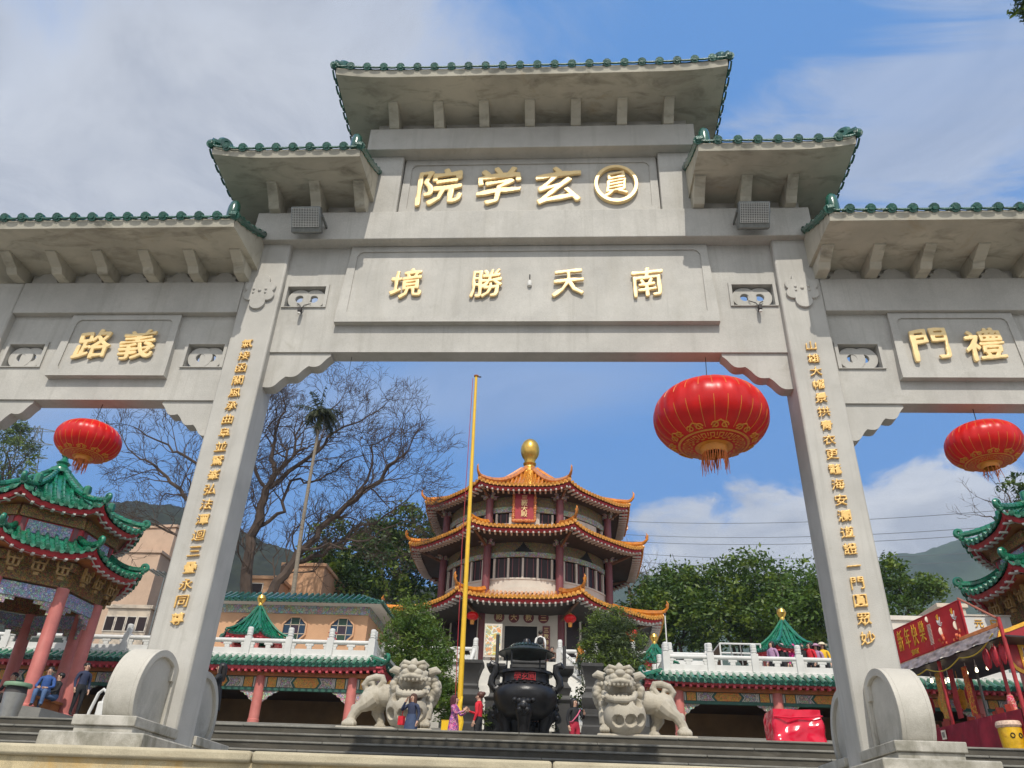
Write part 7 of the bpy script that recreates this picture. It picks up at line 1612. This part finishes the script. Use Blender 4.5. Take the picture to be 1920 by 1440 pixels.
# awning strip below the board, orange ledge to the right
mb = MB(); rr = random.Random(6)
def awn(u, v): s = -1.4 + (Lb+1.6)*u; p = bl(s, -0.04 - 0.30*v - 0.05*abs(math.sin(u*21))*v, 0.12 + 0.22*v + 0.05*mnoise.noise(Vector((u*16,v*5,2)))); return p
mb.grid(awn, 90, 8); mb.build('plastic_awning', mat('grey_plastic_sheet', (0.30,0.24,0.22), 0.35, 0.5, 6, bump=0.4, bscale=9), st, ang=60)
mb = MB(); mb.obox(bl(-0.55, 0.02, 0.05), 1.7, 0.10, 0.10, rzb); mb.build('orange_ledge', mat('orange_tarp_edge', (0.80,0.26,0.08), 0.5, 0.3, 5), st, bevel=0.01)
mb = MB(); mb.obox(bl(Lb/2, -0.03, 0.03), Lb+0.1, 0.08, 0.05, rzb); mb.build('timber_rail', mat('raw_timber', (0.55,0.36,0.20), 0.7, 0.3, 6), st)
MB().tube([bl(-0.02, hb+0.02, 0.05), bl(-1.35, 0.20, 0.06)], 0.03, 6).build('stay_pole', mat('rusty_pole', (0.38,0.12,0.07), 0.6, 0.3), st)
for s, o in ((Lb*0.98, 0.0), (Lb*0.45, 0.0), (-1.42, 0.05), (-0.2, -2.2), (Lb, -2.2)):
    p = bl(s, 0, o); MB().tube([(p.x,p.y,0), (p.x,p.y,zb_+ (0.2 if o > -1 else 0.1))], 0.05, 10).build('post', M['red'], st)
mb = MB(); mb.obox(bl(Lb/2-0.7, -0.28, -1.2), Lb+1.6, 2.5, 0.04, rzb); mb.build('tarp_roof', mat('dark_tarp', (0.035,0.025,0.025), 0.5, 0.4, 4), st)
mb = MB(); pts = []
for i in range(25): f = i/24; pts.append(bl(-1.35 + (Lb+1.2)*f, -0.22 - 0.62*(4*f*(1-f))*0.5 - 0.15*abs(math.sin(f*3*PI)), 0.28))
mb.tube(pts, 0.016, 6); mb.build('yellow_cable', mat('yellow_cable_skin', (0.60,0.42,0.03), 0.5, 0.1), st)
M['bulb'] = bpy.data.materials.new('lit_bulb'); M['bulb'].use_nodes = True
b_ = next(n for n in M['bulb'].node_tree.nodes if n.type == 'BSDF_PRINCIPLED'); b_.inputs['Emission Color'].default_value = (1.0,0.80,0.5,1); b_.inputs['Emission Strength'].default_value = 6.0
for i in range(9):
    f = (i+0.6)/9.2; p = bl(-1.2 + (Lb+1.0)*f, -0.50 - 0.30*rr.random(), -0.2 - 0.7*rr.random()); b1 = MB().lathe([(0,-0.05),(0.035,-0.035),(0.042,0.0),(0.025,0.05),(0.02,0.08)], 10, p).build('light_bulb', M['bulb'], st)
    MB().lathe([(0.022,0.075),(0.03,0.085),(0.03,0.15),(0.012,0.16),(0.008,0.36)], 8, p).build('lamp_holder', M['white'], b1)
M['charm'] = mat('red_charm', (0.50,0.02,0.035), 0.45, 0.4, 12)
for i in range(5):
    p = bl(-1.15 + 0.17*i, -0.42, 0.0 + 0.06*(i%2)); mb = MB(); mb.lathe([(0,-0.52),(0.03,-0.48),(0.065,-0.36),(0.08,-0.2),(0.06,-0.06),(0.015,0.0),(0.004,0.06)], 9, p); o_ = mb.build('hanging_charm', M['charm'], None); o_.location = O; tag(o_, 'padded red charm hanging in a row under the stall awning', 'charm', 'red charms hanging under the awning')
for i in range(7):
    p = bl(Lb*0.98 - 0.33*i, -1.0 + 0.1*rr.random(), -0.5 - 0.5*rr.random()); mb = MB(); m_ = (M['redink'], M['signgold'], M['lgold'], M['red'], mat('purple_paper', (0.16,0.04,0.22), 0.6, 0.2), M['signgold'], M['red'])[i]
    mb.lathe([(0.02,-0.55),(0.10,-0.45),(0.13,-0.25),(0.10,-0.05),(0.03,0.0),(0.006,0.02),(0.006,0.5)], 10, p); o_ = mb.build('hanging_ornament', m_, None); o_.location = O; tag(o_, 'festive %s ornament hanging deep inside the red market stall' % ('dark red','yellow','orange','scarlet','purple','golden','bright red')[i], 'ornament', 'ornaments hanging inside the stall')
for i, m_ in enumerate((M['frieze_gold'], M['red'], painted('orange_scroll_print', (0.62,0.12,0.03), (0.75,0.40,0.05), (0.5,0.05,0.03), 8))):
    mb = MB(); p = bl(Lb*(0.62-0.14*i), -1.15, -0.25-0.1*i); mb.obox(p, 0.22, 0.02, 1.3, rzb); o_ = mb.build('scroll_banner', m_, None); o_.location = O; tag(o_, ('narrow gilt patterned scroll hanging inside the stall','plain red scroll hanging inside the stall','orange flame patterned scroll hanging inside the stall')[i], 'banner', 'scrolls hanging inside the stall')
tw = Lb*0.9
mb = MB(); zt_ = 1.05
def skirt_(u, v): s = -1.3 + (Lb+1.1)*u; p = e*s + nrm*(0.05 + 0.05*v + 0.03*math.sin(u*40)*v); p.z = zt_*(1-v) ; return p
mb.grid(skirt_, 80, 6); mb.grid(lambda u, v: tuple(e*(-1.3 + (Lb+1.1)*u) + nrm*(0.05 - 1.2*v) + Vector((0,0,zt_))), 8, 4); mb.build('table_cloth', mat('dark_red_cloth', (0.26,0.006,0.022), 0.7, 0.3, 4), st, ang=70)
for s, m_ in ((Lb*0.55, M['signcream']), (Lb*0.82, M['signgold'])):
    mb = MB(); mb.obox(e*s + nrm*0.12 + Vector((0,0,zt_-0.22)), 0.18, 0.015, 0.24, rzb + 0.1); mb.build('price_card', m_, st, bevel=0.004)
    mb = MB(); mb.obox(e*s + nrm*0.132 + Vector((0,0,zt_-0.22)), 0.10, 0.01, 0.14, rzb + 0.1); mb.build('card_print', mat('card_grey', (0.3,0.28,0.22), 0.6, 0.4, 30), st)
M['goods'] = mat('red_gold_boxes', (0.48,0.05,0.02), 0.4, 0.5, 3, island=0.4)
for i in range(9):
    p = e*(-1.0 + (Lb+0.7)*i/8) + nrm*(-0.2-0.5*rr.random()); mb = MB(); mb.obox((0,0,0.12), 0.18, 0.16, 0.24, rr.random()*3); o_ = mb.build('gift_box', M['goods'], None, bevel=0.01); o_.location = O + p + Vector((0,0,zt_)); tag(o_, 'small red and gold gift box standing on the stall table', 'box', 'gift boxes on the stall table')
# red gilt curved board at the right edge, patterned pole
c0 = at(1897,1225,12.0); t = thing('gilt_signboard', c0, 'red shaped signboard with yellow outline cut by the right edge', 'sign'); k = (c0 - CAM_LOC).dot(CF)/F_PX
oo = [(-12,42),(4,46),(40,60),(90,70),(90,-60),(30,-48),(0,-30),(-14,-4),(-22,20)]; out_ = [(x*k, y*k) for x, y in oo]; inn_ = [(x*k*0.86+2.6*k, y*k*0.84+1.2*k) for x, y in oo]
MB().prism(out_, 'y', 0.0, 0.05).build('board', M['deepred'], t); MB().ring(out_, inn_, 'y', -0.02, 0.0).build('yellow_outline', M['signgold'], t, smooth=False); MB().box(14*k, 22*k, -0.02, 0.0, -50*k, 10*k).build('yellow_stroke', M['signgold'], t); MB().box(14*k, 60*k, -0.02, 0.0, 10*k, 17*k).build('yellow_bar', M['signgold'], t)
MB().tube([(40*k,0.08,-(c0.z-P1Z)),(40*k,0.08,0.5)], 0.04, 8).build('post', M['red'], t)
a, b = at(1868,1195,12.2), at(1920,1390,12.2); t = thing('wrapped_pole', (at(1900,1330,12.2).x, 12.2, P1Z), 'red pole wrapped in patterned paper at the right edge', 'pole'); zt_ = zat(1885,1215,12.2) - P1Z; MB().tube([(0,0,0),(0,0,zt_)], 0.045, 10).build('shaft', M['red'], t); MB().lathe([(0.06,zt_*0.10),(0.10,zt_*0.2),(0.10,zt_*0.5),(0.07,zt_*0.56)], 12).build('paper_wrap', painted('red_white_paper', (0.62,0.10,0.10), (0.75,0.45,0.40), (0.45,0.02,0.04), 14), t)
# yellow barrel
c = at(1898,1385,11.6); t = thing('yellow_barrel', (c.x, 11.6, P1Z), 'fat yellow barrel with two ring handles and a frilled cloth lid', 'barrel'); k = (c - CAM_LOC).dot(CF)/F_PX; zt_ = zat(1898,1364,11.6) - P1Z; rb = 20*k
MB().lathe([(rb*0.86,0),(rb*0.95,zt_*0.25),(rb,zt_*0.6),(rb*1.02,zt_*0.95),(rb*0.98,zt_)], 24).build('barrel_body', stained(mat('yellow_foil', (0.72,0.42,0.01), 0.3, 0.3, 4, bump=0.4, bscale=12), (0.5,0.22,0.01), 6, 0.55, 0.7), t)
MB().lathe([(rb*1.04,zt_-0.02),(rb*1.16,zt_+0.03),(rb*1.1,zt_+0.10),(rb*1.02,zt_+0.13),(0.02,zt_+0.15)], 24).build('lid_frill', mat('pale_frill_cloth', (0.68,0.48,0.36), 0.7, 0.4, 20), t)
for s in (-1,1):
    a = R(-90 + s*20); pts = [Vector((rb*1.03*math.cos(a), rb*1.03*math.sin(a), zt_*0.68)) + Vector((-math.sin(a)*0.045*math.cos(q*PI/6), math.cos(a)*0.045*math.cos(q*PI/6), 0.05*math.sin(q*PI/6))) for q in range(13)]; MB().tube(pts, 0.012, 6, cap=False).build('ring_handle', M['bronze'], t)
# litter bin and white cart on the left
c = at(16,1338,12.4); t = thing('litter_bin', (c.x, 12.4, P1Z), 'round steel litter bin with green lid rim at the lower left edge', 'bin'); k = (c - CAM_LOC).dot(CF)/F_PX; zl_, zb2 = zat(16,1285,12.4)-P1Z, zat(16,1300,12.4)-P1Z
MB().lathe([(14*k,0),(20*k,zb2)], 24).build('bin_body', mat('brushed_steel', (0.42,0.41,0.38), 0.35, 0.2, metal=0.8), t); MB().lathe([(20*k,zb2),(19*k,zb2+0.02),(18*k,zl_-0.05)], 24).build('bag_liner', M['rope'], t); MB().lathe([(24*k,zl_-0.04),(25*k,zl_),(24*k,zl_+0.06),(8*k,zl_+0.08),(8*k,zl_-0.04)], 24).build('lid', mat('pale_green_lid', (0.20,0.32,0.20), 0.5, 0.2), t)
c = at(175,1342,12.6); t = thing('white_cart', (c.x, 12.6, P1Z), 'small white cart with rounded arms between the left column and the stone drum', 'cart'); zc_ = zat(175,1292,12.6)-P1Z; k = (c - CAM_LOC).dot(CF)/F_PX
mb = MB(); mb.tube([(-12*k,0,0.1),(-10*k,0,zc_*0.45),(-2*k,0,zc_*0.9),(6*k,0,zc_),(14*k,0,zc_*0.92)], 0.045, 8); mb.tube([(-12*k,0.4,0.1),(-10*k,0.4,zc_*0.45),(-2*k,0.4,zc_*0.9),(6*k,0.4,zc_),(14*k,0.4,zc_*0.92)], 0.045, 8); mb.build('arm', M['white'], t)
MB().box(0,16*k,0.0,0.45,zc_*0.1,zc_*0.72).build('panel', M['white'], t, bevel=0.05); MB().box(-30*k,0,0.05,0.4,0.0,zc_*0.14).build('footplate', M['metal'], t, bevel=0.01)
for s in (-20,10): MB().tube([(s*k,0.0,0.08),(s*k,0.42,0.08)], 0.09, 14).build('wheel', M['rope'], t)
c = at(290,1190,24.6); t = thing('steel_mast', (c.x, 24.6, zdL), 'pair of thin steel poles with a slatted top beside the left stone pillar', 'mast'); zt_ = zat(278,1080,24.6)-zdL
MB().tube([(-0.25,0,0),(-0.25,0,zt_)], 0.035, 8).build('pole', M['metal'], t); MB().tube([(0.05,0,0),(0.05,0,zt_)], 0.035, 8).build('pole', M['metal'], t)
mb = MB()
for i in range(8): mb.obox((-0.9+0.28*i, 0, zt_-0.06*i+0.2), 0.10, 1.2, 0.04)
mb.build('slat_top', M['metal'], t)
# white shop board with two gilt characters behind the stall
c = at(1848,1172,15.5); t = thing('shop_board', c, 'white shop board with two gilt characters behind the red stall signboard', 'sign'); k = (c - CAM_LOC).dot(CF)/F_PX
MB().box(-40*k, 48*k, 0, 0.05, -22*k, 16*k).build('board', M['white'], t, bevel=0.01); MB().box(-42*k, 50*k, -0.03, 0.06, 16*k, 19*k).build('top_rail', M['cream'], t)
for ch, dx in (('元', -12), ('日', 16)): glyph(ch, 16*k, 15*k, 0.03, (dx*k, -0.02, 2*k), 0.0, 0.0, m='signgold', parent=t, name='gilt_character', wob=0)
for dx in (-38, 46): MB().tube([(dx*k, 0.03, -(c.z-P2Z)), (dx*k, 0.03, -20*k)], 0.04, 8).build('post', M['metal'], t)
# ================================================================== thin haze over the valley
ht = max(o.bound_box[6][2] for o in COL.objects if o.name == 'mountain') + 6
hz = MB().box(-2200, 2600, -30, 965, -4, ht).build('haze', None, None, smooth=False); hz['kind'] = 'stuff'
hm_ = bpy.data.materials.new('haze_air'); hm_.use_nodes = True; t_ = hm_.node_tree; t_.nodes.clear(); o_ = t_.nodes.new('ShaderNodeOutputMaterial'); v_ = t_.nodes.new('ShaderNodeVolumePrincipled')
v_.inputs['Color'].default_value = (0.72,0.86,1.0,1); v_.inputs['Density'].default_value = 0.0003; v_.inputs['Anisotropy'].default_value = 0.2; t_.links.new(v_.outputs[0], o_.inputs['Volume']); hz.data.materials.append(hm_)
